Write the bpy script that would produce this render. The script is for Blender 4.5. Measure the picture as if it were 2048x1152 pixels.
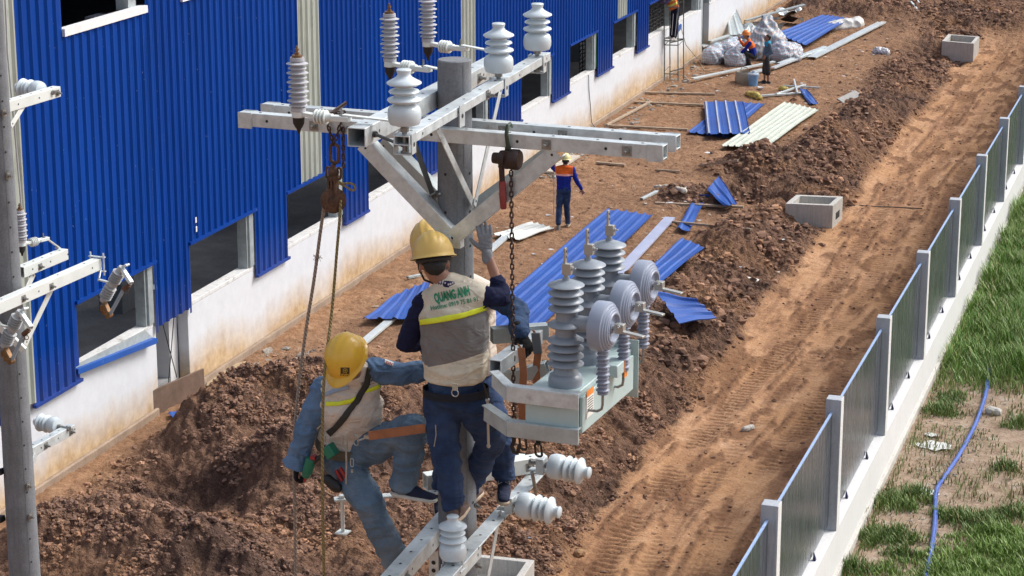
import bpy, bmesh, math, random
import numpy as np
from mathutils import Vector, Matrix, noise
from mathutils.bvhtree import BVHTree
random.seed(7); rng = np.random.default_rng(7)
R = math.radians
scene = bpy.context.scene
for o in list(bpy.data.objects): bpy.data.objects.remove(o)

# ------------------------------------------------------------------ camera, sky, sun, exposure
FPX, CXP, CYP = 4500.0, 1024.0, 576.0
PITCH, YAW, CAMZ = R(15.1), R(18.0), 12.0
cam = bpy.data.cameras.new('camera'); camo = bpy.data.objects.new('camera', cam)
scene.collection.objects.link(camo); scene.camera = camo
camo.location = (0, 0, CAMZ); camo.rotation_euler = (R(90) - PITCH, 0, YAW)
cam.sensor_width = 36; cam.lens = FPX / 2048 * 36; cam.clip_start = .5; cam.clip_end = 2000
SUN_EL, SUN_AZ = 47, 50          # azimuth clockwise from +Y (the way the building runs)
w = bpy.data.worlds.new('World'); scene.world = w; w.use_nodes = True
nt = w.node_tree; nt.nodes.clear()
sky = nt.nodes.new('ShaderNodeTexSky'); sky.sky_type = 'NISHITA'; sky.sun_disc = False
sky.sun_elevation = R(SUN_EL); sky.sun_rotation = R(SUN_AZ); sky.air_density = 1.0; sky.dust_density = 4; sky.ozone_density = 1
bg = nt.nodes.new('ShaderNodeBackground'); bg.inputs[1].default_value = .15
hs = nt.nodes.new('ShaderNodeHueSaturation'); hs.inputs['Saturation'].default_value = .5
wo = nt.nodes.new('ShaderNodeOutputWorld')
nt.links.new(sky.outputs[0], hs.inputs['Color']); nt.links.new(hs.outputs[0], bg.inputs[0]); nt.links.new(bg.outputs[0], wo.inputs[0])
sl = bpy.data.lights.new('sun', 'SUN'); sl.energy = 1.7; sl.angle = R(24); sl.color = (1, .975, .94)
so = bpy.data.objects.new('sun', sl); scene.collection.objects.link(so)
sd = Vector((math.sin(R(SUN_AZ)) * math.cos(R(SUN_EL)), math.cos(R(SUN_AZ)) * math.cos(R(SUN_EL)), math.sin(R(SUN_EL))))
so.rotation_euler = sd.to_track_quat('Z', 'Y').to_euler()
scene.view_settings.view_transform = 'Standard'; scene.view_settings.look = 'None'
scene.view_settings.exposure = .5; scene.view_settings.gamma = 1
try: scene.view_settings.use_curve_mapping = False
except Exception: pass

# ------------------------------------------------------------------ measuring: photo pixel -> point on a known plane
Cc = Vector((0, 0, CAMZ))
fwv = Vector((-math.sin(YAW) * math.cos(PITCH), math.cos(YAW) * math.cos(PITCH), -math.sin(PITCH)))
rtv = Vector((math.cos(YAW), math.sin(YAW), 0)); upv = rtv.cross(fwv)
FH = Vector((-math.sin(YAW), math.cos(YAW), 0))
def ray(x, y): return fwv + rtv * ((x - CXP) / FPX) - upv * ((y - CYP) / FPX)
def GZ(x, y, z=0.0): r = ray(x, y); return Cc + r * ((z - CAMZ) / r.z)
def GX(x, y, X0): r = ray(x, y); return Cc + r * (X0 / r.x)
class Frame:
    def __init__(s, x, y, rot):
        s.M = Matrix.Translation((x, y, 0)) @ Matrix.Rotation(R(rot), 4, 'Z'); s.I = s.M.inverted()
    def _l(s, x, y): return s.I @ Cc, s.I.to_3x3() @ ray(x, y)
    def pu(s, x, y, u): c, r = s._l(x, y); return c + r * ((u - c.x) / r.x)
    def pv(s, x, y, v): c, r = s._l(x, y); return c + r * ((v - c.y) / r.y)
    def pz(s, x, y, z): c, r = s._l(x, y); return c + r * ((z - c.z) / r.z)
P = Frame(-4.16, 11.76, -3.7); PT = 9.96
_b = Cc + ray(50, 1152) * 19.4
Q = Frame(_b.x, _b.y, -3.7)

# ------------------------------------------------------------------ object helpers
COL = scene.collection; WM = {}
def tag(o, label=None, cat=None, group=None, kind=None):
    if label: o['label'] = label
    if cat: o['category'] = cat
    if group: o['group'] = group
    if kind: o['kind'] = kind
    return o
def thing(name, label, cat, M=None, group=None):
    o = bpy.data.objects.new(name, None); COL.objects.link(o); o.empty_display_size = .1
    if M is None: M = Matrix()
    elif not isinstance(M, Matrix): M = Matrix.Translation(M)
    o.matrix_world = M; WM[o.name] = M.copy()
    return tag(o, label, cat, group)
def basis(z, up=(0, 0, 1)):
    z = Vector(z).normalized(); u = Vector(up)
    x = u.cross(z)
    if x.length < 1e-4: x = Vector((1, 0, 0)).cross(z)
    if x.length < 1e-4: x = Vector((0, 1, 0)).cross(z)
    x.normalize(); y = z.cross(x)
    return Matrix((x, y, z)).transposed()
_ico = {}
def ico(n):
    if n not in _ico:
        bm = bmesh.new(); bmesh.ops.create_icosphere(bm, subdivisions=n, radius=1)
        _ico[n] = ([v.co.copy() for v in bm.verts], [tuple(v.index for v in f.verts) for f in bm.faces]); bm.free()
    return _ico[n]
class MB:
    def __init__(s): s.v = []; s.f = []; s.mi = []; s.m = 0
    def add(s, vs, fs):
        k = len(s.v); s.v += [Vector(a) for a in vs]
        for f in fs: s.f.append(tuple(i + k for i in f)); s.mi.append(s.m)
        return s
    def box(s, c, d, Rm=None):
        c = Vector(c); Rm = Rm or Matrix.Identity(3)
        vs = [c + Rm @ Vector((a * d[0] / 2, b * d[1] / 2, e * d[2] / 2)) for a in (-1, 1) for b in (-1, 1) for e in (-1, 1)]
        return s.add(vs, [(0, 1, 3, 2), (4, 6, 7, 5), (0, 4, 5, 1), (2, 3, 7, 6), (0, 2, 6, 4), (1, 5, 7, 3)])
    def box2(s, a, b):
        a = Vector(a); b = Vector(b); return s.box((a + b) / 2, [abs(q) for q in (b - a)])
    def bar(s, p0, p1, w, h, up=(0, 0, 1)):
        p0 = Vector(p0); p1 = Vector(p1); B = basis(p1 - p0, up); return s.box((p0 + p1) / 2, (w, h, (p1 - p0).length), B)
    def hbeam(s, p0, p1, w, h, t=.006, up=(0, 0, 1), opened=None):
        p0 = Vector(p0); p1 = Vector(p1); B = basis(p1 - p0, up)
        vs = []
        for p in (p0, p1):
            for (W, H) in ((w, h), (w - 2 * t, h - 2 * t)):
                for a, b in ((-1, -1), (1, -1), (1, 1), (-1, 1)): vs.append(p + B @ Vector((a * W / 2, b * H / 2, 0)))
        fs = []
        for i in range(4):
            j = (i + 1) % 4
            fs += [(i, j, j + 8, i + 8), (j + 4, i + 4, i + 12, j + 12), (j, i, i + 4, j + 4), (i + 8, j + 8, j + 12, i + 12)]
        return s.add(vs, fs)
    def tube(s, pts, r, seg=8, cap=True, closed=False):
        pts = [Vector(p) for p in pts]; n = len(pts); rs = r if isinstance(r, (list, tuple)) else [r] * n
        d = [((pts[(i + 1) % n] - pts[i - 1]) if closed else (pts[min(i + 1, n - 1)] - pts[max(i - 1, 0)])).normalized() for i in range(n)]
        up = Vector((0, 0, 1)) if abs(d[0].z) < .9 else Vector((1, 0, 0))
        x = up.cross(d[0]).normalized(); vs = []
        for i in range(n):
            x = (x - d[i] * x.dot(d[i])).normalized(); y = d[i].cross(x)
            for k in range(seg):
                a = 2 * math.pi * k / seg; vs.append(pts[i] + (x * math.cos(a) + y * math.sin(a)) * rs[i])
        fs = []
        for i in range(n if closed else n - 1):
            for k in range(seg):
                k2 = (k + 1) % seg; i2 = (i + 1) % n
                fs.append((i * seg + k, i * seg + k2, i2 * seg + k2, i2 * seg + k))
        if cap and not closed: fs += [tuple(reversed(range(seg))), tuple(range((n - 1) * seg, n * seg))]
        return s.add(vs, fs)
    def lathe(s, prof, o=(0, 0, 0), ax=(0, 0, 1), seg=28):
        o = Vector(o); B = basis(ax, (0, 1, 0) if abs(Vector(ax).normalized().z) > .9 else (0, 0, 1)); vs = []; fs = []
        for r, z in prof:
            for k in range(seg):
                a = 2 * math.pi * k / seg; vs.append(o + B @ Vector((r * math.cos(a), r * math.sin(a), z)))
        for i in range(len(prof) - 1):
            for k in range(seg):
                k2 = (k + 1) % seg; fs.append((i * seg + k, i * seg + k2, (i + 1) * seg + k2, (i + 1) * seg + k))
        if prof[0][0] > 1e-6: fs.append(tuple(reversed(range(seg))))
        if prof[-1][0] > 1e-6: fs.append(tuple(range((len(prof) - 1) * seg, len(prof) * seg)))
        return s.add(vs, fs)
    def cyl(s, p0, p1, r, seg=12, r1=None):
        return s.tube([p0, p1], [r, r if r1 is None else r1], seg)
    def ell(s, c, r, B=None, n=2):
        c = Vector(c); r = (r,) * 3 if not isinstance(r, (tuple, list)) else r; vs, fs = ico(n)
        B = B or Matrix.Identity(3)
        return s.add([c + B @ Vector((a.x * r[0], a.y * r[1], a.z * r[2])) for a in vs], fs)
    def ring(s, c, ax, R1, r, seg=16, s2=6, stretch=0, sdir=None):
        c = Vector(c); B = basis(ax, sdir or (0, 0, 1)); pts = []
        for k in range(seg):
            a = 2 * math.pi * k / seg; y = math.sin(a) * R1; y += (stretch / 2) * (1 if y > 0 else -1)
            pts.append(c + B @ Vector((math.cos(a) * R1, y, 0)))
        return s.tube(pts, r, s2, closed=True)
    def bolt(s, p, ax, r=.012, L=.025):
        p = Vector(p); ax = Vector(ax).normalized()
        s.tube([p, p + ax * r * .9], r, 6); return s.tube([p + ax * r * .8, p + ax * L], r * .5, 6)
    def hole(s, p, n, r=.009, m=1):
        p = Vector(p) + Vector(n) * .0008; B = basis(n, (0, 1, 0) if abs(n[2]) > .9 else (0, 0, 1)); k0 = s.m; s.m = m
        s.add([p + B @ Vector((r * math.cos(a * math.pi / 4), r * math.sin(a * math.pi / 4), 0)) for a in range(8)], [tuple(range(8))]); s.m = k0; return s
    def build(s, name, mats, parent=None, frame=None, smooth=38, bevel=0, label=None):
        if not isinstance(mats, (list, tuple)): mats = [mats]
        F_ = frame or Matrix()
        if parent is not None: T_ = WM[parent.name].inverted() @ F_; W_ = WM[parent.name]
        else:
            ws = [F_ @ q for q in s.v]; n = len(ws)
            c = Vector((sum(q.x for q in ws) / n, sum(q.y for q in ws) / n, min(q.z for q in ws)))
            W_ = Matrix.Translation(c); T_ = Matrix.Translation(-c) @ F_
        me = bpy.data.meshes.new(name); me.from_pydata([T_ @ q for q in s.v], [], s.f)
        for m in mats: me.materials.append(m)
        if max(s.mi, default=0): me.polygons.foreach_set('material_index', s.mi)
        me.validate(); me.update()
        bm = bmesh.new(); bm.from_mesh(me)
        if len(bm.faces) < 60000: bmesh.ops.recalc_face_normals(bm, faces=bm.faces)
        bm.to_mesh(me); bm.free()
        if smooth: me.shade_smooth(); me.set_sharp_from_angle(angle=R(smooth))
        else: me.shade_flat()
        o = bpy.data.objects.new(name, me); COL.objects.link(o); o.parent = parent
        if parent is None: o.matrix_world = W_
        WM[o.name] = W_.copy()
        if bevel:
            b = o.modifiers.new('bevel', 'BEVEL'); b.width = bevel; b.segments = 2; b.limit_method = 'ANGLE'; b.angle_limit = R(40)
        if label: o['label'] = label
        return o
def spl(ps, n=6):
    out = []
    for i in range(len(ps) - 1):
        p0, p1, p2, p3 = ps[max(i - 1, 0)], ps[i], ps[i + 1], ps[min(i + 2, len(ps) - 1)]
        for k in range(n):
            t_ = k / n; out.append(.5 * ((2 * p1) + (p2 - p0) * t_ + (2 * p0 - 5 * p1 + 4 * p2 - p3) * t_ ** 2 + (3 * p1 - p0 - 3 * p2 + p3) * t_ ** 3))
    return out + [ps[-1]]
def copy_tree(o, M=None, parent=None):
    c = o.copy(); COL.objects.link(c); c.parent = parent
    if M is not None: c.matrix_world = M; 
    for ch in [x for x in bpy.data.objects if x.parent == o]: copy_tree(ch, None, c)
    return c

# ------------------------------------------------------------------ materials
def nodes(name):
    m = bpy.data.materials.new(name); m.use_nodes = True; t = m.node_tree; b = t.nodes['Principled BSDF']; return m, t, b
def L(t, a, b): t.links.new(a, b)
def noisen(t, scale, detail=4, rough=.6, vec=None, dim='3D'):
    n = t.nodes.new('ShaderNodeTexNoise'); n.inputs['Scale'].default_value = scale; n.inputs['Detail'].default_value = detail; n.inputs['Roughness'].default_value = rough
    if vec is not None: L(t, vec, n.inputs['Vector'])
    return n
def ramp(t, fac, stops, interp='LINEAR'):
    r = t.nodes.new('ShaderNodeValToRGB'); r.color_ramp.interpolation = interp
    e = r.color_ramp.elements
    while len(e) < len(stops): e.new(.5)
    for i, (p, c) in enumerate(stops): e[i].position = p; e[i].color = (*c, 1) if len(c) == 3 else c
    L(t, fac, r.inputs[0]); return r
def mixc(t, fac, a, b, mode='MIX'):
    m = t.nodes.new('ShaderNodeMix'); m.data_type = 'RGBA'; m.blend_type = mode
    if isinstance(fac, (int, float)): m.inputs[0].default_value = fac
    else: L(t, fac, m.inputs[0])
    for k, x in ((6, a), (7, b)):
        if isinstance(x, tuple): m.inputs[k].default_value = (*x, 1)
        else: L(t, x, m.inputs[k])
    return m.outputs[2]
def coords(t, scale=(1, 1, 1), kind='Object'):
    tc = t.nodes.new('ShaderNodeTexCoord'); mp = t.nodes.new('ShaderNodeMapping'); mp.inputs['Scale'].default_value = scale
    if kind == 'World':
        g = t.nodes.new('ShaderNodeNewGeometry'); L(t, g.outputs['Position'], mp.inputs[0])
    else: L(t, tc.outputs[kind], mp.inputs[0])
    return mp.outputs[0]
def bumpn(t, b, h, strength, dist):
    n = t.nodes.new('ShaderNodeBump'); n.inputs['Strength'].default_value = strength; n.inputs['Distance'].default_value = dist
    L(t, h, n.inputs['Height']); L(t, n.outputs[0], b.inputs['Normal']); return n
def mat(name, col, rough=.6, metal=0, var=.15, scale=6, bump=0, bscale=60, dirt=None, spec=None, stretch=(1, 1, 1), dist=.01):
    m, t, b = nodes(name); v = coords(t, stretch)
    n = noisen(t, scale, 5, .65, v)
    d = tuple(c * (1 - var) for c in col); l = tuple(min(1, c * (1 + var)) for c in col)
    c = ramp(t, n.outputs[0], [(.3, d), (.7, l)]).outputs[0]
    if dirt:
        n2 = noisen(t, dirt[1], 6, .7, v); r2 = ramp(t, n2.outputs[0], [(dirt[2], (0, 0, 0)), (dirt[2] + .12, (1, 1, 1))])
        c = mixc(t, r2.outputs[0], c, dirt[0])
    L(t, c, b.inputs['Base Color']); b.inputs['Roughness'].default_value = rough; b.inputs['Metallic'].default_value = metal
    rr = t.nodes.new('ShaderNodeMapRange'); rr.inputs[3].default_value = max(.05, rough - .1); rr.inputs[4].default_value = min(1, rough + .12)
    L(t, n.outputs[0], rr.inputs[0]); L(t, rr.outputs[0], b.inputs['Roughness'])
    if bump:
        n3 = noisen(t, bscale, 4, .6, v); bumpn(t, b, n3.outputs[0], bump, dist)
    if spec is not None: b.inputs['Specular IOR Level'].default_value = spec
    return m
GALV = mat('galvanised steel', (.56, .61, .63), .42, .35, .24, 12, .08, 60, dirt=((.38, .40, .40), 6, .56))
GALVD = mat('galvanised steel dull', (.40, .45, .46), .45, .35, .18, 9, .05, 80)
WPAINT = mat('white painted steel', (.68, .72, .70), .45, .1, .06, 5, dirt=((.5, .5, .47), 7, .66))
DARK = mat('dark recess', (.02, .02, .022), .8)
BOLT = mat('zinc bolt', (.28, .28, .27), .4, .7, .3, 60)
RUST = mat('rusty iron', (.13, .07, .045), .75, .3, .45, 30, .5, 90, dirt=((.05, .035, .03), 18, .5))
CHAINM = mat('oily chain', (.07, .045, .04), .5, .6, .4, 50)
PORC = mat('grey white porcelain', (.55, .62, .66), .18, 0, .06, 6, spec=.6, dirt=((.44, .46, .46), 12, .66))
POLY = mat('grey silicone rubber', (.42, .42, .45), .5, 0, .06, 8)
EPOXY = mat('blue grey epoxy', (.25, .285, .33), .34, 0, .09, 7, spec=.5, dirt=((.20, .21, .22), 9, .64))
SPOOLM = mat('light blue grey epoxy', (.27, .31, .40), .38, 0, .04, 4)
TANK = mat('pale green enamel', (.42, .53, .53), .4, .05, .06, 6, dirt=((.32, .38, .36), 7, .62))
BLACKP = mat('black rubber', (.012, .012, .014), .55, 0, .2, 30)
BRASS = mat('weathered brass', (.20, .11, .05), .55, .5, .5, 40)
SILV = mat('tinned copper', (.42, .42, .40), .35, .6, .1, 30)
TIMBER = mat('weathered timber', (.36, .27, .19), .8, 0, .3, 6, .3, 50, stretch=(1, 1, 1))
def concrete_mat(name, col, var=.18, sc=8, stain=None):
    m, t, b = nodes(name); v = coords(t)
    n1 = noisen(t, sc, 8, .7, v); n2 = noisen(t, 70, 3, .6, v); vs = coords(t, (9, 9, .8)); n3 = noisen(t, 3, 4, .6, vs)
    c = ramp(t, n1.outputs[0], [(.3, tuple(x * (1 - var) for x in col)), (.7, tuple(x * (1 + var) for x in col))]).outputs[0]
    c = mixc(t, .35, c, ramp(t, n2.outputs[0], [(.35, tuple(x * .6 for x in col)), (.6, tuple(x * 1.15 for x in col))]).outputs[0])
    st = ramp(t, n3.outputs[0], [(.5, (0, 0, 0)), (.75, (.6, .6, .6))]).outputs[0]
    c = mixc(t, st, c, stain or tuple(x * .55 for x in col))
    L(t, c, b.inputs['Base Color']); b.inputs['Roughness'].default_value = .8
    bumpn(t, b, n2.outputs[0], .25, .01); return m
CONC = concrete_mat('concrete', (.36, .35, .33)); CONCP = concrete_mat('spun concrete pole', (.17, .18, .195), .28, 6, (.095, .10, .115))
CONCL = concrete_mat('pale precast concrete', (.50, .48, .44), .12, 5)
def cladding_mat(name, col, rough=.38, spec_=.10):
    m, t, b = nodes(name); v = coords(t, (1, 1, .25)); n = noisen(t, 1.3, 4, .6, v)
    c = ramp(t, n.outputs[0], [(.3, tuple(x * .88 for x in col)), (.7, tuple(x * 1.1 for x in col))]).outputs[0]
    n2 = noisen(t, 40, 3, .6, coords(t, (1, 1, .04))); c = mixc(t, .18, c, ramp(t, n2.outputs[0], [(.35, tuple(x * .6 for x in col)), (.65, tuple(min(1, x * 1.4 + .01) for x in col))]).outputs[0])
    sp = noisen(t, 22, 2, .5, coords(t)); spr = ramp(t, sp.outputs[0], [(.735, (0, 0, 0)), (.755, (.5, .5, .5))]).outputs[0]
    c = mixc(t, spr, c, (.35, .4, .5))
    g = t.nodes.new('ShaderNodeNewGeometry'); sx = t.nodes.new('ShaderNodeSeparateXYZ'); L(t, g.outputs['Position'], sx.inputs[0]); fl = t.nodes.new('ShaderNodeMath'); fl.operation = 'FLOOR'; L(t, sx.outputs[1], fl.inputs[0])
    wn = t.nodes.new('ShaderNodeTexWhiteNoise'); wn.noise_dimensions = '1D'; L(t, fl.outputs[0], wn.inputs['W']); c = mixc(t, 1.0, c, ramp(t, wn.outputs[0], [(0, (.84, .86, .90)), (1, (1.08, 1.05, 1.03))]).outputs[0], 'MULTIPLY')
    dz = t.nodes.new('ShaderNodeMapRange'); L(t, sx.outputs[2], dz.inputs[0]); dz.inputs[1].default_value = 2.2; dz.inputs[2].default_value = 1.2; dn = noisen(t, 5, 5, .7, g.outputs['Position']); mu = t.nodes.new('ShaderNodeMath'); mu.operation = 'MULTIPLY'; L(t, dz.outputs[0], mu.inputs[0]); L(t, dn.outputs[0], mu.inputs[1]); mu2 = t.nodes.new('ShaderNodeMath'); mu2.operation = 'MULTIPLY'; L(t, mu.outputs[0], mu2.inputs[0]); mu2.inputs[1].default_value = .28
    c = mixc(t, mu2.outputs[0], c, (.25, .20, .16)); b.inputs['Specular IOR Level'].default_value = spec_
    L(t, c, b.inputs['Base Color']); b.inputs['Roughness'].default_value = rough
    bumpn(t, b, n.outputs[0], .15, .05); return m
BLUE = cladding_mat('blue coated steel', (.002, .046, .27))
BLUES = cladding_mat('blue roofing sheet', (.002, .088, .40), .42, .15)
PALEB = mat('grimy translucent strip', (.36, .385, .34), .4, 0, .2, 2, dirt=((.26, .27, .23), 3, .55), stretch=(1, 1, .3))
PALE = mat('pale translucent sheet', (.50, .54, .46), .45, 0, .12, 3)
def white_wall_mat():
    m, t, b = nodes('stained white render'); g = t.nodes.new('ShaderNodeNewGeometry'); sx = t.nodes.new('ShaderNodeSeparateXYZ'); L(t, g.outputs['Position'], sx.inputs[0])
    n1 = noisen(t, .42, 3, .5, g.outputs['Position']); n2 = noisen(t, 5, 6, .7, g.outputs['Position'])
    ns = noisen(t, 1.6, 5, .65, coords(t, (1, 1.6, .25), 'World'))
    ma = t.nodes.new('ShaderNodeMath'); ma.operation = 'MULTIPLY_ADD'; L(t, n1.outputs[0], ma.inputs[0]); ma.inputs[1].default_value = -.95; L(t, sx.outputs[2], ma.inputs[2])
    mb = t.nodes.new('ShaderNodeMath'); mb.operation = 'MULTIPLY_ADD'; L(t, ns.outputs[0], mb.inputs[0]); mb.inputs[1].default_value = -.45; L(t, ma.outputs[0], mb.inputs[2])
    mr = t.nodes.new('ShaderNodeMapRange'); L(t, mb.outputs[0], mr.inputs[0]); mr.inputs[1].default_value = -.55; mr.inputs[2].default_value = .12; mr.inputs[3].default_value = 1; mr.inputs[4].default_value = 0
    c0 = ramp(t, n2.outputs[0], [(.3, (.60, .62, .65)), (.7, (.67, .69, .72))]).outputs[0]
    c1 = ramp(t, n2.outputs[0], [(.3, (.38, .24, .12)), (.65, (.60, .45, .28))]).outputs[0]
    c = mixc(t, mr.outputs[0], c0, c1); L(t, c, b.inputs['Base Color']); b.inputs['Roughness'].default_value = .75
    bumpn(t, b, n2.outputs[0], .1, .02); return m
WWALL = white_wall_mat()
WTRIM = mat('white trim', (.74, .74, .74), .6, 0, .05, 4)
# ------------------------------------------------------------------ terrain
XB = -16.93
def _hash(ix, iy, s):
    h = (ix.astype(np.int64) * 374761393 + iy.astype(np.int64) * 668265263 + s * 974711) & 0x7fffffff
    h = ((h ^ (h >> 13)) * 1274126177) & 0x7fffffff
    return ((h ^ (h >> 16)) & 0xffffff) / float(0xffffff)
def vnoise(x, y, s=0):
    ix = np.floor(x); iy = np.floor(y); fx = x - ix; fy = y - iy; fx = fx * fx * (3 - 2 * fx); fy = fy * fy * (3 - 2 * fy)
    a = _hash(ix, iy, s); b = _hash(ix + 1, iy, s); c = _hash(ix, iy + 1, s); d = _hash(ix + 1, iy + 1, s)
    return (a + (b - a) * fx) * (1 - fy) + (c + (d - c) * fx) * fy
def fbm(x, y, f, o=4, s=0, g=.5):
    r = 0; A = 1; tot = 0
    for i in range(o):
        c, q = math.cos(i * 1.3), math.sin(i * 1.3)
        r = r + A * vnoise((x * c - y * q) * f, (x * q + y * c) * f, s + i * 17); tot += A; A *= g; f *= 2.03
    return r / tot
def clodn(x, y, cell, s=0):
    gx, gy = x / cell, y / cell; ix = np.floor(gx); iy = np.floor(gy); best = np.zeros_like(x)
    for dx in (-1, 0, 1):
        for dy in (-1, 0, 1):
            cx, cy = ix + dx, iy + dy; px = cx + .15 + .7 * _hash(cx, cy, s); py = cy + .15 + .7 * _hash(cx, cy, s + 5); rr = .28 + .5 * _hash(cx, cy, s + 9) ** 2
            d2 = ((gx - px) ** 2 + (gy - py) ** 2) / rr ** 2
            best = np.maximum(best, np.sqrt(np.maximum(0, 1 - d2)) * rr)
    return best * cell
def sst(a, b, x):
    t = np.clip((x - a) / (b - a), 0, 1); return t * t * (3 - 2 * t)
MOUNDS = [  # x, y, sx, sy, height, rotation
    (-14.0, 33.0, 1.5, 1.3, 1.05, 0), (-15.2, 31.5, 1.0, 1.2, .75, .2), (-12.4, 31.6, 1.3, 1.6, .7, 0), (-13.6, 29.9, 1.0, .8, .35, 0), (-12.9, 34.3, 1.3, .7, .35, .4),
    (-13.4, 26.4, 1.8, .9, .75, -.2), (-16.0, 26.2, 1.2, .7, .6, 0), (-11.2, 28.6, 1.0, 1.2, .3, 0), (-15.05, 29.2, 1.2, .7, -.42, .15), (-13.0, 30.3, .8, .8, .45, 0), (-15.0, 27.6, 1.2, .5, .25, .1),
    (-9.9, 33.6, 1.0, 2.4, .3, 0), (-9.9, 40.0, .9, 3.0, .3, 0), (-10.1, 47.5, .8, 1.8, .35, 0),
    (-11.0, 52.9, .8, 1.0, -.75, .6), (-11.3, 55.2, 1.0, 1.1, .5, 0), (-9.9, 57.5, .9, 2.6, .75, 0), (-12.1, 51.3, .9, .9, .22, 0), (-9.7, 63, .8, 3.0, .4, 0), (-9.9, 70, .8, 2.5, .3, 0), (-10.1, 76.0, 1.2, 1.0, -.5, .2),
    (-13.0, 83, 2.0, 1.5, .5, 0), (-9.0, 83, 2.4, 1.5, .5, 0), (-16.2, 84, 1.5, 2, .5, 0), (-11.5, 90, 4, 2, .8, 0), (-10.9, 43.2, .7, 1.6, .15, 0)]
def terr(x, y):
    x = np.asarray(x, float); y = np.asarray(y, float)
    wob = (fbm(x, y, .35, 3, 3) - .5) * 1.1
    e = x + wob
    bank = 1 - sst(-10.4, -8.7, e * .45 + x * .55)                    # 1 on the yard, 0 on the road
    far = sst(78, 84, y)
    h = -.38 * (1 - bank) * (1 - .5 * far)
    verge = sst(-5.12, -5.06, x); h = h * (1 - verge) + verge * (-.78 + .12 * (fbm(x, y, .4, 3, 8) - .5))
    rough = .13 + .87 * np.exp(-(np.abs(e * .5 + x * .5 + 9.55) / 1.15) ** 3)
    mm = 0
    for (cx, cy, sx, sy, H, a) in MOUNDS:
        c, s = math.cos(a), math.sin(a); dx = (x - cx) * c + (y - cy) * s; dy = -(x - cx) * s + (y - cy) * c
        g = np.exp(-(dx / sx) ** 2 - (dy / sy) ** 2); mm = mm + H * g; rough = np.maximum(rough, np.minimum(1, g * 2.0) * (1 if abs(H) > .3 else .8))
    near = (1 - sst(34.5, 36.5, y - (x + 13) * .5)) * sst(-17.0, -16.2, x) * (1 - sst(-9.6, -8.4, e)); rough = np.maximum(rough, near * .75)
    rough = np.maximum(rough, far * .7)
    wallside = sst(-16.9, -15.5, x + (fbm(x, y, .5, 2, 66) - .5) * .8); mm = mm * wallside
    h = h + mm
    road = sst(-8.95, -8.6, x + wob * .35) * (1 - verge) * (1 - far)
    rough = rough * (1 - road * .93) * (1 - verge)
    rough = rough * (.25 + .75 * wallside)
    wx_ = x + .5 * fbm(x, y, 1.2, 2, 310); wy_ = y + .5 * fbm(x, y, 1.2, 2, 311)
    n1 = fbm(x, y, 1.1, 5, 21, .55) - .5; n2 = fbm(x, y, 5, 3, 31) - .5
    rdg = 1 - 2 * np.abs(fbm(wx_, wy_, .75, 4, 301, .55) - .5)
    h = h + rough * (.50 * n1 + .12 * n2 + .34 * (rdg - .75)) + (1 - verge) * (.03 * n2 + .05 * (fbm(x, y, .6, 2, 2) - .5))
    patch = sst(.35, .6, fbm(x, y, .8, 3, 77))
    wx = x + .10 * (fbm(x, y, 6, 3, 201) - .5); wy = y + .10 * (fbm(x, y, 6, 3, 202) - .5)
    cl = clodn(wx, wy, .34, 1) * .45 * patch + clodn(wx, wy, .17, 2) * .6 + clodn(wx, wy, .09, 3) * .7 + .07 * (np.abs(fbm(x, y, 9, 3, 203) - .5) * 2) + .05 * (fbm(x, y, 18, 2, 204) - .5)
    h = h + rough * cl * .85 + (1 - road) * (1 - verge) * (clodn(wx, wy, .12, 4) * .22 + .018 * (fbm(x, y, 7, 4, 205) - .5))
    # tyre tracks: cleat marks across each rut
    trk = 0; dk = 0
    xr = x + (fbm(x * 0 + 1, y, .09, 2, 55) - .5) * .9
    for (tx, wd, amp, sd) in ((-8.02, .22, 1, 1), (-7.35, .2, .6, 4), (-6.55, .26, .9, 2), (-5.85, .2, .5, 3)):
        m_ = np.exp(-((xr - tx) / wd) ** 4) * sst(.18, .38, fbm(x, y, .35, 2, 60 + sd)) * road * amp
        cle = np.sin(2 * math.pi * y / .17 + 2.2 * np.abs(xr - tx) / wd + 3 * (fbm(x, y, 1.5, 2, 90 + sd) - .5)) * sst(.36, .58, fbm(x, y, 1.1, 3, 95 + sd))
        trk = trk + m_ * (.020 * cle - .035); dk = np.maximum(dk, m_ * (.35 + .55 * (cle < -.0)))
        ed = np.exp(-((np.abs(xr - tx) - wd * 1.25) / .07) ** 2) * road * sst(.42, .6, fbm(x, y, 1.6, 3, 70 + sd)); trk = trk + ed * (.02 + clodn(x, y, .1, 6) * .6); dk = np.maximum(dk, ed * .8)
    h = h + verge * (.05 * (fbm(x, y, 3.2, 4, 501) - .5) + clodn(x, y, .14, 11) * .25 * sst(.5, .65, fbm(x, y, 1.1, 3, 502))) + trk + road * .07 * (fbm(x, y, .9, 3, 41) - .5)
    sc = sst(.53, .68, fbm(x * 1.5, y * .6, 2.0, 4, 91)) * road; h = h + sc * clodn(x, y, .13, 7) * .3; dk = np.maximum(dk, sc * .8)
    return h, rough, road, dk, verge
def hz(x, y): return float(terr(np.array([x]), np.array([y]))[0][0])
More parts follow.
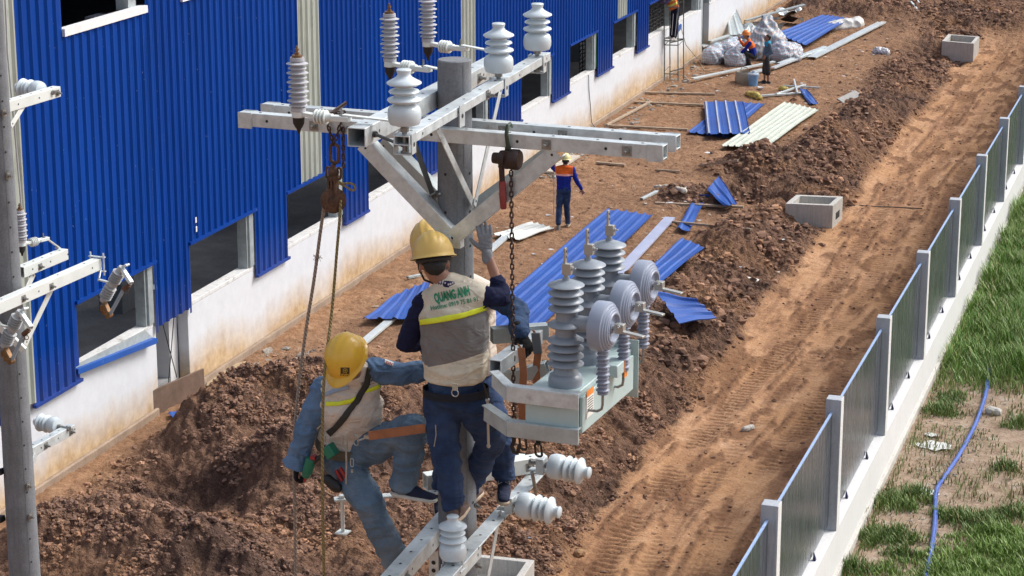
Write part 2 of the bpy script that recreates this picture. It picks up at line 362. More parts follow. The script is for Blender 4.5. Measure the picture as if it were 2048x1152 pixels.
def soil_mat():
    m, t, b = nodes('red brown soil'); g = t.nodes.new('ShaderNodeNewGeometry'); pos = g.outputs['Position']
    def at(n):
        a = t.nodes.new('ShaderNodeAttribute'); a.attribute_name = n; return a.outputs['Fac']
    n0 = noisen(t, .45, 5, .6, pos); n1 = noisen(t, 3.2, 6, .7, pos); n2 = noisen(t, 26, 5, .7, pos); n3 = noisen(t, 90, 3, .7, pos)
    yard = ramp(t, n1.outputs[0], [(.28, (.18, .096, .054)), (.5, (.33, .190, .108)), (.72, (.45, .28, .170))]).outputs[0]
    yard = mixc(t, ramp(t, n0.outputs[0], [(.42, (0, 0, 0)), (.62, (.6, .6, .6))]).outputs[0], yard, (.21, .122, .075))
    pile = ramp(t, n1.outputs[0], [(.3, (.14, .080, .058)), (.5, (.23, .137, .098)), (.66, (.33, .195, .122)), (.8, (.42, .28, .19))]).outputs[0]
    roadc = ramp(t, n1.outputs[0], [(.3, (.38, .205, .115)), (.55, (.53, .315, .180)), (.75, (.61, .40, .26))]).outputs[0]
    roadc = mixc(t, ramp(t, n0.outputs[0], [(.4, (0, 0, 0)), (.65, (.7, .7, .7))]).outputs[0], roadc, (.46, .255, .125))
    nb = noisen(t, .55, 4, .55, pos); nb.inputs['Distortion'].default_value = .6; pile = mixc(t, ramp(t, nb.outputs[0], [(.40, (0, 0, 0)), (.47, (.8, .8, .8))]).outputs[0], mixc(t, .5, pile, (.31, .17, .092)), pile); pile = mixc(t, ramp(t, nb.outputs[0], [(.54, (0, 0, 0)), (.64, (.75, .75, .75))]).outputs[0], pile, (.105, .067, .055))
    c = mixc(t, at('rough'), yard, pile); c = mixc(t, at('road'), c, roadc); ns_ = noisen(t, 1.0, 6, .7, coords(t, (2.6, .35, 1), 'World')); rs_ = ramp(t, ns_.outputs[0], [(.50, (0, 0, 0)), (.60, (.75, .75, .75))]).outputs[0]; mr_ = t.nodes.new('ShaderNodeMath'); mr_.operation = 'MULTIPLY'; L(t, rs_, mr_.inputs[0]); L(t, at('road'), mr_.inputs[1]); c = mixc(t, mr_.outputs[0], c, (.26, .138, .080)); c = mixc(t, at('damp'), c, (.19, .098, .056))
    vc = ramp(t, n1.outputs[0], [(.3, (.22, .16, .11)), (.55, (.36, .27, .20)), (.7, (.42, .36, .30))]).outputs[0]
    c = mixc(t, at('verge'), c, vc)
    c = mixc(t, .5, c, ramp(t, n2.outputs[0], [(.3, (.35, .33, .32)), (.55, (1, 1, 1)), (.75, (1.25, 1.2, 1.15))]).outputs[0], 'MULTIPLY')
    L(t, c, b.inputs['Base Color']); b.inputs['Roughness'].default_value = .95; b.inputs['Specular IOR Level'].default_value = .08
    def vor(sc, dist):
        v_ = t.nodes.new('ShaderNodeTexVoronoi'); v_.inputs['Scale'].default_value = sc; v_.inputs['Randomness'].default_value = 1
        dn = noisen(t, sc * .9, 3, .6, pos); mx = t.nodes.new('ShaderNodeMix'); mx.data_type = 'VECTOR'; mx.inputs[0].default_value = dist; L(t, pos, mx.inputs[4]); L(t, dn.outputs[1], mx.inputs[5]); L(t, mx.outputs[1], v_.inputs[0]); return v_.outputs[0]
    va, vb = vor(9, .12), vor(24, .06); av = t.nodes.new('ShaderNodeMath'); av.operation = 'MULTIPLY_ADD'; L(t, vb, av.inputs[0]); av.inputs[1].default_value = .5; L(t, va, av.inputs[2])
    iv = t.nodes.new('ShaderNodeMath'); iv.operation = 'MULTIPLY_ADD'; L(t, av.outputs[0], iv.inputs[0]); iv.inputs[1].default_value = -1.1; L(t, n2.outputs[0], iv.inputs[2])
    sm = t.nodes.new('ShaderNodeMath'); sm.operation = 'MULTIPLY_ADD'; L(t, at('rough'), sm.inputs[0]); sm.inputs[1].default_value = .65; sm.inputs[2].default_value = .30
    bm_ = bumpn(t, b, iv.outputs[0], .9, .07); L(t, sm.outputs[0], bm_.inputs['Strength']); b2 = t.nodes.new('ShaderNodeBump'); b2.inputs['Strength'].default_value = .6; b2.inputs['Distance'].default_value = .01
    L(t, n3.outputs[0], b2.inputs['Height']); L(t, bm_.outputs[0], b2.inputs['Normal']); L(t, b2.outputs[0], b.inputs['Normal']); return m
SOIL = soil_mat()
def grid_obj(name, xs, ys, kind='structure', drop=0):
    X_, Y_ = np.meshgrid(xs, ys); h, rough, road, dk, vg = terr(X_.ravel(), Y_.ravel()); n = len(xs); m_ = len(ys)
    co = np.stack([X_.ravel(), Y_.ravel(), h - drop], 1).astype(np.float32)
    i = np.arange(m_ - 1)[:, None] * n + np.arange(n - 1)[None]; i = i.ravel()
    fc = np.stack([i, i + 1, i + n + 1, i + n], 1)
    me = bpy.data.meshes.new(name); me.vertices.add(len(co)); me.vertices.foreach_set('co', co.ravel())
    me.loops.add(fc.size); me.loops.foreach_set('vertex_index', fc.ravel().astype(np.int32))
    me.polygons.add(len(fc)); me.polygons.foreach_set('loop_start', np.arange(0, fc.size, 4, dtype=np.int32)); me.polygons.foreach_set('loop_total', np.full(len(fc), 4, dtype=np.int32))
    me.update(); me.validate(); me.materials.append(SOIL)
    for nm, a in (('rough', np.clip(rough * 1.2, 0, 1)), ('road', road), ('damp', np.clip(dk, 0, 1)), ('verge', vg)):
        at = me.attributes.new(nm, 'FLOAT', 'POINT'); at.data.foreach_set('value', a.astype(np.float32))
    me.shade_smooth(); o = bpy.data.objects.new(name, me); COL.objects.link(o); o['kind'] = kind; return o
def yspace(y0, y1, k):
    ys = [y0]
    while ys[-1] < y1: ys.append(ys[-1] + k * ys[-1])
    ys[-1] = y1; return np.array(ys)
ysA = yspace(24.0, 92.0, .00095)
grid_obj('ground', np.linspace(-17.1, -8.5, 330), ysA)
grid_obj('road', np.linspace(-8.5, -5.11, 130), ysA)
grid_obj('verge', np.linspace(-5.11, 3.0, 120), yspace(20, 92, .0025))
# coarse surroundings, well outside the photograph
mb = MB()
for (a, b) in (((-120, -60, -.9), (-17.1, 24.05, -.15)), ((-17.1, -60, -.9), (3, 24.0, -.45)), ((3, -60, -.9), (150, 400, -.8)), ((-120, 92, -.9), (3, 400, -.3)), ((-17.1, 22, -.9), (3, 24.02, -.6))):
    pass
surr = MB(); S_ = 500
surr.add([(-S_, -S_, -1.3), (S_, -S_, -1.3), (S_, S_, -1.3), (-S_, S_, -1.3)], [(0, 1, 2, 3)])
surr.add([(-17.1, -40, -.3), (-5.05, -40, -.3), (-5.05, 24.02, -.3), (-17.1, 24.02, -.3)], [(0, 1, 2, 3)])
surr.add([(-40, 91.9, .05), (3, 91.9, .05), (3, 300, .05), (-40, 300, .05)], [(0, 1, 2, 3)])
surr.add([(3, -40, -.85), (60, -40, -.85), (60, 300, -.85), (3, 300, -.85)], [(0, 1, 2, 3)])
tag(surr.build('surrounding_ground', SOIL, smooth=0), kind='structure')

# loose clods and stones: nobody could count them
def scatter(name, pts, sizes, material, sub=1, flat=.7, smooth=False, label=None, cat=None):
    base = []
    for k in range(8):
        vs, fs = ico(sub); a = np.array([tuple(v) for v in vs]); sd = 100 * k
        d = np.array([noise.noise(Vector(v) * 1.3 + Vector((sd, 0, 0))) for v in a]) * .8 + np.array([noise.noise(Vector(v) * 2.6 + Vector((sd, 9, 0))) for v in a]) * .75
        a = a * (1 + d)[:, None]; base.append(a)
    fs = np.array(ico(sub)[1]); V = []; Fc = []; off = 0; nb = len(base[0])
    n = len(pts); ang = rng.uniform(0, 6.28, n); kk = rng.integers(0, 8, n); asp = rng.uniform(.7, 1.3, (n, 2))
    for k in range(8):
        idx = np.where(kk == k)[0]
        if not len(idx): continue
        b = base[k][None] * np.stack([asp[idx, 0], asp[idx, 1], np.full(len(idx), flat)], 1)[:, None] * sizes[idx][:, None, None]
        c, s = np.cos(ang[idx])[:, None], np.sin(ang[idx])[:, None]
        v = np.stack([b[..., 0] * c - b[..., 1] * s, b[..., 0] * s + b[..., 1] * c, b[..., 2]], 2) + pts[idx][:, None]
        V.append(v.reshape(-1, 3)); Fc.append((fs[None] + (np.arange(len(idx)) * nb)[:, None, None] + off).reshape(-1, 3)); off += len(idx) * nb
    V = np.concatenate(V).astype(np.float32); Fc = np.concatenate(Fc).astype(np.int32)
    me = bpy.data.meshes.new(name); me.vertices.add(len(V)); me.vertices.foreach_set('co', V.ravel()); me.loops.add(Fc.size); me.loops.foreach_set('vertex_index', Fc.ravel())
    me.polygons.add(len(Fc)); me.polygons.foreach_set('loop_start', np.arange(0, Fc.size, 3, dtype=np.int32)); me.polygons.foreach_set('loop_total', np.full(len(Fc), 3, dtype=np.int32))
    me.update(); me.materials.append(material); me.shade_flat()
    if smooth: me.shade_smooth()
    o = bpy.data.objects.new(name, me); COL.objects.link(o); o['kind'] = 'stuff'
    if label: o['label'] = label; o['category'] = cat
    return o
def clod_mat():
    m, t, b = nodes('soil clods'); g = t.nodes.new('ShaderNodeNewGeometry'); pos = g.outputs['Position']
    n1 = noisen(t, 2.3, 5, .7, pos); n2 = noisen(t, 30, 4, .7, pos); ri = g.outputs['Random Per Island']
    c = ramp(t, n1.outputs[0], [(.3, (.15, .090, .067)), (.5, (.245, .150, .108)), (.7, (.37, .225, .140))]).outputs[0]; nb = noisen(t, .55, 4, .55, pos); nb.inputs['Distortion'].default_value = .6; c = mixc(t, ramp(t, nb.outputs[0], [(.40, (0, 0, 0)), (.47, (.8, .8, .8))]).outputs[0], mixc(t, .5, c, (.33, .185, .105)), c); c = mixc(t, ramp(t, nb.outputs[0], [(.54, (0, 0, 0)), (.64, (.7, .7, .7))]).outputs[0], c, (.12, .077, .063))
    c = mixc(t, .55, c, ramp(t, ri, [(0, (.5, .5, .5)), (.55, (1, 1, 1)), (.88, (1.45, 1.38, 1.3)), (1, (2.2, 2.1, 2.0))]).outputs[0], 'MULTIPLY')
    L(t, c, b.inputs['Base Color']); b.inputs['Roughness'].default_value = .95; b.inputs['Specular IOR Level'].default_value = .06
    bumpn(t, b, n2.outputs[0], .5, .01); return m
CLOD = clod_mat()
def scat_pts(n, x0, x1, y0, y1, fn):
    x = rng.uniform(x0, x1, n); y = rng.uniform(y0, y1, n); h, rough, road, dk, vg = terr(x, y)
    keep = rng.random(n) < fn(x, y, rough, road, dk, vg); return np.stack([x[keep], y[keep], h[keep]], 1)
p = scat_pts(120000, -16.5, -8.4, 25.0, 37.5, lambda x, y, r, rd, d, v: r ** 1.5 * .75 * sst(.42, .62, fbm(x, y, 1.6, 3, 401)) * (np.hypot(x + 14.95, y - 29.2) > .75))
scatter('dirt_clods', p, .010 + .050 * rng.random(len(p)) ** 4, CLOD, 2, .75, label='crumbly dark brown clods strewn over the big spoil heap by the wall', cat='dirt clods')
p = scat_pts(110000, -13, -7.9, 37.5, 92, lambda x, y, r, rd, d, v: r ** 2 * .45 * sst(.35, .56, fbm(x, y, 1.3, 3, 402)))
scatter('dirt_clods', p, .018 + .085 * rng.random(len(p)) ** 3.5, CLOD, 1, .75, label='brown clods and rubble along the bank between yard and track', cat='dirt clods')
p = scat_pts(34000, -16.5, -5.2, 25, 85, lambda x, y, r, rd, d, v: .16 * (1 - rd) + .04 + d * rd * .9)
scatter('dirt_crumbs', p, .010 + .032 * rng.random(len(p)) ** 3, CLOD, 1, .6, label='small dark crumbs of soil dropped on the flat yard and dirt track', cat='soil crumbs')
PEB = mat('grey pebbles', (.27, .235, .20), .85, 0, .6, 30)
p = scat_pts(9000, -4.7, -1.0, 24, 62, lambda x, y, r, rd, d, v: .75 * (np.exp(-((x + 4.3) / .5) ** 2) * (y < 40) + .10))
scatter('gravel', p, .008 + .03 * rng.random(len(p)) ** 3, PEB, 1, .6, label='grey gravel and mortar bits at the outer foot of the boundary wall', cat='gravel')

# ------------------------------------------------------------------ factory building
fb = thing('factory_building', 'long factory building with blue corrugated cladding over a stained white plinth wall', 'building', (XB, 28, 0))
Y0, Y1 = 18.0, 110.0
WZ0, WZ1 = 1.62, 2.68; CB = 1.43; PITCHR = .25
wins = [(30.0, 32.65), (34.0, 36.7), (38.15, 41.0), (42.28, 45.0), (47.4, 50.18), (52.7, 55.35), (56.9, 59.55), (61.2, 63.8), (65.2, 68.35), (68.8, 71.9), (73.45, 76.3), (77.8, 80.5), (82, 84.7), (86, 89)]
door = (32.72, 33.93)
strips = [(27.75, 28.6, WZ0 - .15), (38.8, 39.85, 2.70), (48.2, 49.2, 2.70), (61.7, 62.68, 2.70), (71.5, 72.4, 2.7), (81.5, 82.4, 2.7)]
# plinth wall, 0.2 m thick, with its door gaps
wl = MB()
def wseg(a, b, z1=1.53): wl.box2((XB - .2, a, -.3), (XB, b, z1))
for a, b in ((Y0, 32.72), (33.93, 72.35), (73.45, Y1)): wseg(a, b, 1.53)
wo_ = wl.build('plinth_wall', WWALL, fb, bevel=.01)
SILLM = mat('sill render', (.66, .66, .65), .7, 0, .12, 6, dirt=((.35, .32, .28), 4, .55))
for a, b in wins:
    sill = MB(); sill.box2((XB - .215, a + .02, 1.532), (XB + .006, b - .02, 1.60)); sill.build('window_sill', SILLM, fb, bevel=.008)
#'sill render', (.66, .66, .65), .7, 0, .12, 6, dirt=((.35, .32, .28), 4, .55)), fb, bevel=.008)
# footing strip
ft = MB(); ys = np.arange(Y0, Y1, .5)
ft.box2((XB + .002, Y0, -.5), (XB + .075, 32.6, .13)); ft.box2((XB + .002, 34.05, -.5), (XB + .075, 72.2, .13)); ft.box2((XB + .002, 73.6, -.5), (XB + .075, Y1, .13))
ft.build('footing', concrete_mat('old footing concrete', (.32, .24, .175), .45, 2.2, (.17, .11, .075)), fb, bevel=.02)
# the corrugated cladding: ribs with real depth, cut round windows and translucent strips
def rib(yv):
    q = (yv / PITCHR) % 1.0
    if q < .16: return .036 * q / .16
    if q < .32: return .036
    if q < .38: return .036 * (.38 - q) / .06
    if .62 < q < .66 or .76 < q < .80: return .004
    return 0.0
def ribpts(a, b):
    ks = [0, .16, .32, .38, .62, .64, .66, .76, .78, .80]; out = [a]
    i = math.floor(a / PITCHR) - 1
    while i * PITCHR < b:
        for k in ks:
            yv = (i + k) * PITCHR
            if a + 1e-4 < yv < b - 1e-4: out.append(yv)
        i += 1
    return out + [b]
CX_ = XB + .05
def cladseg(m, a, b, z0, z1):
    if b - a < .02: return
    ys_ = ribpts(a, b); vs = []
    for yv in ys_: vs += [(CX_ + rib(yv), yv, z0), (CX_ + rib(yv), yv, z1), (CX_ + rib(yv) - .004, yv, z0)]
    fs = []
    for i in range(len(ys_) - 1): fs += [(3 * i, 3 * i + 3, 3 * i + 4, 3 * i + 1), (3 * i + 2, 3 * i, 3 * i + 3, 3 * i + 5)]
    m.add(vs, fs)
CADE = 65.2                       # the last blue sheet fixed so far at the bottom
TOPZ = 11.5; UZ0, UZ1 = 6.90, 8.4
upw = [(30.0, 32.73), (34.0, 36.7), (38.15, 38.75), (42.28, 45.0), (47.4, 48.1), (52.7, 55.35), (56.9, 59.55)]
clad = MB()
edges = sorted({28.6, Y0, 27.75, CADE} | {a for q in wins for a in q} | {q[i] for q in strips for i in (0, 1)} | {a for q in upw for a in q} | {door[0], door[1]} | {Y1})
for a, b in zip(edges[:-1], edges[1:]):
    c = (a + b) / 2; st = [q for q in strips if q[0] < c < q[1]]; wi = any(q[0] < c < q[1] for q in wins); up_ = any(q[0] < c < q[1] for q in upw)
    if st: continue
    z0 = WZ1 if wi else (1.53 if door[0] < c < door[1] else CB)
    if c > CADE: z0 = WZ1
    if up_: cladseg(clad, a, b, z0, UZ0); cladseg(clad, a, b, UZ1, TOPZ)
    else: cladseg(clad, a, b, z0, TOPZ)
clad.build('cladding', BLUE, fb, smooth=0)
scr = MB()
for zz in (1.58, 2.95, 4.30, 5.65, 7.0):
    for i in range(int(28.7 / PITCHR), int(60 / PITCHR)):
        yy = (i + .50) * PITCHR
        if zz < 2.8 and any(a < yy < b for a, b in wins + [door]): continue
        if any(a < yy < b for a, b, _ in strips): continue
        if zz == 7.0 and any(a < yy < b for a, b in upw): continue
        scr.ell((CX_ + .003, yy, zz), (.005, .010, .010), n=1)
o = scr.build('cladding_screws', mat('screw heads', (.35, .40, .50), .4, .3), fb); o['kind'] = 'stuff'
for (a, b, z0) in strips:
    s_ = MB(); cladseg(s_, a, b, z0, TOPZ); s_.build('translucent_strip', PALEB, fb, smooth=0)
    for zz in np.arange(z0 + .9, TOPZ, 1.55): s_ = MB(); s_.box2((CX_ - .05, a - .02, zz), (CX_ - .008, b + .02, zz + .09)); s_.build('wall_rail', WTRIM, fb)
for a, b in wins[:9]:
    trim = MB(); trim.box2((CX_ - .012, a - .04, WZ1 - .045), (CX_ + .045, b + .04, WZ1 + .012)); trim.build('edge_flashing', BLUE, fb)
solid = [(28.57, 30.0), (36.7, 38.15), (41.0, 42.28), (45.0, 47.4), (50.18, 52.7), (55.35, 56.9), (59.55, 61.2), (63.8, 65.2)]
for a, b in solid:
    trim = MB(); trim.box2((CX_ - .02, a - .02, CB - .05), (CX_ + .05, b + .02, CB + .0)); trim.build('edge_flashing', BLUE, fb)
for a, b in upw: ut = MB(); ut.box2((CX_ - .10, a, UZ0 - .08), (CX_ + .05, b, UZ0 + .035)); ut.build('upper_sill', WTRIM, fb)
# steel posts at window sides
for a, b in wins:
    s_ = MB(); s_.box2((XB - .19, b - .26, 1.60), (XB - .005, b - .06, 3.2)); s_.box2((XB - .002, b - .20, 1.62), (XB + .03, b - .03, 2.66))
    s_.build('window_post', GALVD, fb)
s_ = MB(); s_.box2((XB - .3, 72.38, -.1), (XB - .05, 72.75, 3.2)); s_.build('steel_column', GALVD, fb, bevel=.01)
s_ = MB(); s_.box2((XB - .19, 73.47, 1.6), (XB - .02, 73.8, 3.2)); s_.build('window_post', GALVD, fb)
for a, b in upw[:2]:
    s_ = MB(); s_.box2((XB - .25, b - .42, UZ0), (XB - .03, b - .16, UZ1)); s_.build('window_post', GALVD, fb)
# door return, crossed wires
s_ = MB(); s_.box2((XB - .75, 33.60, .02), (XB - .205, 33.90, 1.9)); s_.build('door_jamb', WTRIM, fb)
s_ = MB()
for (a, b) in (((33.15, 1.5), (33.62, .35)), ((33.62, 1.5), (33.30, .35))): s_.cyl((XB - .1, a[0], a[1]), (XB - .1, b[0], b[1]), .008)
s_.build('cross_wire', BLACKP, fb)
# interior
s_ = MB(); s_.box2((-60, Y0, -.6), (XB - .21, Y1, .33)); s_.build('floor_slab', concrete_mat('interior floor slab', (.27, .27, .27), .5, .9, (.10, .10, .10)), fb)
s_ = MB(); s_.box2((-60.3, Y0, -.6), (-60.01, Y1, TOPZ)); s_.box2((-60, Y0 - .3, -.6), (XB + .0, Y0 - .01, TOPZ)); s_.box2((-60, Y1 + .01, -.6), (XB + .0, Y1 + .3, TOPZ)); s_.build('inner_wall', mat('grey inner wall', (.16, .17, .18), .8), fb)
for x0_, x1_ in ((-60.5, -31), (-27, -25.5), (-21.5, XB + .4)): s_ = MB(); s_.box2((x0_, Y0 - .4, TOPZ + .01), (x1_, Y1 + .4, TOPZ + .2)); s_.build('light_shaping_roof', BLUE, fb)  # unseen roof, its gaps shaped to let daylight onto the floor inside
s_ = MB(); s_.box2((-31.02, 47, TOPZ + .02), (-21.48, Y1, TOPZ + .19)); s_.build('light_shaping_roof', BLUE, fb)  # added unseen piece closing the gaps, keeps the far windows dark
for yy in (31.5, 37, 44.5, 53, 60, 68): 
    s_ = MB(); s_.box2((XB - 3.4, yy, .33), (XB - 2.9, yy + .5, 6)); s_.build('inner_column', mat('inner column paint', (.22, .24, .26), .6), fb)
DM = mat('dark reinforcing mesh', (.05, .045, .042), .8, .2, .4, 20)
for wi in (4, 5, 7, 9):
    a, b = wins[wi]; s_ = MB()
    for i in range(16):
        z = 1.2 + i * .12; pts = [(XB - .9 - .05 * (k % 2), a + (b - a) * k / 12, z + random.uniform(-.025, .025)) for k in range(13)]; s_.tube(pts, .017, 4)
    for k in range(9): s_.tube([(XB - .93, a + (b - a) * k / 8, 1.1), (XB - .97, a + (b - a) * k / 8 + .1, 3.1)], .012, 4)
    s_.build('wire_mesh', DM, fb, smooth=0)
s_ = MB()
for k in range(7): s_.tube([(XB - .55 - .1 * math.sin(k), 61.45 + k * .09, 1.3), (XB - .6, 61.45 + k * .09, 2.3), (XB - .6, 61.45 + k * .1, 3.3)], .06, 6)
s_.build('green_netting', mat('green netting', (.01, .12, .035), .7), fb)
# white labels stuck on the cladding
for (px, py) in ((392, 440), (393, 458)):
    q = GX(px, py, CX_ + .032); s_ = MB(); s_.box(q, (.003, .05, .10)); s_.build('paper_sticker', WTRIM, fb)
# the flashing that has come loose below the first window
lf = MB(); a = GX(150, 738, XB + .06); b = GX(309, 676, XB + .10)
lf.bar(a, b, .10, .012, (0, 0, 1)); lf.bar(a + Vector((.05, 0, -.045)), b + Vector((.05, 0, -.045)), .012, .08)
lf2 = MB(); 
o = lf.build('loose_flashing', BLUES); tag(o, 'bent blue edge flashing hanging loose below the nearest window opening', 'flashing')
lf2 = MB(); c1 = GX(152, 729, XB + .03); c2 = GX(290, 660, XB + .05); c3 = GX(305, 675, XB + .05); lf2.add([c1, c2, c3, a + Vector((-.004, 0, 0.01)), c1 + Vector((.004, 0, .0)), c2 + Vector((.004, 0, 0)), c3 + Vector((.004, 0, 0)), a + Vector((.0, 0, .01))], [(0, 1, 2, 3), (7, 6, 5, 4)])
lf2.build('flashing_web', GALVD, o)
# second loose blue flashing by the ladder
a = GX(1343, 75, XB + .05); b = GX(1362, 52, XB + .05); s_ = MB(); s_.bar(a, b, .05, .14); tag(s_.build('loose_flashing', BLUES), 'short blue flashing offcut lying on the sill behind the ladder tower', 'flashing')

# ------------------------------------------------------------------ boundary wall with posts and metal panels
FX = -5.0; FW = .22
bw = thing('boundary_wall', 'low white boundary wall with tall posts and shiny metal infill panels', 'wall', (FX, 30, 0))
WOUT = concrete_mat('white wall paint weathered', (.66, .66, .65), .05, 1.5, (.5, .47, .42))
PSTG = concrete_mat('grey post', (.40, .43, .47), .08, 4)  # grey post body, the outer face carries a white plate
s_ = MB(); s_.box2((FX - FW, 16, -1.4), (FX, 96, .05)); s_.build('base_wall', WOUT, bw, bevel=.008)
s_ = MB(); s_.box2((FX - FW - .02, 16, -1.4), (FX + .05, 96, -.62)); s_.build('footing', concrete_mat('footing render', (.52, .50, .46), .15, 2), bw, bevel=.015)
def panel_mat():
    m, t, b = nodes('streaked metal panel'); v = coords(t, (1, 9, .4), 'World'); n = noisen(t, 2.4, 6, .65, v); n2 = noisen(t, .8, 3, .5, coords(t, (1, 1, 1), 'World'))
    r = ramp(t, n.outputs[0], [(.33, (.13, .15, .17)), (.6, (.24, .26, .30)), (.76, (.62, .65, .70))]).outputs[0]; L(t, r, b.inputs['Base Color'])
    mr = t.nodes.new('ShaderNodeMapRange'); L(t, n.outputs[0], mr.inputs[0]); mr.inputs[1].default_value = .3; mr.inputs[2].default_value = .75; mr.inputs[3].default_value = .12; mr.inputs[4].default_value = .42
    L(t, mr.outputs[0], b.inputs['Roughness']); b.inputs['Metallic'].default_value = .78; bumpn(t, b, n.outputs[0], .15, .01); return m
PANM = panel_mat(); RAILM = mat('pale blue plastic film edge', (.30, .42, .66), .4, 0, .2, 20)
for i in range(-2, 15):
    y = 26.24 + 4.51 * i + (.0 if i else 0)
    s_ = MB(); s_.box2((FX - FW, y - .1, .052), (FX - .004, y + .12, 2.05)); po = s_.build('post', PSTG, bw, bevel=.008)
    s_ = MB(); s_.box2((FX - .003, y - .098, .054), (FX + .004, y + .118, 2.045)); s_.build('post_face', WOUT, po)
    a, b = y + .13, y + 4.51 - .11; xp = FX - .13
    s_ = MB(); s_.box2((xp - .012, a, .13), (xp + .012, b, 1.84)); s_.build('infill_panel', PANM, bw)
    s_ = MB(); s_.box2((xp - .016, a - .01, 1.842), (xp + .016, b + .005, 1.864)); s_.build('top_rail', RAILM, bw)
    for q in (.28, .72):
        s_ = MB(); yy = a + (b - a) * q; s_.add([(xp + .02, yy - .04, .052), (xp + .02, yy + .04, .052), (xp + .02, yy, .17), (xp + .06, yy - .04, .052), (xp + .06, yy + .04, .052), (xp + .03, yy, .17)], [(0, 1, 2), (3, 5, 4), (0, 3, 4, 1), (0, 2, 5, 3), (1, 4, 5, 2)]); s_.build('foot_bracket', mat('dark blue bracket', (.01, .015, .06), .5) if i == -2 and q < .5 else bpy.data.materials['dark blue bracket'], bw)

# ------------------------------------------------------------------ grass
def grass(name, n, regions, hmin, hmax, label, seedcol):
    V = []; Fs = []; k = 0; xs = []; 
    for (x0, x1, y0, y1, wgt, fn) in regions:
        m_ = int(n * wgt); x = rng.uniform(x0, x1, m_); y = rng.uniform(y0, y1, m_); d = fn(x, y); kp = rng.random(m_) < d; xs.append(np.stack([x[kp], y[kp], d[kp]], 1))
    a = np.concatenate(xs); h = terr(a[:, 0], a[:, 1])[0]; m_ = len(a)
    ht = rng.uniform(hmin, hmax, m_) * (.40 + .60 * a[:, 2]) * (.25 + 1.5 * fbm(a[:, 0], a[:, 1], 1.3, 3, 5)); ang = rng.uniform(0, 6.28, m_); ln = rng.uniform(.15, .75, m_); wd = rng.uniform(.005, .011, m_)
    dx, dy = np.cos(ang), np.sin(ang); px, py = -dy, dx
    root = np.stack([a[:, 0], a[:, 1], h - .01], 1)
    def pt(f, side):
        b = ht * ln * f * f; return root + np.stack([dx * b + px * wd * side, dy * b + py * wd * side, ht * (f - .22 * ln * f ** 3)], 1)
    W = np.stack([pt(0, 1), pt(0, -1), pt(.4, 1), pt(.4, -1), pt(.75, .7), pt(.75, -.7), pt(1.0, 0)], 1)
    V = W.reshape(-1, 3).astype(np.float32); base = (np.arange(m_) * 7)[:, None]
    q = np.array([[0, 1, 3], [0, 3, 2], [2, 3, 5], [2, 5, 4], [4, 5, 6]]); Fc = (base[:, :, None] + q[None]).reshape(-1, 3).astype(np.int32)
    me = bpy.data.meshes.new(name); me.vertices.add(len(V)); me.vertices.foreach_set('co', V.ravel()); me.loops.add(Fc.size); me.loops.foreach_set('vertex_index', Fc.ravel())
    me.polygons.add(len(Fc)); me.polygons.foreach_set('loop_start', np.arange(0, Fc.size, 3, dtype=np.int32)); me.polygons.foreach_set('loop_total', np.full(len(Fc), 3, dtype=np.int32)); me.update()
    m, t, b = nodes(name + ' blades'); g = t.nodes.new('ShaderNodeNewGeometry'); n1 = noisen(t, 1.1, 3, .6, g.outputs['Position'])
    c = ramp(t, g.outputs['Random Per Island'], seedcol).outputs[0]; c = mixc(t, ramp(t, n1.outputs[0], [(.4, (0, 0, 0)), (.65, (.65, .65, .65))]).outputs[0], c, (.16, .24, .05)); L(t, c, b.inputs['Base Color']); b.inputs['Roughness'].default_value = .55
    b.inputs['Transmission Weight'].default_value = 0; me.materials.append(m); me.shade_smooth()
    o = bpy.data.objects.new(name, me); COL.objects.link(o); return tag(o, label, 'grass', kind='stuff')
GC = [(0, (.06, .14, .02)), (.5, (.13, .27, .035)), (.82, (.22, .36, .07)), (.90, (.36, .32, .14)), (1, (.42, .34, .18))]
def far_mass(x, y):
    return sst(39.2, 43.5, y + (fbm(x, y, .9, 3, 12) - .5) * 4) * (x > -4.92)
grass('grass', 330000, [(-4.93, 3, 38, 78, 1, far_mass)], .12, .50, 'dense tall green grass filling the plot beyond the boundary wall', GC)
G2 = [GZ(1960, 1110, -.78), GZ(1850, 1145, -.78), GZ(1985, 1040, -.78)]
def clumps(cs):
    def f(x, y):
        d = 0
        for (cx, cy, r) in cs:
            d = np.maximum(d, np.clip(1.25 - np.hypot(x - cx, y - cy) / r + (fbm(x, y, 3, 3, 9) - .5) * 1.4, 0, 1))
        return d
    return f
def GP(px, py, r): q = GZ(px, py, -.78); return (q.x, q.y, r)
cl1 = [GP(1960, 1140, 1.0), GP(2040, 1110, 1.0), GP(1900, 1152, .6), GP(1960, 1190, 1.3), GP(2060, 1150, 1.2)]
grass('grass', 120000, [(-5, 1, 25, 34, 1, clumps(cl1))], .10, .26, 'bright fine grass patch at the bottom right corner beside the blue hose', [(0, (.13, .25, .04)), (.6, (.20, .33, .06)), (1, (.34, .40, .14))])
cl2 = [GP(1790, 1010, .45), GP(1830, 1000, .35), GP(1900, 1040, .42), GP(1950, 1050, .5), GP(2010, 1030, .35), GP(1885, 825, .42), GP(1905, 800, .3), GP(1780, 1080, .4), GP(1740, 1085, .35), GP(1700, 1140, .35), GP(2015, 940, .22), GP(1800, 1110, .3), GP(2040, 850, .3), GP(1720, 1040, .18)]
grass('weeds', 170000, [(-5, 1, 26, 42, 1, clumps(cl2))], .09, .24, 'scattered green weed tufts on the bare soil by the wall foot', [(0, (.07, .14, .025)), (.6, (.11, .20, .04)), (.85, (.19, .22, .08)), (1, (.32, .22, .11))])

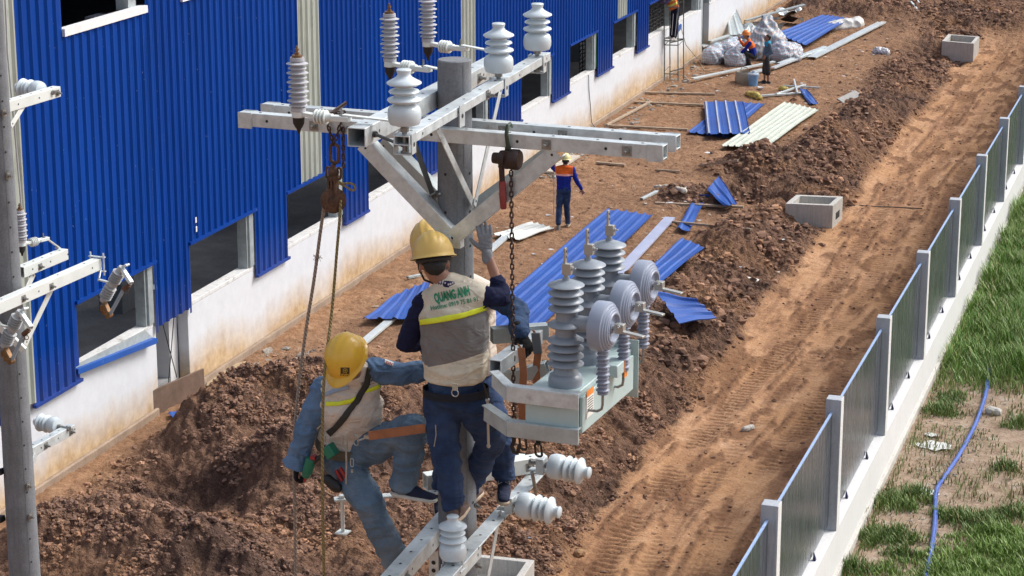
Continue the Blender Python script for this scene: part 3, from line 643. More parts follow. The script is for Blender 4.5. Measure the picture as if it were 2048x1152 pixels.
grass('weeds', 60000, [(-4.9, 1, 26, 42, 1, lambda x, y: .30 * sst(.42, .6, fbm(x, y, 1.4, 3, 33)) + .03 + .4 * np.exp(-((x + 4.85) / .12) ** 2))], .10, .30, 'thin sprigs and dry stalks sprinkled over the bare soil by the hose', [(0, (.08, .14, .03)), (.5, (.14, .18, .05)), (.75, (.30, .22, .11)), (1, (.36, .28, .17))])
# ------------------------------------------------------------------ utility poles and their steelwork
PIN = [(0, 0), (.05, 0), (.076, .008), (.085, .03), (.086, .06), (.083, .085), (.075, .098), (.055, .108), (.05, .113), (.078, .121), (.088, .131), (.084, .140), (.05, .152), (.048, .158), (.072, .166), (.080, .174), (.075, .182), (.048, .191), (.046, .199), (.074, .206), (.090, .216), (.088, .224), (.06, .238), (.040, .250), (.033, .262), (.037, .275), (.039, .284), (.034, .289), (0, .290)]
def pin_insulator(parent, fr, base, ax=(0, 0, 1), s=1.0, pin=.05, label=None):
    base = Vector(base); ax = Vector(ax).normalized()
    m = MB(); m.lathe([(r * s, z * s) for r, z in PIN], base + ax * pin, ax, 32); o = m.build('insulator', PORC, parent, fr.M, smooth=50)
    m = MB(); m.cyl(base - ax * .10, base + ax * (pin + .004), .013, 10); m.tube([base + ax * .012, base + ax * .035], .022, 6); m.tube([base - ax * .10, base - ax * .085], .022, 6)
    m.build('pin', BOLT, o, fr.M); return o
def shedprof(n, L_, rc, r1, r2, cap=.02):
    pr = [(0, 0), (rc * 1.25, 0), (rc * 1.25, cap), (rc, cap)]; dz = (L_ - 2 * cap) / n
    for i in range(n):
        z = cap + i * dz; r = r1 if i % 2 == (n - 1) % 2 else r2
        pr += [(rc, z + dz * .15), (rc * 1.2, z + dz * .28), (r, z + dz * .42), (r * .995, z + dz * .52), (rc * 1.3, z + dz * .78), (rc, z + dz * .9)]
    return pr + [(rc, L_ - cap), (rc * 1.25, L_ - cap * .9), (rc * 1.2, L_), (0, L_)]
def arrester(parent, fr, foot, mount, s=1.0):
    """standing surge arrester at foot, carried by an insulating bracket that runs to mount"""
    foot = Vector(foot); mount = Vector(mount); Z_ = Vector((0, 0, 1))
    m = MB(); m.lathe([(r * s, z * s) for r, z in shedprof(10, .285, .031, .058, .049)], foot + Z_ * .01, Z_, 28); o = m.build('surge_arrester', POLY, parent, fr.M, smooth=50)
    top = foot + Z_ * .295 * s
    m = MB(); m.cyl(top, top + Z_ * .012, .028 * s, 12); m.tube([top + Z_ * .012, top + Z_ * .026], .013 * s, 6); m.cyl(top, top + Z_ * .06 * s, .006 * s, 8); m.tube([top + Z_ * .034 * s, top + Z_ * .046 * s], .011 * s, 6); m.build('terminal', BRASS, o, fr.M)
    m = MB(); m.lathe([(.03 * s, -.055 * s), (.02 * s, -.075 * s), (.012 * s, -.085 * s), (.006 * s, -.11 * s)][::-1] + [(.032 * s, -.02 * s)], foot, Z_, 14); m.build('disconnector', BLACKP, o, fr.M)
    d = (mount - foot); h = Vector((d.x, d.y, 0)).normalized(); sd_ = Z_.cross(h)
    m = MB(); m.cyl(foot - Z_ * .022, foot + Z_ * .012, .036 * s, 14)
    q = foot + h * .10 * s - Z_ * .012
    m.bar(foot, q + h * .03 * s, .045 * s, .022 * s)
    for k in range(4): m.cyl(q + h * (.0 + .019 * k) * s, q + h * (.008 + .019 * k) * s, .040 * s, 14)
    m.cyl(q, q + h * .10 * s, .022 * s, 10); e = q + h * .10 * s; m.bar(e, e + h * .10 * s, .05 * s, .028 * s); m.build('bracket', WPAINT, o, fr.M, bevel=.003)
    m = MB(); m.bar(e + h * .06 * s + Z_ * .02, mount + Z_ * .012, .036 * s, .008); m.build('mounting_strap', WPAINT, o, fr.M)
    m = MB(); m.bolt(e + h * .05 * s + Z_ * .01, Z_, .012, .045); m.bolt(mount - h * .04 + Z_ * .016, Z_, .012, .02); m.build('bolt', BOLT, o, fr.M)
    return o
def crossarm(parent, fr, p0, p1, w=.075, h=.075, material=None, hollow=True, caps=True, nh=6, bolts=(), name='crossarm', holes=True):
    p0 = Vector(p0); p1 = Vector(p1); d = (p1 - p0).normalized(); B = basis(d); Lh = (p1 - p0).length; m = MB()
    c0 = p0 - B.col[1] * h / 2; c1 = p1 - B.col[1] * h / 2          # given points lie on the top face
    (m.hbeam if hollow else m.bar)(c0, c1, w, h)
    if caps:
        for c, sgn in ((c0, 1), (c1, -1)):
            m.box(c + d * sgn * .048 - B.col[1] * .004 + B.col[0] * (-(w / 2 + .003)), (.005, h + .016, .09), B); m.box(c + d * sgn * .048 - B.col[1] * .004 + B.col[0] * (w / 2 + .003), (.005, h + .016, .09), B)
    if holes:
        for i in range(nh):
            q = p0 + (p1 - p0) * ((i + .5) / nh); m.hole(q + B.col[1] * .0005, B.col[1])
            if i % 2 == 0:
                for sg in (-1, 1): m.hole(q - B.col[1] * h * .5 + B.col[0] * sg * w / 2 + d * .06, B.col[0] * sg)
    o = m.build(name, [material or GALV, DARK], parent, fr.M, bevel=.003)
    for t_ in bolts:
      q = p0 + (p1 - p0) * t_ - B.col[1] * h * .55
      for sg in (-1, 1):
        b = MB(); b.bolt(q + B.col[0] * sg * (w / 2 + .004), B.col[0] * sg, .017, .04); b.box(q + B.col[0] * sg * (w / 2 + .002), (.004, .055, .055), B)
        b.build('bolt', BOLT, o, fr.M)
    return o
def flat(parent, fr, p0, p1, w=.06, t=.008, material=None, name='brace', up=(0, 0, 1), angle=True):
    p0 = Vector(p0); p1 = Vector(p1); m = MB(); B = basis(p1 - p0, up); m.bar(p0, p1, w, t, up)
    if angle: m.bar(p0 + B.col[0] * (w / 2 - t / 2) - B.col[1] * (w / 2 + t * .5), p1 + B.col[0] * (w / 2 - t / 2) - B.col[1] * (w / 2 + t * .5), t, w, up)
    for p, s_ in ((p0, 1), (p1, -1)): m.hole(p + (p1 - p0).normalized() * s_ * .03 + B.col[1] * t / 2, B.col[1], .008)
    return m.build(name, [material or GALV, DARK], parent, fr.M, bevel=.0015)
def shaft(parent, fr, top, bot, holes):
    m = MB(); prof = []; n = 24
    for i in range(n + 1):
        z = bot + (top - bot) * i / n; prof.append((.095 + (PTR - z) / 150, z))
    prof[-1] = (prof[-1][0], top - .006); prof.append((prof[-1][0] - .006, top)); prof.append((0, top))
    m.lathe(prof, (0, 0, 0), (0, 0, 1), 48)
    for (z, a) in holes:
        r = .095 + (PTR - z) / 150; n_ = Vector((math.cos(a), math.sin(a), 0)); m.hole(Vector((0, 0, z)) + n_ * (r + .0008), n_, .009)
    # mould seam
    for a in (R(-35), R(145)):
        n_ = Vector((math.cos(a), math.sin(a), 0)); m.bar(n_ * (.095 + (PTR - bot) / 150) + Vector((0, 0, bot)), n_ * (.095 + (PTR - top) / 150) + Vector((0, 0, top - .02)), .006, .004, n_)
    return m.build('shaft', [CONCP, DARK], parent, fr.M, smooth=30)
PTR = PT
pole = thing('utility_pole', 'round grey concrete pole with galvanised crossarms where three workers are fitting equipment', 'utility pole', P.M, 'concrete poles with steel crossarms')
shaft(pole, P, PT, -.6, [(z, a) for z in [9.32, 9.1, 8.9, 8.72, 8.3, 8.05, 7.85, 7.6, 7.35, 7.1, 6.8, 6.5] for a in (R(-12), R(-100))])
# long pair across the line
crossarm(pole, P, (-1.285, -.14, 9.60), (1.29, -.14, 9.595), .075, .078, bolts=(.19, .44, .74, .92), nh=10)
crossarm(pole, P, (-1.285, .14, 9.60), (1.275, .14, 9.595), .075, .078, bolts=(.2, .6, .74), nh=10)
# upper pair along the line, slightly out of square
zt = PT - .18
a0 = P.pz(803, 272, zt); a1 = P.pz(1088, 104, zt); crossarm(pole, P, a0, a1, .085, .05, nh=9, hollow=True, caps=False, bolts=(.5,))
b0 = P.pz(712, 256, zt); b1 = P.pz(990, 112, zt); crossarm(pole, P, b0, b1, .10, .10, nh=8, bolts=(.3, .8), caps=False)
dV = (a1 - a0).normalized(); UPV = Vector((0, 0, 1))
# threaded tie rod between the pair
m = MB(); q0 = b0 + dV * .13 - UPV * .05 + Vector((.05, 0, 0)); q1 = a0 + dV * .04 - UPV * .06; m.cyl(q0, q1, .009, 8); m.tube([q0, q0 + (q1 - q0).normalized() * .025], .018, 6); m.build('tie_rod', mat('dark threaded rod', (.08, .085, .09), .5, .6), pole, P.M)
# stirrups with upright pin insulators on the near-right arm
for k, (px, py) in enumerate(((807, 272), (1008, 158), (1076, 112))):
    c = P.pz(px, py, zt); c = a0 + dV * max(.05, (c - a0).dot(dV)); m = MB(); B = basis(dV)
    zc = c - UPV * .055
    m.box(c + B.col[0] * .0475 - UPV * .045, (.005, .11, .07), B); m.box(c - B.col[0] * .0475 - UPV * .045, (.005, .11, .07), B); m.box(c - UPV * .1, (.09, .006, .07), B)
    for sg in (-1, 1): m.hole(c + B.col[0] * sg * .0505 - UPV * .05, B.col[0] * sg, .013)
    m.build('stirrup', [GALV, DARK], pole, P.M, bevel=.002)
    pin_insulator(pole, P, c + UPV * .0, pin=.035 if k else .045)
# side lug near the pole
c = P.pz(905, 212, zt); m = MB(); m.box(c + Vector((.055, 0, -.05)), (.006, .07, .12)); m.hole(c + Vector((.059, 0, -.05)), (1, 0, 0), .013); m.build('lug', [GALV, DARK], pole, P.M)
# surge arresters carried out to the left
for (fx, fy, mx, my) in ((597, 226, 835, 252), (780, 126, 905, 148), (856, 86, 985, 106)):
    mt = P.pz(mx, my, zt + .01); ft_ = Vector((0, 0, 0)); ft_ = P.pz(fx, fy, zt + .03)
    arrester(pole, P, ft_, mt)
# braces of the long pair: two in front, two behind, meeting at the pole
zb = 8.95
flat(pole, P, P.pv(724, 288, -.17), P.pv(905, 478, -.15), .085, .008, up=(0, -1, 0))
flat(pole, P, P.pv(1112, 303, -.17), P.pv(897, 482, -.165), .085, .008, up=(0, -1, 0))
m = MB(); c = P.pv(899, 476, -.155); m.box(c, (.085, .012, .075)); m.bolt(c - Vector((0, .006, 0)), (0, -1, 0), .02, .045); m.box(c + Vector((.045, .02, -.03)), (.05, .06, .05)); m.build('brace_bracket', GALV, pole, P.M, bevel=.003)
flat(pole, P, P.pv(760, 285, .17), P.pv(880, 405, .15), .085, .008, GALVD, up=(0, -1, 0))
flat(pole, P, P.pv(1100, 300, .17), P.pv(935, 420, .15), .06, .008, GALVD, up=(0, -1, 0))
# thin braces of the upper pair
flat(pole, P, P.pu(872, 250, .13), P.pu(948, 412, .125), .045, .006, up=(1, 0, 0), angle=False)
flat(pole, P, P.pu(1003, 172, .13), P.pu(949, 412, .135), .04, .006, up=(1, 0, 0), angle=False)
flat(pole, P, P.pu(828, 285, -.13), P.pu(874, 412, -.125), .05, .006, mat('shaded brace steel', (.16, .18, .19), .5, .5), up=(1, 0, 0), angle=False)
m = MB(); c = P.pu(876, 384, -.12); m.cyl(c, c + Vector((0, -.12, 0)), .008, 8); m.bolt(c + Vector((.02, -.03, 0)), (0, -1, 0), .022, .03); m.cyl(c + Vector((.02, -.06, 0)), c + Vector((.08, -.16, .03)), .007, 6); m.build('tie_bolt', BOLT, pole, P.M)
# lower pair: the workers stand on it
zl = PT - 2.76
l0 = P.pz(745, 1190, zl); l1 = P.pz(905, 1010, zl) ; crossarm(pole, P, l0, l1 + (l1 - l0).normalized() * .25, .10, .10, nh=9, caps=False, bolts=(.25,))
r0 = P.pz(862, 1180, zl + .01); r1 = P.pz(1094, 922, zl + .01); crossarm(pole, P, r0, r1, .10, .012, nh=9, hollow=False, caps=False); dL = (r1 - r0).normalized()
crossarm(pole, P, r0 - UPV * .014, r0 + dL * .75 - UPV * .014, .085, .075, nh=3, caps=False, hollow=True)
u0 = P.pz(849, 948, zl + .10); u1 = P.pz(1090, 908, zl + .12); crossarm(pole, P, u0, u1, .08, .10, WPAINT, nh=4, bolts=(.85,), caps=False)
flat(pole, P, P.pz(1002, 950, zl + .05), P.pz(1035, 908, zl + .05), .10, .01, WPAINT, up=(0, 0, 1), angle=False)
# flat step bar running out to the left with its threaded T bolt
s0 = P.pz(668, 999, zl + .02); s1 = P.pz(880, 984, zl + .03); flat(pole, P, s0, s1, .06, .012, WPAINT, name='step_bar', angle=False)
m = MB(); c = s0 + (s1 - s0).normalized() * .05; m.cyl(c + UPV * .02, c - UPV * .21, .012, 10); m.tube([c + UPV * .006, c + UPV * .025], .022, 6); m.box(c - UPV * .215, (.075, .075, .008)); m.build('t_bolt', WPAINT, pole, P.M)
# thin braces under the lower arms
flat(pole, P, P.pu(1000, 1022, .20), P.pu(968, 1200, .13), .05, .006, up=(1, 0, 0), angle=False)
m = MB(); m.cyl(P.pu(1064, 945, .2), P.pu(1072, 985, .2), .012, 8); m.build('rod', BOLT, pole, P.M)
m = MB(); c = P.pv(868, 1150, -.13); m.box(c, (.06, .008, .30)); m.hole(c + Vector((0, -.005, .08)), (0, -1, 0), .014); m.hole(c + Vector((0, -.005, .03)), (0, -1, 0), .014); m.build('slotted_strap', [GALV, DARK], pole, P.M)
for (px, py) in ((953, 1130), (951, 1010)):
    m = MB(); c = P.pv(px, py, -.10); m.bolt(c, (.8, -.5, 0), .016, .05); m.build('bolt', BOLT, pole, P.M)
# side-mounted insulators at the far end of the lower arms
for (px, py, qx, qy) in ((1098, 930, 1178, 940), (1036, 1008, 1118, 1016)):
    c = P.pu(px, py, .30); m = MB(); m.box(c + Vector((-.05, 0, -.01)), (.05, .07, .10)); m.cyl(c + Vector((-.06, 0, 0)), c + Vector((.03, 0, 0)), .013, 8); m.box(c + Vector((-.07, .01, -.045)), (.12, .06, .008)); m.build('side_bracket', GALV, pole, P.M, bevel=.002)
    pin_insulator(pole, P, c + Vector((-.03, 0, 0)), (1, -.06, -.03), s=.93, pin=.035)
# upright insulator under the boot and its stirrup
c = P.pz(906, 1128, zl + .005); m = MB(); m.box(c + UPV * -.03, (.13, .07, .012)); m.ring(c + UPV * .01, (0, 1, 0), .06, .007, 16, 6); m.box(c + Vector((.055, 0, -.06)), (.008, .07, .12)); m.box(c + Vector((-.055, 0, -.06)), (.008, .07, .12)); m.build('stirrup', GALV, pole, P.M, bevel=.002)
INS_FOOT = c + UPV * .0
pin_insulator(pole, P, c, s=.90, pin=.03)

# ---- second pole, further off at the left edge
PTR = PT + .3
pole2 = thing('utility_pole', 'round grey concrete pole at the left edge with white painted arms and hanging fuse cutouts', 'utility pole', Q.M, 'concrete poles with steel crossarms')
shaft(pole2, Q, 10.9, -.6, [(z, R(-28)) for z in np.arange(4.3, 9.2, .21)])
for (px, py) in ((14, 229), (60, 978), (68, 1040), (22, 355)):
    m = MB(); c = Q.pv(px, py, -.12); c.x = .105 + (PT - c.z) / 150 * .9; c.y = -.06; m.bolt(c, (.9, -.4, 0), .018, .05); m.box(c, (.01, .05, .06)); m.build('step_bolt', BOLT, pole2, Q.M)
def armQ(pa, pb, u, w=.075, h=.075, nb=(.5,), mm=None, ext=0.0):
    a = Q.pu(*pa, u); b = Q.pu(*pb, u); a.z = b.z; a = a - (b - a).normalized() * ext; crossarm(pole2, Q, a, b, w, h, mm or WPAINT, nh=5, bolts=nb, caps=False); return a, b
A1 = armQ((10, 222), (113, 172), -.10, .08, .09, (.93,))
A2 = armQ((40, 545), (128, 497), -.17, .085, .095, (.35,))
A3 = armQ((0, 604), (194, 516), .20, .085, .10, (.42, .62), ext=.6)
A4 = armQ((58, 905), (142, 848), .02, .08, .085, (.3, .9), GALV)
flat(pole2, Q, Q.pu(50, 207, -.08), Q.pu(22, 252, -.05), .05, .007, WPAINT, up=(1, 0, 0), angle=False)
flat(pole2, Q, Q.pu(68, 546, -.16), Q.pu(44, 600, -.12), .06, .007, WPAINT, up=(1, 0, 0), angle=False)
flat(pole2, Q, Q.pu(104, 576, .20), Q.pu(50, 690, .15), .06, .007, WPAINT, up=(1, 0, 0), angle=False)
flat(pole2, Q, Q.pu(78, 895, .04), Q.pu(63, 930, .08), .06, .008, GALV, up=(1, 0, 0), angle=False)
c = A1[1] - (A1[1] - A1[0]).normalized() * .12; pin_insulator(pole2, Q, c + Vector((-.04, 0, -.03)), (-1, .12, .02), s=.98, pin=.03)
c = A4[1] - (A4[1] - A4[0]).normalized() * .1; pin_insulator(pole2, Q, c + Vector((-.04, 0, .0)), (-1, .12, .02), s=.9, pin=.03)
arrester(pole2, Q, Q.pu(43, 487, -.30), A2[1] + Vector((-.02, -.04, 0)))
m = MB(); c = Q.pu(44, 428, -.3); m.tube([c, c + Vector((-.02, .0, .6)), c + Vector((-.05, 0, 1.4)), c + Vector((-.1, .1, 2.4))], .008, 6); m.build('lead_wire', mat('grey wire', (.4, .41, .42), .5), pole2, Q.M)
def cutout(tx, ty, bx, by, v, s=1.0):
    """fuse cutout: a ribbed leaning insulator, hinged fuse tube and contacts"""
    T_ = Q.pv(tx, ty, v); B_ = Q.pv(bx, by, v); ax = (T_ - B_).normalized(); L_ = (T_ - B_).length; side = Vector((1, -.25, 0)).normalized(); side = (side - ax * side.dot(ax)).normalized()
    pr = [(0, 0), (.034, 0), (.036, .03), (.03, .035)]
    def ribs(z0, n, dz, r): 
        out = []
        for i in range(n): z = z0 + i * dz; out += [(.034, z + dz * .1), (r, z + dz * .35), (r, z + dz * .5), (.034, z + dz * .8)]
        return out
    pr += ribs(.035, 5, (L_ * .5 - .06) / 5, .056) + [(.038, L_ * .46), (.044, L_ * .47), (.044, L_ * .56), (.038, L_ * .57)] + ribs(L_ * .57, 5, (L_ * .43 - .05) / 5, .056) + [(.03, L_ - .03), (.034, L_ - .02), (.028, L_), (0, L_ + .004)]
    m = MB(); m.lathe(pr, B_, ax, 26); o = m.build('fuse_cutout', mat('light grey porcelain', (.37, .385, .40), .3, 0, .03) if 'light grey porcelain' not in bpy.data.materials else bpy.data.materials['light grey porcelain'], pole2, Q.M, smooth=50)
    # hood at the top
    m = MB(); h0 = T_ - ax * .02; h1 = h0 + side * .17 - ax * .02; m.bar(h0 + ax * .01, h1, .045, .03, ax); m.bar(h0 + ax * .01, h0 + ax * .07 + side * .03, .02, .02, side); m.cyl(h0 + ax * .06 + side * .03, h0 + ax * .06 + side * .03 + Vector((0, .05, .0)), .012, 8); m.build('top_hood', GALV, o, Q.M, bevel=.003)
    m = MB(); e = B_ - ax * .02; m.bar(B_ + ax * .01, e + side * .12 - ax * .015, .045, .025, ax); m.box(e + side * .045 - ax * .02, (.06, .05, .05)); m.cyl(e + side * .13 - ax * .03 + Vector((0, -.03, 0)), e + side * .13 - ax * .03 + Vector((0, .03, 0)), .026, 10); m.box(e + side * .08 - ax * .045, (.05, .03, .04)); m.build('bottom_contact', BRASS, o, Q.M, bevel=.003)
    m = MB(); q1 = e + side * .135 - ax * .01; q0 = h1 - side * .04 - ax * .10 ; m.cyl(q1, q0, .016, 10); m.build('fuse_tube', mat('bluish fibre tube', (.26, .33, .40), .35) if 'bluish fibre tube' not in bpy.data.materials else bpy.data.materials['bluish fibre tube'], o, Q.M)
    m = MB(); m.cyl(q0, h1 - side * .01 - ax * .03, .022, 8); m.ring(q0 + side * .04, (0, 1, 0), .02, .004, 14, 5); m.build('top_contact', RUST, o, Q.M)
    m = MB(); m.ring(h1, side, .016, .006, 14, 6); m.build('hook_ring', SILV, o, Q.M)
    # bracket from the insulator waist to the arm
    w0 = B_ + ax * L_ * .52; return o, w0
o, w0 = cutout(244, 534, 206, 602, .92)
m = MB(); e = A3[1]; m.bar(w0, w0 + Vector((-.14, .0, .02)), .03, .012); m.bar(w0 + Vector((-.14, 0, .02)), e + Vector((.03, .0, -.10)), .035, .008, (0, 1, 0)); m.box(e + Vector((.0, .0, .012)), (.16, .03, .008)); m.box(e + Vector((0, 0, -.115)), (.16, .03, .008))
for sg in (-1, 1): m.cyl(e + Vector((sg * .065, 0, -.15)), e + Vector((sg * .065, 0, .05)), .008, 8)
m.build('hanger', GALV, o, Q.M)
o, w0 = cutout(41, 622, 8, 693, -.40)
m = MB(); m.bar(w0, w0 + Vector((-.16, .0, .02)), .03, .012); m.bar(w0 + Vector((-.16, 0, .02)), w0 + Vector((-.16, -.05, .42)), .035, .008, (0, 1, 0)); m.build('hanger', GALV, o, Q.M)
a = Q.pv(-14, 640, -.2); b = Q.pv(48, 700, -.12); m = MB(); m.bar(a, b, .05, .05); m.build('arm_stub', WPAINT, pole2, Q.M)
# dark brackets at the lower left of the pole
for (py, dy) in ((940, 0), (1030, 6)):
    m = MB(); a = Q.pv(-12, py + 8, -.1); b = Q.pv(6, py + 2 + dy, -.1); m.bar(a, b, .07, .05); m.build('cable_bracket', BLACKP, pole2, Q.M)

# ------------------------------------------------------------------ recloser swinging on the hoist
def pr_(px, py, v): return P.pv(px, py, v)
RU = .86
fA = P.pu(1151, 800, RU + .13); fB = P.pu(1264, 668, RU + .13)         # top front edge, near end and far end
zT = (fA.z + fB.z) / 2 - .028; yN, yF = fA.y, fB.y
print('recloser', fA, fB)
rec = thing('recloser', 'pale green switch tank with three grey insulators and round coils hanging beside the workers', 'recloser', P.M @ Matrix.Translation((RU, yN, zT - .3)))
W2 = .15; TH = .232
m = MB(); m.box2((RU - W2, yN + .006, zT - TH), (RU + W2 - .02, yF, zT)); m.build('tank', TANK, rec, P.M, bevel=.006)
m = MB(); m.box2((RU - W2 - .005, yN - .006, zT - TH - .045), (RU + W2, yN + .002, zT + .008)); m.build('end_plate', TANK, rec, P.M, bevel=.002); m = MB()
m.box2((RU - W2 + .0, yF + .002, zT - TH - .06), (RU + W2 + .02, yF + .010, zT + .05)); m.build('end_plate', TANK, rec, P.M, bevel=.002)
m = MB(); m.box2((RU + W2 - .015, yN + .05, zT - TH + .0), (RU + W2 + .002, yF - .03, zT - .03)); m.build('side_cover', TANK, rec, P.M, bevel=.003)
m = MB(); m.box2((RU + W2 - .02, yN + (yF - yN) * .45, zT - .02), (RU + W2 + .07, yN + (yF - yN) * .62, zT + .05)); m.build('control_box', TANK, rec, P.M, bevel=.006)
m = MB(); m.box((RU + W2 + .005, yN + .16, zT - .10), (.003, .11, .13)); m.build('label_plate', mat('white label', (.75, .74, .70), .5, 0, .03), rec, P.M)
m = MB(); m.box((RU + W2 + .0055, yN + .16, zT - .028), (.003, .11, .035)); m.box((RU + W2 + .072, yN + (yF - yN) * .6, zT - .0), (.003, .05, .10)); m.build('warning_label', mat('orange label', (.75, .25, .05), .5), rec, P.M)
m = MB()
for k in range(6): m.box((RU + W2 + .0072, yN + .16, zT - .06 - k * .014), (.001, .085, .004))
m.build('label_text', DARK, rec, P.M)
# mounting arms: two bent channels clamped to the near plate
RP0 = P.pv(988, 742, yN + .10); 
for (za, px, py) in ((zT + .012, 988, 742), (zT - TH + .045, 972, 806)):
    e0 = Vector((RU + W2 + .01, yN - .01, za)); e1 = Vector((RU - W2 - .10, yN - .01, za)); e2 = P.pv(px, py, yN + .14); m = MB()
    e2.z = za + .02
    for a, b in ((e0, e1), (e1, e2)):
        m.bar(a, b, .055, .008); m.bar(a + Vector((0, -.025, -.042)), b + Vector((0, -.025, -.042)), .008, .084)
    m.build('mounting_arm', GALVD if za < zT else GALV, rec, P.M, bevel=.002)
# frame beams between arms and pole
m = MB(); k1 = P.pv(990, 735, yN + .22); k2 = P.pv(1075, 672, yN + .9); m.hbeam(k1, k2, .07, .085); m.build('frame_beam', GALV, rec, P.M, bevel=.003)
m = MB(); k3 = P.pv(983, 680, yN + .75); k4 = P.pv(1095, 662, yN + .95); k3.z = k4.z - .0; m.hbeam(k3, k4, .07, .09); m.hole((k3 + k4) / 2 + Vector((.0, -.036, 0)), (0, -1, 0), .012); m.build('frame_beam', GALVD, rec, P.M, bevel=.003)
m = MB(); k5 = P.pv(1003, 760, yN + .55); k6 = P.pv(1095, 735, yN + .6); m.hbeam(k5, k6, .07, .075); m.build('frame_beam', GALVD, rec, P.M, bevel=.003)
BUSH = [(0, 0), (.085, 0), (.085, .05), (.078, .075), (.066, .085), (.062, .11), (.055, .12)]
def shedb(z, r=.092, rc=.055): return [(rc, z - .012), (r * .93, z - .006), (r, z + .001), (r * .985, z + .007), (rc * 1.2, z + .03), (rc, z + .036)]
zz = .15
for k in range(4): BUSH += shedb(zz); zz += .056
BUSH += [(.055, zz + .04)] + shedb(zz + .055) + [(.052, zz + .12)]; zz += .17
for k in range(3): BUSH += shedb(zz, .088, .052); zz += .055
BUSH += [(.052, zz - .012), (.086, zz - .004), (.092, zz + .003), (.088, zz + .010), (.055, zz + .030), (.020, zz + .040), (.018, zz + .06), (0, zz + .06)]
HB = zz + .06; HS = HB
scl = None
# true height from the photograph: near bushing base and tip
by_ = [P.pu(1118, 770, RU - .03), P.pu(1170, 0, RU), P.pu(1215, 0, RU)]
c0 = P.pu(1118, 772, RU - .02); t0 = P.pu(1127, 556, RU - .02); fs_ = (t0.z - zT) / (HB - .03); print('bushing scale', fs_, c0, t0)
tipx = [P.pz(1128, 562, t0.z), P.pz(1172, 522, t0.z), P.pz(1214, 483, t0.z)]; print('tips', tipx)
for k, tp in enumerate(tipx):
    bx, by = tp.x + .012, tp.y
    m = MB(); m.lathe([(r * (1.09 if r > .07 else 1.03), z * fs_) for r, z in BUSH], (bx, by, zT), (0, 0, 1), 36)
    zc = zT + (.15 + 4 * .056 + .055) * fs_ + .015
    m.lathe([(.045, 0), (.045, .10), (.05, .115), (.036, .118), (.036, .13), (.052, .134), (.052, .142), (.038, .146), (.036, .16)], (bx + .03, by, zc), (1, -.02, 0), 24)
    o = m.build('bushing', EPOXY, rec, P.M, smooth=45)
    tz = zT + HB * fs_; m = MB(); m.cyl((bx, by, tz - .01), (bx, by, tz + .05), .012, 10); m.box((bx - .006, by, tz + .085), (.012, .028, .15)); m.box((bx + .006, by, tz + .045), (.05, .035, .06)); m.bolt((bx + .03, by, tz + .05), (1, 0, 0), .012, .025); m.hole((bx + .0005, by, tz + .11), (1, 0, 0), .007); m.hole((bx - .006 + .0065, by, tz + .14), (1, 0, 0), .007)
    m.build('terminal', [SILV, DARK], o, P.M, bevel=.002)
    # round coil with stepped rings, its axis pointing away from the tank
    dc = Vector((bx + .165, by, zc - .0)); pr2 = [(0, 0), (.10, 0), (.128, .008), (.130, .03), (.130, .075), (.127, .085), (.118, .088), (.114, .098), (.106, .099), (.103, .108), (.095, .109), (.092, .116), (.084, .117), (.080, .122), (.072, .122), (.068, .112), (.064, .100), (.030, .098), (.028, .112), (0, .112)]
    m = MB(); m.lathe([(r * 1.06, z * .95) for r, z in pr2], dc, (1, -.05, -.02), 48); o = m.build('coil', SPOOLM, rec, P.M, smooth=22)
    e = dc + Vector((.09, -.006, 0)); m = MB(); m.cyl(e, e + Vector((.07, 0, 0)), .012, 10); m.box(e + Vector((.055, -.0, .0)), (.05, .045, .05)); m.bar(e + Vector((.05, 0, -.015)), e + Vector((.20, -.03, -.025)), .035, .012); m.bolt(e + Vector((.055, -.022, .012)), (0, -1, 0), .013, .02)
    m.build('terminal', SILV, o, P.M, bevel=.002)
    # slim arrester below each coil
    sb = dc + Vector((.06, -.03, -.37)); m = MB(); m.lathe(shedprof(11, .27, .024, .038, .033, .012), sb, (0, 0, 1), 24); o = m.build('surge_arrester', mat('blue grey rubber', (.24, .26, .33), .45) if not k else bpy.data.materials['blue grey rubber'], rec, P.M, smooth=45)
    m = MB(); m.tube([sb + Vector((0, 0, .0)), sb + Vector((0, 0, -.06)), sb + Vector((-.005, 0, -.085)), sb + Vector((-.03, 0, -.10)), sb + Vector((-.10, 0.01, -.105))], .008, 8); m.build('earth_rod', BOLT, o, P.M)

# ------------------------------------------------------------------ chain hoist, block and ropes
def chain(m, p0, p1, link=.036, r=.0042, sag=0, wob=.0):
    p0 = Vector(p0); p1 = Vector(p1); n = max(2, int((p1 - p0).length / (link * .72))); d = (p1 - p0).normalized()
    for i in range(n):
        t_ = (i + .5) / n; c = p0.lerp(p1, t_) + Vector((math.sin(t_ * 9) * wob, 0, -sag * 4 * t_ * (1 - t_))); ax = Vector((1, 0, 0)) if i % 2 else Vector((0, 1, 0))
        ax = (ax + Vector((.2 * math.sin(i), 0.2, 0))).normalized(); ax = (ax - d * ax.dot(d)); 
        if ax.length < .01: ax = Vector((0, 0, 1))
        m.ring(c, ax, link * .24, r, 10, 5, stretch=link * .42, sdir=d)
HU = P.pv(1022, 320, -.185)
ho = thing('chain_hoist', 'dark oily lever hoist with red handle hooked on the front crossarm right of the pole', 'chain hoist', P.M @ Matrix.Translation(HU))
m = MB(); t_ = P.pv(1016, 262, -.185); pts = [t_ + Vector((.0, .06, .012)), t_ + Vector((0, .03, .035)), t_ + Vector((0, -.005, .03)), t_ + Vector((0, -.022, -.01)), t_ + Vector((.004, -.015, -.07)), t_ + Vector((.008, 0, -.11))]; m.tube(pts, [.007, .010, .011, .012, .012, .012], 10); m.build('top_hook', mat('dark green hook', (.05, .07, .05), .5, .4), ho, P.M)
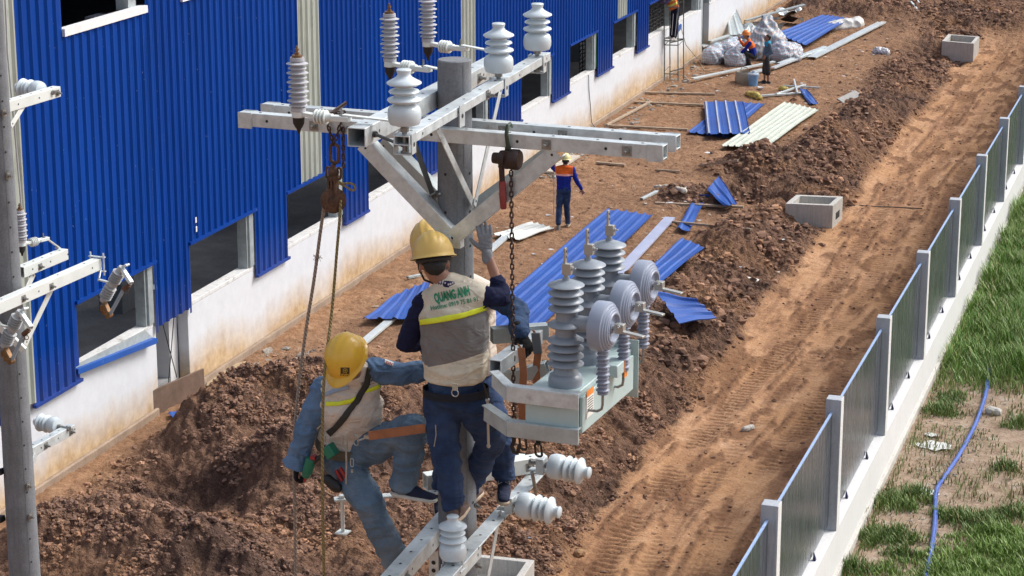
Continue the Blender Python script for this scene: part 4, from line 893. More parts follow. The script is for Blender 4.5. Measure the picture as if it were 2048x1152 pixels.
m = MB(); c = P.pv(1016, 318, -.185); m.lathe([(.02, -.09), (.030, -.088), (.033, -.05), (.045, -.045), (.047, -.03), (.047, -.01), (.03, -.008), (.03, .01), (.055, .012), (.058, .03), (.058, .06), (.05, .072), (0, .074)], c, (1, 0, 0), 28); m.box(c + Vector((.0, 0, .0)), (.03, .07, .10)); m.box(c + Vector((.0, 0, .055)), (.03, .025, .03)); m.build('hoist_body', mat('dark brown cast iron', (.045, .028, .026), .5, .4, .3, 20), ho, P.M, bevel=.002)
m = MB(); h0 = P.pv(1003, 332, -.2); h1 = P.pv(1007, 418, -.2); m.tube([h0, h0.lerp(h1, .35)], .016, 10); m.ell(h0, .02); m.build('lever', mat('dark lever', (.05, .03, .03), .5, .5), ho, P.M)
m = MB(); m.tube([h0.lerp(h1, .35), h0.lerp(h1, .4), h0.lerp(h1, .6), h0.lerp(h1, .62), h1.lerp(h0, .02), h1], [.018, .02, .019, .022, .018, .014], 12); m.build('handle', mat('faded red grip', (.24, .035, .03), .55, 0, .3, 30), ho, P.M)
m = MB(); k0 = P.pv(1022, 342, -.185); k1 = P.pv(1028, 872, -.30); chain(m, k0, k1, .040, .0048); m.build('load_chain', CHAINM, ho, P.M, smooth=60)
m = MB(); c = k1; m.tube([c + Vector((0, 0, .02)), c + Vector((0, 0, -.03)), c + Vector((-.012, 0, -.06)), c + Vector((0, 0, -.095)), c + Vector((.02, 0, -.10)), c + Vector((.03, 0, -.07)), c + Vector((.025, 0, -.045))], [.016, .012, .012, .013, .012, .010, .006], 8); m.box(c + Vector((0, 0, .01)), (.03, .02, .04)); m.build('bottom_hook', mat('dark forged hook', (.04, .035, .03), .5, .5), ho, P.M)
HOOKM = bpy.data.materials['dark forged hook']
# lifting straps of brown webbing with hooks
LEATH = mat('brown leather strap', (.30, .115, .05), .6, 0, .25, 14)
for j, (xa, ya, xb, yb, xc, yc, lab) in enumerate(((1042, 700, 1046, 850, 1046, 876, 'brown webbing lifting strap hanging just right of the chain over the recloser arm'), (1072, 672, 1074, 770, 1077, 890, 'brown webbing lifting strap with grey sleeve looped over the frame beam end'))):
    v_ = yN + (.30 if j == 0 else .55); a = P.pv(xa, ya, v_); b = P.pv(xb, yb, v_); c = P.pv(xc, yc, v_)
    st_ = thing('lifting_strap', lab, 'strap', P.M @ Matrix.Translation(c), 'brown lifting straps'); m = MB()
    pts = [a + Vector((-.03, .05, .0)), a + Vector((0, 0, .012)), a.lerp(b, .3) + Vector((.012, 0, 0)), a.lerp(b, .7) + Vector((-.008, .01, 0)), b]
    for q in range(4): m.bar(pts[q], pts[q + 1], .042, .006, (0, 1, 0.1))
    m.build('webbing', LEATH, st_, P.M)
    if j: m = MB(); m.bar(a + Vector((0, -.006, .02)), a.lerp(b, .35) + Vector((.012, -.006, 0)), .052, .016, (0, 1, .1)); m.build('sleeve', mat('grey sleeve', (.10, .11, .12), .7), st_, P.M, bevel=.004)
    m = MB(); chain(m, b, c, .03, .004); m.ring(c + Vector((0, 0, -.03)), (0, 1, .3), .020, .007, 14, 6, stretch=.05, sdir=(0, 0, 1)); m.box(c + Vector((0, 0, .025)), (.03, .018, .05)); m.build('hook', HOOKM, st_, P.M)
# pulley block slung from the front crossarm
pbk = thing('pulley_block', 'rusty iron pulley block on a chain sling under the left end of the crossarm', 'pulley block', P.M @ Matrix.Translation(P.pv(668, 395, -.21)))
vb = -.20
m = MB(); chain(m, P.pv(652, 232, vb), P.pv(666, 290, vb), .036, .0055); chain(m, P.pv(686, 232, vb), P.pv(668, 290, vb), .036, .0055); chain(m, P.pv(686, 255, vb + .01), P.pv(687, 335, vb + .01), .034, .005)
for (a, b) in (((650, 235), (692, 206)), ((655, 228), (690, 224)), ((652, 238), (684, 234))):
    p0 = P.pz(*a, 9.628); p1 = P.pz(*b, 9.628); chain(m, p0, p1, .034, .0052)
m.build('chain_sling', CHAINM, pbk, P.M, smooth=60)
m = MB(); c = P.pv(669, 307, vb); m.ring(c, (.1, 1, 0), .027, .010, 18, 8, stretch=.055, sdir=(0, 0, 1)); m.build('oval_link', RUST, pbk, P.M, smooth=60)
m = MB(); c = P.pv(667, 346, vb); m.tube([c + Vector((0, 0, .05)), c + Vector((0, 0, .02))], .016, 10); m.ell(c + Vector((0, 0, .005)), (.035, .028, .035)); m.ring(c + Vector((-.035, 0, 0)), (0, 1, 0), .012, .007, 12, 6, stretch=.04, sdir=(0, 0, 1)); m.ring(c + Vector((.035, 0, 0)), (0, 1, 0), .012, .007, 12, 6, stretch=.04, sdir=(0, 0, 1)); m.box(c + Vector((0, 0, -.03)), (.06, .04, .03)); m.build('shackle', RUST, pbk, P.M, bevel=.003)
c = P.pv(666, 372, vb); m = MB(); m.box(c, (.012, .05, .11)); m.box(c + Vector((-.02, .0, -.0)), (.012, .05, .10)); m.box(c + Vector((.02, 0, 0)), (.012, .05, .10)); m.build('block_strap', RUST, pbk, P.M, bevel=.003)
c = P.pv(666, 400, vb); axs = Vector((.55, -.8, .05)).normalized()
m = MB(); m.lathe([(0, -.004), (.055, -.004), (.072, .002), (.075, .006), (.055, .014), (.028, .016), (.026, .028), (.012, .03), (0, .03)], c + axs * .014, axs, 30); m.build('sheave_cheek', RUST, pbk, P.M)
m = MB(); m.lathe([(0, -.004), (.055, -.004), (.07, .002), (.07, .008), (0, .012)], c - axs * .026, axs, 30); m.build('sheave_cheek', RUST, pbk, P.M)
m = MB(); m.lathe([(.07, -.014), (.052, -.006), (.052, .006), (.07, .012)], c, axs, 24); m.build('sheave', mat('worn sheave', (.12, .09, .07), .6, .2), pbk, P.M)
def rope_mat(name, c1, c2):
    m, t, b = nodes(name); w_ = t.nodes.new('ShaderNodeTexWave'); w_.inputs['Scale'].default_value = 22; w_.bands_direction = 'DIAGONAL'; L(t, coords(t, (1, 1, 1)), w_.inputs[0]); c = ramp(t, w_.outputs[0], [(.2, c1), (.7, c2)]).outputs[0]; L(t, c, b.inputs['Base Color']); b.inputs['Roughness'].default_value = .85; bumpn(t, b, w_.outputs[0], .8, .01); return m
R1M = rope_mat('twisted grey rope', (.27, .22, .18), (.38, .31, .26)); R2M = rope_mat('olive rope', (.22, .17, .07), (.30, .235, .10))
rl = thing('rope', 'frayed grey brown twisted rope falling from the pulley through the worker\'s black glove', 'rope', P.M @ Matrix.Translation(P.pv(590, 1200, vb)), 'ropes through the pulley block')
pts = [P.pv(668, 375, vb), P.pv(656, 380, vb), P.pv(649, 395, vb), P.pv(647, 420, vb), P.pv(640, 470, vb), P.pv(628, 560, vb), P.pv(612, 660, vb), P.pv(599, 760, vb - .02), P.pv(590, 850, vb - .04), P.pv(588, 930, vb - .05), P.pv(590, 1050, vb - .02), P.pv(591, 1152, vb), P.pv(592, 1320, vb)]
m = MB(); m.tube(spl(pts), .0105, 8); m.build('rope_line', R1M, rl, P.M, smooth=80)
m = MB(); c = P.pv(636, 515, vb)
for k in range(14): a_ = k * 1.7; m.tube([c + Vector((0, 0, .02 * math.sin(k * 3))), c + Vector((.03 * math.cos(a_), -.02 * abs(math.sin(a_)), .02 * math.sin(a_ * 2)))], .0016, 3)
m.build('frayed_strands', R1M, rl, P.M)
rr_ = thing('rope', 'thin olive rope hanging straight down right of the pulley in front of the left worker', 'rope', P.M @ Matrix.Translation(P.pv(648, 1200, -.32)), 'ropes through the pulley block')
pts = [P.pv(681, 400, vb), P.pv(680, 430, vb - .02), P.pv(674, 500, vb - .05), P.pv(664, 620, -.30), P.pv(654, 700, -.46), P.pv(648, 760, -.54), P.pv(645, 850, -.54), P.pv(645, 1000, -.5), P.pv(648, 1152, -.46), P.pv(650, 1320, -.4)]
m = MB(); m.tube(spl(pts), .009, 8); m.build('rope_line', R2M, rr_, P.M, smooth=80)
m = MB(); c = P.pv(686, 367, vb - .01); m.tube(spl([c + Vector((-.03, 0, .01)), c, c + Vector((.04, 0, .005)), c + Vector((.07, 0, -.003)), c + Vector((.075, 0, -.028)), c + Vector((.05, 0, -.035)), c + Vector((.025, 0, -.02)), c + Vector((-.03, 0, .0))]), .0065, 8); m.build('rope_loop', R2M, rr_, P.M, smooth=80)
# ------------------------------------------------------------------ people
def fold_noise(p, f): return noise.noise(Vector((p.x * f[0], p.y * f[1], p.z * f[2])))
def soft(name, groups, material, parent, voxel=.009, smooth=4, wr=0, wf=(9, 9, 22), zone=None, label=None, wfun=None):
    """convex pieces between joints, fused into one continuous surface"""
    bm = bmesh.new()
    for g in groups:
        b2 = bmesh.new()
        for e in g:
            c, r = Vector(e[0]), e[1]; B = e[2] if len(e) > 2 else Matrix.Identity(3)
            if not isinstance(r, (tuple, list)): r = (r, r, r)
            for v in ico(2)[0]: b2.verts.new(c + B @ Vector((v.x * r[0], v.y * r[1], v.z * r[2])))
        h = bmesh.ops.convex_hull(b2, input=b2.verts)
        bmesh.ops.delete(b2, geom=[v for v in b2.verts if not v.link_faces], context='VERTS')
        me = bpy.data.meshes.new('t'); b2.to_mesh(me); bm.from_mesh(me); b2.free(); bpy.data.meshes.remove(me)
    me = bpy.data.meshes.new('t'); bm.to_mesh(me); bm.free()
    o = bpy.data.objects.new('t', me); COL.objects.link(o)
    m = o.modifiers.new('r', 'REMESH'); m.mode = 'VOXEL'; m.voxel_size = voxel
    m = o.modifiers.new('s', 'SMOOTH'); m.iterations = smooth; m.factor = .6
    dg = bpy.context.evaluated_depsgraph_get(); res = bpy.data.meshes.new_from_object(o.evaluated_get(dg)); bpy.data.objects.remove(o)
    n = len(res.vertices); co = np.empty(n * 3, np.float32); res.vertices.foreach_get('co', co); co = co.reshape(-1, 3)
    no = np.empty(n * 3, np.float32); res.vertices.foreach_get('normal', no); no = no.reshape(-1, 3)
    if wr:
        d = np.empty(n)
        for i in range(n):
            p = Vector(co[i]); a = fold_noise(p, wf); b = fold_noise(p + Vector((3, 7, 1)), (wf[0] * 2.0, wf[1] * 2.0, wf[2] * 1.5)); c_ = fold_noise(p + Vector((9, 2, 5)) + Vector((a, b, a)) * .12, (wf[0] * .9, wf[1] * .9, wf[2] * 1.0)); d[i] = (1 - abs(a) * 3.0) * .55 + (1 - abs(c_) * 3.2) * .5 + b * .2 - .3
        co = co + no * (d * wr)[:, None]
    if zone is not None:
        a = res.attributes.new('zone', 'FLOAT', 'POINT'); a.data.foreach_set('value', np.array([zone(Vector(c)) for c in co], np.float32))
    bv = BVHTree.FromPolygons([Vector(c) for c in co], [tuple(p.vertices) for p in res.polygons])
    off = WM[parent.name].translation if parent else Vector((0, 0, 0)); co = co - np.array(off)
    res.vertices.foreach_set('co', co.astype(np.float32).ravel()); res.materials.clear(); res.materials.append(material); res.shade_smooth(); res.update()
    ob = bpy.data.objects.new(name, res); COL.objects.link(ob); ob.parent = parent; WM[ob.name] = WM[parent.name].copy(); res.name = name
    if label: ob['label'] = label
    return ob, bv
def limb(pts, rs): return [[(pts[i], rs[i]), (pts[i + 1], rs[i + 1])] for i in range(len(pts) - 1)]
def frame3(z, x):
    z = Vector(z).normalized(); x = Vector(x); x = (x - z * x.dot(z)).normalized(); y = z.cross(x); return Matrix((x, y, z)).transposed()
def hand(wrist, d, nrm, thumb, curl=.5, s=1.0, spread=.10, fat=1.0):
    """palm, four unequal bent fingers and a side thumb; d along the hand, nrm out of the back of the hand"""
    w_ = Vector(wrist); d = Vector(d).normalized(); n = Vector(nrm); n = (n - d * n.dot(d)).normalized(); sd_ = d.cross(n) * thumb; g = []
    B = Matrix((sd_, n, d)).transposed(); kn = w_ + d * .092 * s
    g.append([(w_, (.027 * s, .020 * s, .02 * s), B), (w_ + d * .03 * s, (.034 * s, .017 * s, .02 * s), B), (kn, (.041 * s, .013 * s, .012 * s), B)])
    for k, (off, ln) in enumerate(((.030, .076), (.010, .084), (-.011, .078), (-.031, .060))):
        p = kn + sd_ * off * s; a = .12 * curl + (k - 1.5) * .0; cd = (d + sd_ * (1.5 - k) * spread).normalized(); r = .0098 * s * fat; bend = 0
        for j, fr_ in enumerate((.46, .31, .23)):
            bend += curl * (.9 + .12 * k) * (.8 if j == 0 else 1); dd = cd * math.cos(bend) - n * math.sin(bend); q = p + dd * ln * fr_ * s * 1.05
            g.append([(p, r), (q, r * .92)]); p = q; r *= .93
    p = w_ + d * .03 * s + sd_ * .026 * s; cd = (d * .62 + sd_ * .78 - n * .25 * (curl + .3)).normalized(); q = p + cd * .042 * s; g.append([(p, .0155 * s), (q, .0118 * s * fat)])
    cd2 = (cd + d * .5 - n * curl * .5).normalized(); g.append([(q, .0118 * s * fat), (q + cd2 * .032 * s, .0098 * s * fat)]); return g
def head_groups(c, f, u, s=1.0):
    f = Vector(f).normalized(); u = Vector(u); u = (u - f * u.dot(f)).normalized(); r = f.cross(u); B = Matrix((r, f, u)).transposed()
    P_ = lambda a, b, e: Vector(c) + (r * a + f * b + u * e) * s
    g = [[(P_(0, -.01, .025), (.076 * s, .096 * s, .088 * s), B)], [(P_(0, .015, -.01), (.066 * s, .078 * s, .075 * s), B), (P_(0, .055, -.085), (.032 * s, .025 * s, .022 * s), B)],
         [(P_(0, .092, .018), .009 * s), (P_(0, .108, -.022), (.015 * s, .012 * s, .010 * s), B)], [(P_(0, .088, -.052), (.024 * s, .008 * s, .006 * s), B)], [(P_(0, .086, -.062), (.020 * s, .008 * s, .006 * s), B)],
         [(P_(.034, .083, .028), (.022 * s, .010 * s, .008 * s), B)], [(P_(-.034, .083, .028), (.022 * s, .010 * s, .008 * s), B)]]
    for q in (-1, 1): g.append([(P_(q * .080, -.005, -.012), (.008 * s, .017 * s, .030 * s), B)])
    return g, P_, B
def helmet(parent, c, f, u, material, s=1.0, ridge=True, label=None):
    f = Vector(f).normalized(); u = Vector(u); u = (u - f * u.dot(f)).normalized(); r = f.cross(u); m = MB(); vs = []; nA, nR = 56, 16
    for i in range(nR + 1):
        th = (i / nR) * math.pi / 2
        for k in range(nA):
            a = 2 * math.pi * k / nA; lx, ly = math.sin(a) * math.sin(th), math.cos(a) * math.sin(th); q = 1.0
            if ridge:
                for rx, wd, am in ((0, .13, .040), (-.36, .07, .022), (.36, .07, .022)): q += am * math.exp(-((lx - rx) / wd) ** 4) * sst1(.98, .75, math.sin(th)) * (1 if ly > -.9 else 0)
            vs.append((lx * .118 * q, ly * .140 * q, math.cos(th) * .130 * q))
    for rr_, dz, fw_ in ((1.02, -.010, .0), (1.10, -.016, .035), (1.115, -.021, .038), (1.0, -.018, .0)):
        for k in range(nA):
            a = 2 * math.pi * k / nA; fb_ = max(0, math.cos(a)) ** 3 * fw_; vs.append((math.sin(a) * .118 * rr_, math.cos(a) * .140 * rr_ + fb_, dz - fb_ * .25))
    fs = []
    for i in range(nR + 4):
        for k in range(nA):
            k2 = (k + 1) % nA; fs.append((i * nA + k, i * nA + k2, (i + 1) * nA + k2, (i + 1) * nA + k))
    wv = [Vector(c) + (r * x + f * y + u * z) * s for x, y, z in vs]; m.add(wv, fs); o = m.build('helmet', material, parent, smooth=50, label=label)
    return o, BVHTree.FromPolygons(wv, fs)
def sst1(a, b, x):
    t = min(1, max(0, (x - a) / (b - a))); return t * t * (3 - 2 * t)
def shoe(parent, ankle, toe, up, mu, ms, s=1.0, name='shoe', laces=None):
    a = Vector(ankle); t_ = Vector(toe); up = Vector(up).normalized(); d = (t_ - a); d = (d - up * d.dot(up)).normalized(); sd_ = d.cross(up); B = Matrix((sd_, d, up)).transposed()
    base = a - up * .065 * s; heel = base - d * .045 * s; tip = heel + d * .235 * s
    g = [[(heel + up * .022 * s, (.033 * s, .035 * s, .028 * s), B), (a + up * .01 * s, (.040 * s, .048 * s, .02 * s), B)], [(a - d * .0, (.040 * s, .050 * s, .02 * s), B), (base + d * .09 * s + up * .028 * s, (.042 * s, .04 * s, .028 * s), B)],
         [(heel + up * .02 * s, (.034 * s, .035 * s, .022 * s), B), (base + d * .08 * s + up * .018 * s, (.044 * s, .04 * s, .03 * s), B)], [(base + d * .08 * s + up * .02 * s, (.044 * s, .04 * s, .03 * s), B), (tip + up * .012 * s, (.036 * s, .035 * s, .02 * s), B)]]
    o, bv = soft(name, g, mu, parent, .006 if s == 1 else .008, 3)
    g = [[(heel - up * .006 * s, (.040 * s, .040 * s, .020 * s), B), (base + d * .08 * s - up * .006 * s, (.049 * s, .04 * s, .020 * s), B), (tip - up * .006 * s, (.040 * s, .040 * s, .020 * s), B)]]
    so_, _ = soft('sole', g, ms, o, .006, 2)
    if laces:
        m = MB()
        for k in range(6):
            q = a + d * (.018 + .014 * k) * s + up * (.012 - .010 * k) * s
            m.tube([q - sd_ * .03 * s, q + up * .012 * s + d * .006, q + sd_ * .03 * s + d * .012], .0035, 5); m.tube([q + sd_ * .03 * s, q + up * .013 * s + d * .006, q - sd_ * .03 * s + d * .012], .0035, 5)
        for q in (-1, 1): m.tube([a + d * .03 + up * .02, a + d * .04 + sd_ * .03 * q + up * .03, a + d * .07 + sd_ * .035 * q + up * .0, a + d * .05 + up * .01], .0035, 5)
        m.build('laces', laces, o)
    return o
def px_cast(bv, px, py, off=.004):
    r = ray(px, py).normalized(); h = bv.ray_cast(Cc, r)
    if h[0] is None: return None
    n = h[1]; n = n if n.dot(r) < 0 else -n
    return h[0] + n * off
def band(parent, bv, name, material, top, bot, nu=40, nv=3, off=.005):
    """a sewn band lying on the garment, given by its upper and lower edge points seen from the camera"""
    m = MB(); vs = []; 
    def interp(L_, t_):
        k = t_ * (len(L_) - 1); i = min(int(k), len(L_) - 2); f = k - i; return (L_[i][0] + (L_[i + 1][0] - L_[i][0]) * f, L_[i][1] + (L_[i + 1][1] - L_[i][1]) * f)
    last = None; ok = []
    for i in range(nu + 1):
        a = interp(top, i / nu); b = interp(bot, i / nu)
        for j in range(nv + 1):
            f = j / nv; q = px_cast(bv, a[0] + (b[0] - a[0]) * f, a[1] + (b[1] - a[1]) * f, off); ok.append(q is not None); vs.append(q if q is not None else Vector((0, 0, 0)))
    fs = []
    for i in range(nu):
        for j in range(nv):
            q = (i * (nv + 1) + j, i * (nv + 1) + j + 1, (i + 1) * (nv + 1) + j + 1, (i + 1) * (nv + 1) + j)
            if all(ok[z] for z in q) and max((vs[q[0]] - vs[q[2]]).length, (vs[q[1]] - vs[q[3]]).length) < .08: fs.append(q)
    used_ = sorted({z for q in fs for z in q}); mp = {z: i for i, z in enumerate(used_)}
    if not fs: return None
    m.add([vs[z] for z in used_], [tuple(mp[z] for z in q) for q in fs]); o = m.build(name, material, parent, smooth=80)
    s_ = o.modifiers.new('thickness', 'SOLIDIFY'); s_.thickness = .003; return o
def text_on(parent, bv, name, s, material, bl, br, hpx, bold=.012, off=.004, slant=0):
    cu = bpy.data.curves.new(name, 'FONT'); cu.body = s; cu.size = 1; cu.offset = bold; cu.resolution_u = 2
    ob = bpy.data.objects.new('t', cu); COL.objects.link(ob); dg = bpy.context.evaluated_depsgraph_get(); me = bpy.data.meshes.new_from_object(ob.evaluated_get(dg)); bpy.data.objects.remove(ob)
    xs_ = [v.co.x for v in me.vertices]; x0, x1 = min(xs_), max(xs_); vs = []; good = True
    dx, dy = br[0] - bl[0], br[1] - bl[1]; ln = math.hypot(dx, dy); nx, ny = dy / ln, -dx / ln
    for v in me.vertices:
        t_ = (v.co.x - x0) / (x1 - x0); h = v.co.y / .70; q = px_cast(bv, bl[0] + dx * t_ + nx * h * hpx, bl[1] + dy * t_ + ny * h * hpx, off)
        if q is None: q = vs[-1] if vs else Vector((0, 0, 0))
        vs.append(q)
    m = MB(); m.add(vs, [tuple(p.vertices) for p in me.polygons]); bpy.data.meshes.remove(me); return m.build(name, material, parent, smooth=0)
def creases(t, b, fine, bstr):
    nd = noisen(t, 5.5, 2, .5, coords(t, (1, 1, 2.0))); nd.inputs['Distortion'].default_value = .8
    r = ramp(t, nd.outputs[0], [(.36, (0, 0, 0)), (.50, (.8, .8, .8)), (.58, (.4, .4, .4)), (.70, (.8, .8, .8))]); r.color_ramp.interpolation = 'EASE'
    b1 = bumpn(t, b, r.outputs[0], .35, .02); b2 = t.nodes.new('ShaderNodeBump'); b2.inputs['Strength'].default_value = bstr; b2.inputs['Distance'].default_value = .003
    L(t, fine.outputs[0], b2.inputs['Height']); L(t, b1.outputs[0], b2.inputs['Normal']); L(t, b2.outputs[0], b.inputs['Normal'])
def cloth(name, col, var=.2, rough=.85, fade=None, weave=250, scale=9, bstr=.35):
    m, t, b = nodes(name); v = coords(t); n = noisen(t, scale, 5, .65, v); c = ramp(t, n.outputs[0], [(.3, tuple(x * (1 - var) for x in col)), (.7, tuple(min(1, x * (1 + var)) for x in col))]).outputs[0]
    if fade: 
        n2 = noisen(t, 5, 4, .6, v); c = mixc(t, ramp(t, n2.outputs[0], [(.45, (0, 0, 0)), (.68, (.8, .8, .8))]).outputs[0], c, fade)
    n3 = noisen(t, weave, 2, .5, v); c = mixc(t, .25, c, ramp(t, n3.outputs[0], [(.35, tuple(x * .5 for x in col)), (.65, tuple(min(1, x * 1.5) for x in col))]).outputs[0])
    L(t, c, b.inputs['Base Color']); b.inputs['Roughness'].default_value = rough; b.inputs['Specular IOR Level'].default_value = .2; creases(t, b, n3, bstr); return m
def zoned(name, stops, rough=.85):
    """stops: (zone value in metres from 0 to 1, colour); the border between cloth colours is sewn, not shaded"""
    m, t, b = nodes(name); a = t.nodes.new('ShaderNodeAttribute'); a.attribute_name = 'zone'; c = ramp(t, a.outputs['Fac'], stops, 'CONSTANT').outputs[0]
    n = noisen(t, 14, 5, .65, coords(t)); c = mixc(t, .6, c, ramp(t, n.outputs[0], [(.3, (.75, .75, .75)), (.7, (1.15, 1.15, 1.15))]).outputs[0], 'MULTIPLY'); L(t, c, b.inputs['Base Color'])
    b.inputs['Roughness'].default_value = rough; b.inputs['Specular IOR Level'].default_value = .2; n3 = noisen(t, 260, 2, .5, coords(t)); creases(t, b, n3, .3); return m
SKIN = mat('tanned skin', (.30, .15, .10), .5, 0, .08, 12); SKIN.node_tree.nodes['Principled BSDF'].inputs['Subsurface Weight'].default_value = .05
HAIR = mat('black hair', (.010, .009, .009), .6, 0, .3, 40); NAVY = cloth('navy knit', (.010, .013, .045), .2)
DEN1 = cloth('dark denim', (.022, .042, .10), .3, fade=(.055, .09, .17)); DEN2 = cloth('worn denim', (.10, .155, .225), .28, fade=(.21, .26, .31)); DENJ = cloth('denim jacket cloth', (.095, .165, .28), .3, fade=(.17, .26, .40))
BEIGE = cloth('beige vest cloth', (.62, .55, .48), .1); CREAM = cloth('cream hem cloth', (.46, .43, .35), .08); HV = mat('yellow reflective tape', (.72, .78, .03), .45, 0, .08, 30)
YHEL = mat('yellow helmet shell', (.72, .43, .045), .28, 0, .05, 4, spec=.5); YHEL1 = mat('worn yellow helmet shell', (.68, .46, .13), .38, 0, .08, 5, dirt=((.45, .30, .10), 8, .66)); YHELP = mat('pale yellow helmet shell', (.66, .58, .26), .4, 0, .05, 4); OHEL = mat('orange helmet shell', (.75, .22, .03), .35)
GLOVEG = cloth('grey work glove', (.20, .21, .23), .15); GLOVEB = cloth('black work glove', (.010, .010, .012), .3); SOLEW = mat('off white rubber sole', (.55, .53, .48), .7, 0, .15, 20); SOLEB = mat('beige rubber sole', (.42, .33, .24), .7, 0, .15, 20)
CANV = cloth('dark blue canvas', (.020, .025, .05), .2); GRN = mat('green print', (.02, .24, .12), .7); BLKP = mat('black print', (.02, .02, .02), .6); LACE = mat('grey laces', (.42, .39, .38), .8)
def J(px, py, v): return P.M @ P.pv(px, py, v)
VX = P.M.to_3x3() @ Vector((1, 0, 0)); VY = P.M.to_3x3() @ Vector((0, 1, 0)); UP = Vector((0, 0, 1))
def torso_g(j, dw=0, dd=0, chestw=.165, chestd=.105, waistw=.145, waistd=.10, pelvw=.150, arms=True):
    ax = (j['neck'] - j['pel']).normalized(); sx = (j['shr'] - j['shl']).normalized(); B = frame3(ax, sx); mid = j['pel'].lerp(j['chest'], .45)
    g = [[(j['chest'], (chestw + dw, chestd + dd, .13), B), (mid, (waistw + dw, waistd + dd, .09), B)], [(mid, (waistw + dw, waistd + dd, .09), B), (j['pel'], (pelvw + dw, .105 + dd, .09 + dw * .5), B)],
         [(j['shl'], .052 + dw * .8), (j['shr'], .052 + dw * .8), (j['chest'] + ax * .04, (chestw * .9, chestd * .8 + dd, .08), B)], [(j['shl'], .045 + dw), (j['shr'], .045 + dw), (j['neck'], .055 + dw * .6)]]
    return g, B, ax
def make_person(label, j, spec, s=1.0, vox=.010, group=None, hi=False):
    """j: joints in world space. spec: garments. Every figure keeps one continuous body under its clothes"""
    base = Vector((j['pel'].x, j['pel'].y, min(j[k].z for k in ('anl', 'anr')) - .08)); root = thing('person', label, 'person', base, group)
    hc = j['head']; hg, HP, HB_ = head_groups(hc, spec['face'], spec['hup'], s)
    vs_ = bool(spec.get('vest')); tg, B, ax = torso_g(j, -.010 if vs_ else 0, -.010 if vs_ else 0); g = hg + [[(hc - Vector(spec['hup']).normalized() * .05 * s, .050 * s), (j['neck'], .056 * s)]] + tg
    for q in 'lr':
        g += limb([j['sh' + q], j['el' + q], j['wr' + q]], [.044 * s, .036 * s, .026 * s]); g += limb([j['hp' + q], j['kn' + q], j['an' + q]], [.078 * s, .050 * s, .036 * s])
        fd = (j['to' + q] - j['an' + q]).normalized(); g.append([(j['an' + q] - UP * .02 * s, .026 * s), (j['an' + q] + fd * .09 * s - UP * .035, .014 * s)])
        hd = spec['hand' + q]; g += hand(j['wr' + q], hd[0], hd[1], hd[2], hd[3], s * (.92 if hi else 1.0), hd[4] if len(hd) > 4 else .10, fat=.85 if spec.get('glove') else 1.25)
    body, _ = soft('body', g, spec.get('skin', SKIN), root, .0085 if not hi else .008, 2)
    for e in (-1, 1):
        m = MB(); m.ell(HP(e * .033, .089, .022), .008 * s, n=1); m.build('eye', BLKP, body)
    out = {'root': root, 'HP': HP, 'HB': HB_, 'B': B, 'ax': ax, 'body': body}
    # hair
    hgc = [[(HP(0, -.018, .038), (.083 * s, .094 * s, .086 * s), HB_)], [(HP(0, -.060, -.01), (.066 * s, .045 * s, .06 * s), HB_)]]; soft('hair', hgc, HAIR, body, .008, 1, .003, (40, 40, 40))
    # shirt or jacket
    sl = spec.get('sleeve', 1.0); tg, _, _ = torso_g(j, (.002 if vs_ else .018) * s, (.002 if vs_ else .018) * s); g = tg
    for q in 'lr':
        sq = spec.get('sleeve' + q, 1.0)
        if sq >= 1: g += limb([j['sh' + q], j['el' + q], j['el' + q].lerp(j['wr' + q], .94)], [x * s for x in spec.get('sl_r', (.070, .056, .044))])
        else: g += limb([j['sh' + q], j['el' + q].lerp(j['sh' + q], .0), j['el' + q].lerp(j['wr' + q], sq)], [.060 * s, .052 * s, .053 * s])
    out['top'] = soft('jacket' if spec.get('jacket') else 'shirt', g, spec['top'], root, vox * (.75 if hi else 1), 2, spec.get('wr', .006) * s, (7.5, 7.5, 14), spec.get('zone'))
    # trousers
    lg = spec.get('leg', 1.0); g = [[(j['pel'] + ax * .06, (.162 * s, .125 * s, .05), B), (j['pel'] - ax * .04, (.160 * s, .125 * s, .07), B)]]
    rr = spec.get('leg_r', (.094, .072, .064))
    for q in 'lr':
        if lg >= 1: g += limb([j['hp' + q], j['kn' + q], j['kn' + q].lerp(j['an' + q], spec.get('hemf', .96))], [x * s for x in rr])
        else: g += limb([j['hp' + q], j['kn' + q].lerp(j['an' + q], lg)], [.098 * s, .090 * s])
        g.append([(j['hp' + q], .09 * s), (j['pel'], .10 * s)])
    out['pants'] = soft('trousers' if lg >= 1 else 'shorts', g, spec['pants'], root, vox * (.8 if hi else 1), 2, spec.get('pwr', .007) * s, (5, 5, 10.5))
    if spec.get('vest'):
        tg, _, _ = torso_g(j, .040 * s, .036 * s, **spec.get('vdim', {})); vb_ = [x for x in tg[:2]]
        vb_[1] = [vb_[0][1], (j['pel'] + ax * spec.get('hem', .05), (.185 * s, .145 * s, .03), B)]
        vb_ += [[(j['shl'].lerp(j['shr'], .14) + ax * .012, .078 * s), (j['shl'].lerp(j['shr'], .86) + ax * .012, .078 * s), (j['chest'] + ax * .03, (.17 * s, .13 * s, .10), B)], [(j['shl'].lerp(j['shr'], .14) + ax * .012, .074 * s), (j['shl'].lerp(j['shr'], .86) + ax * .012, .074 * s), (j['neck'] - ax * .012, .078 * s)]]
        out['vest'] = soft('vest', vb_, spec['vest'], root, vox * .8, 3, spec.get('vwr', .006) * s, (4.5, 4.5, 7), spec.get('vzone'))
    if spec.get('helmet'):
        out['helmet'] = helmet(root, HP(0, .0, .055), spec['face'], spec['hup'], spec['helmet'], s)
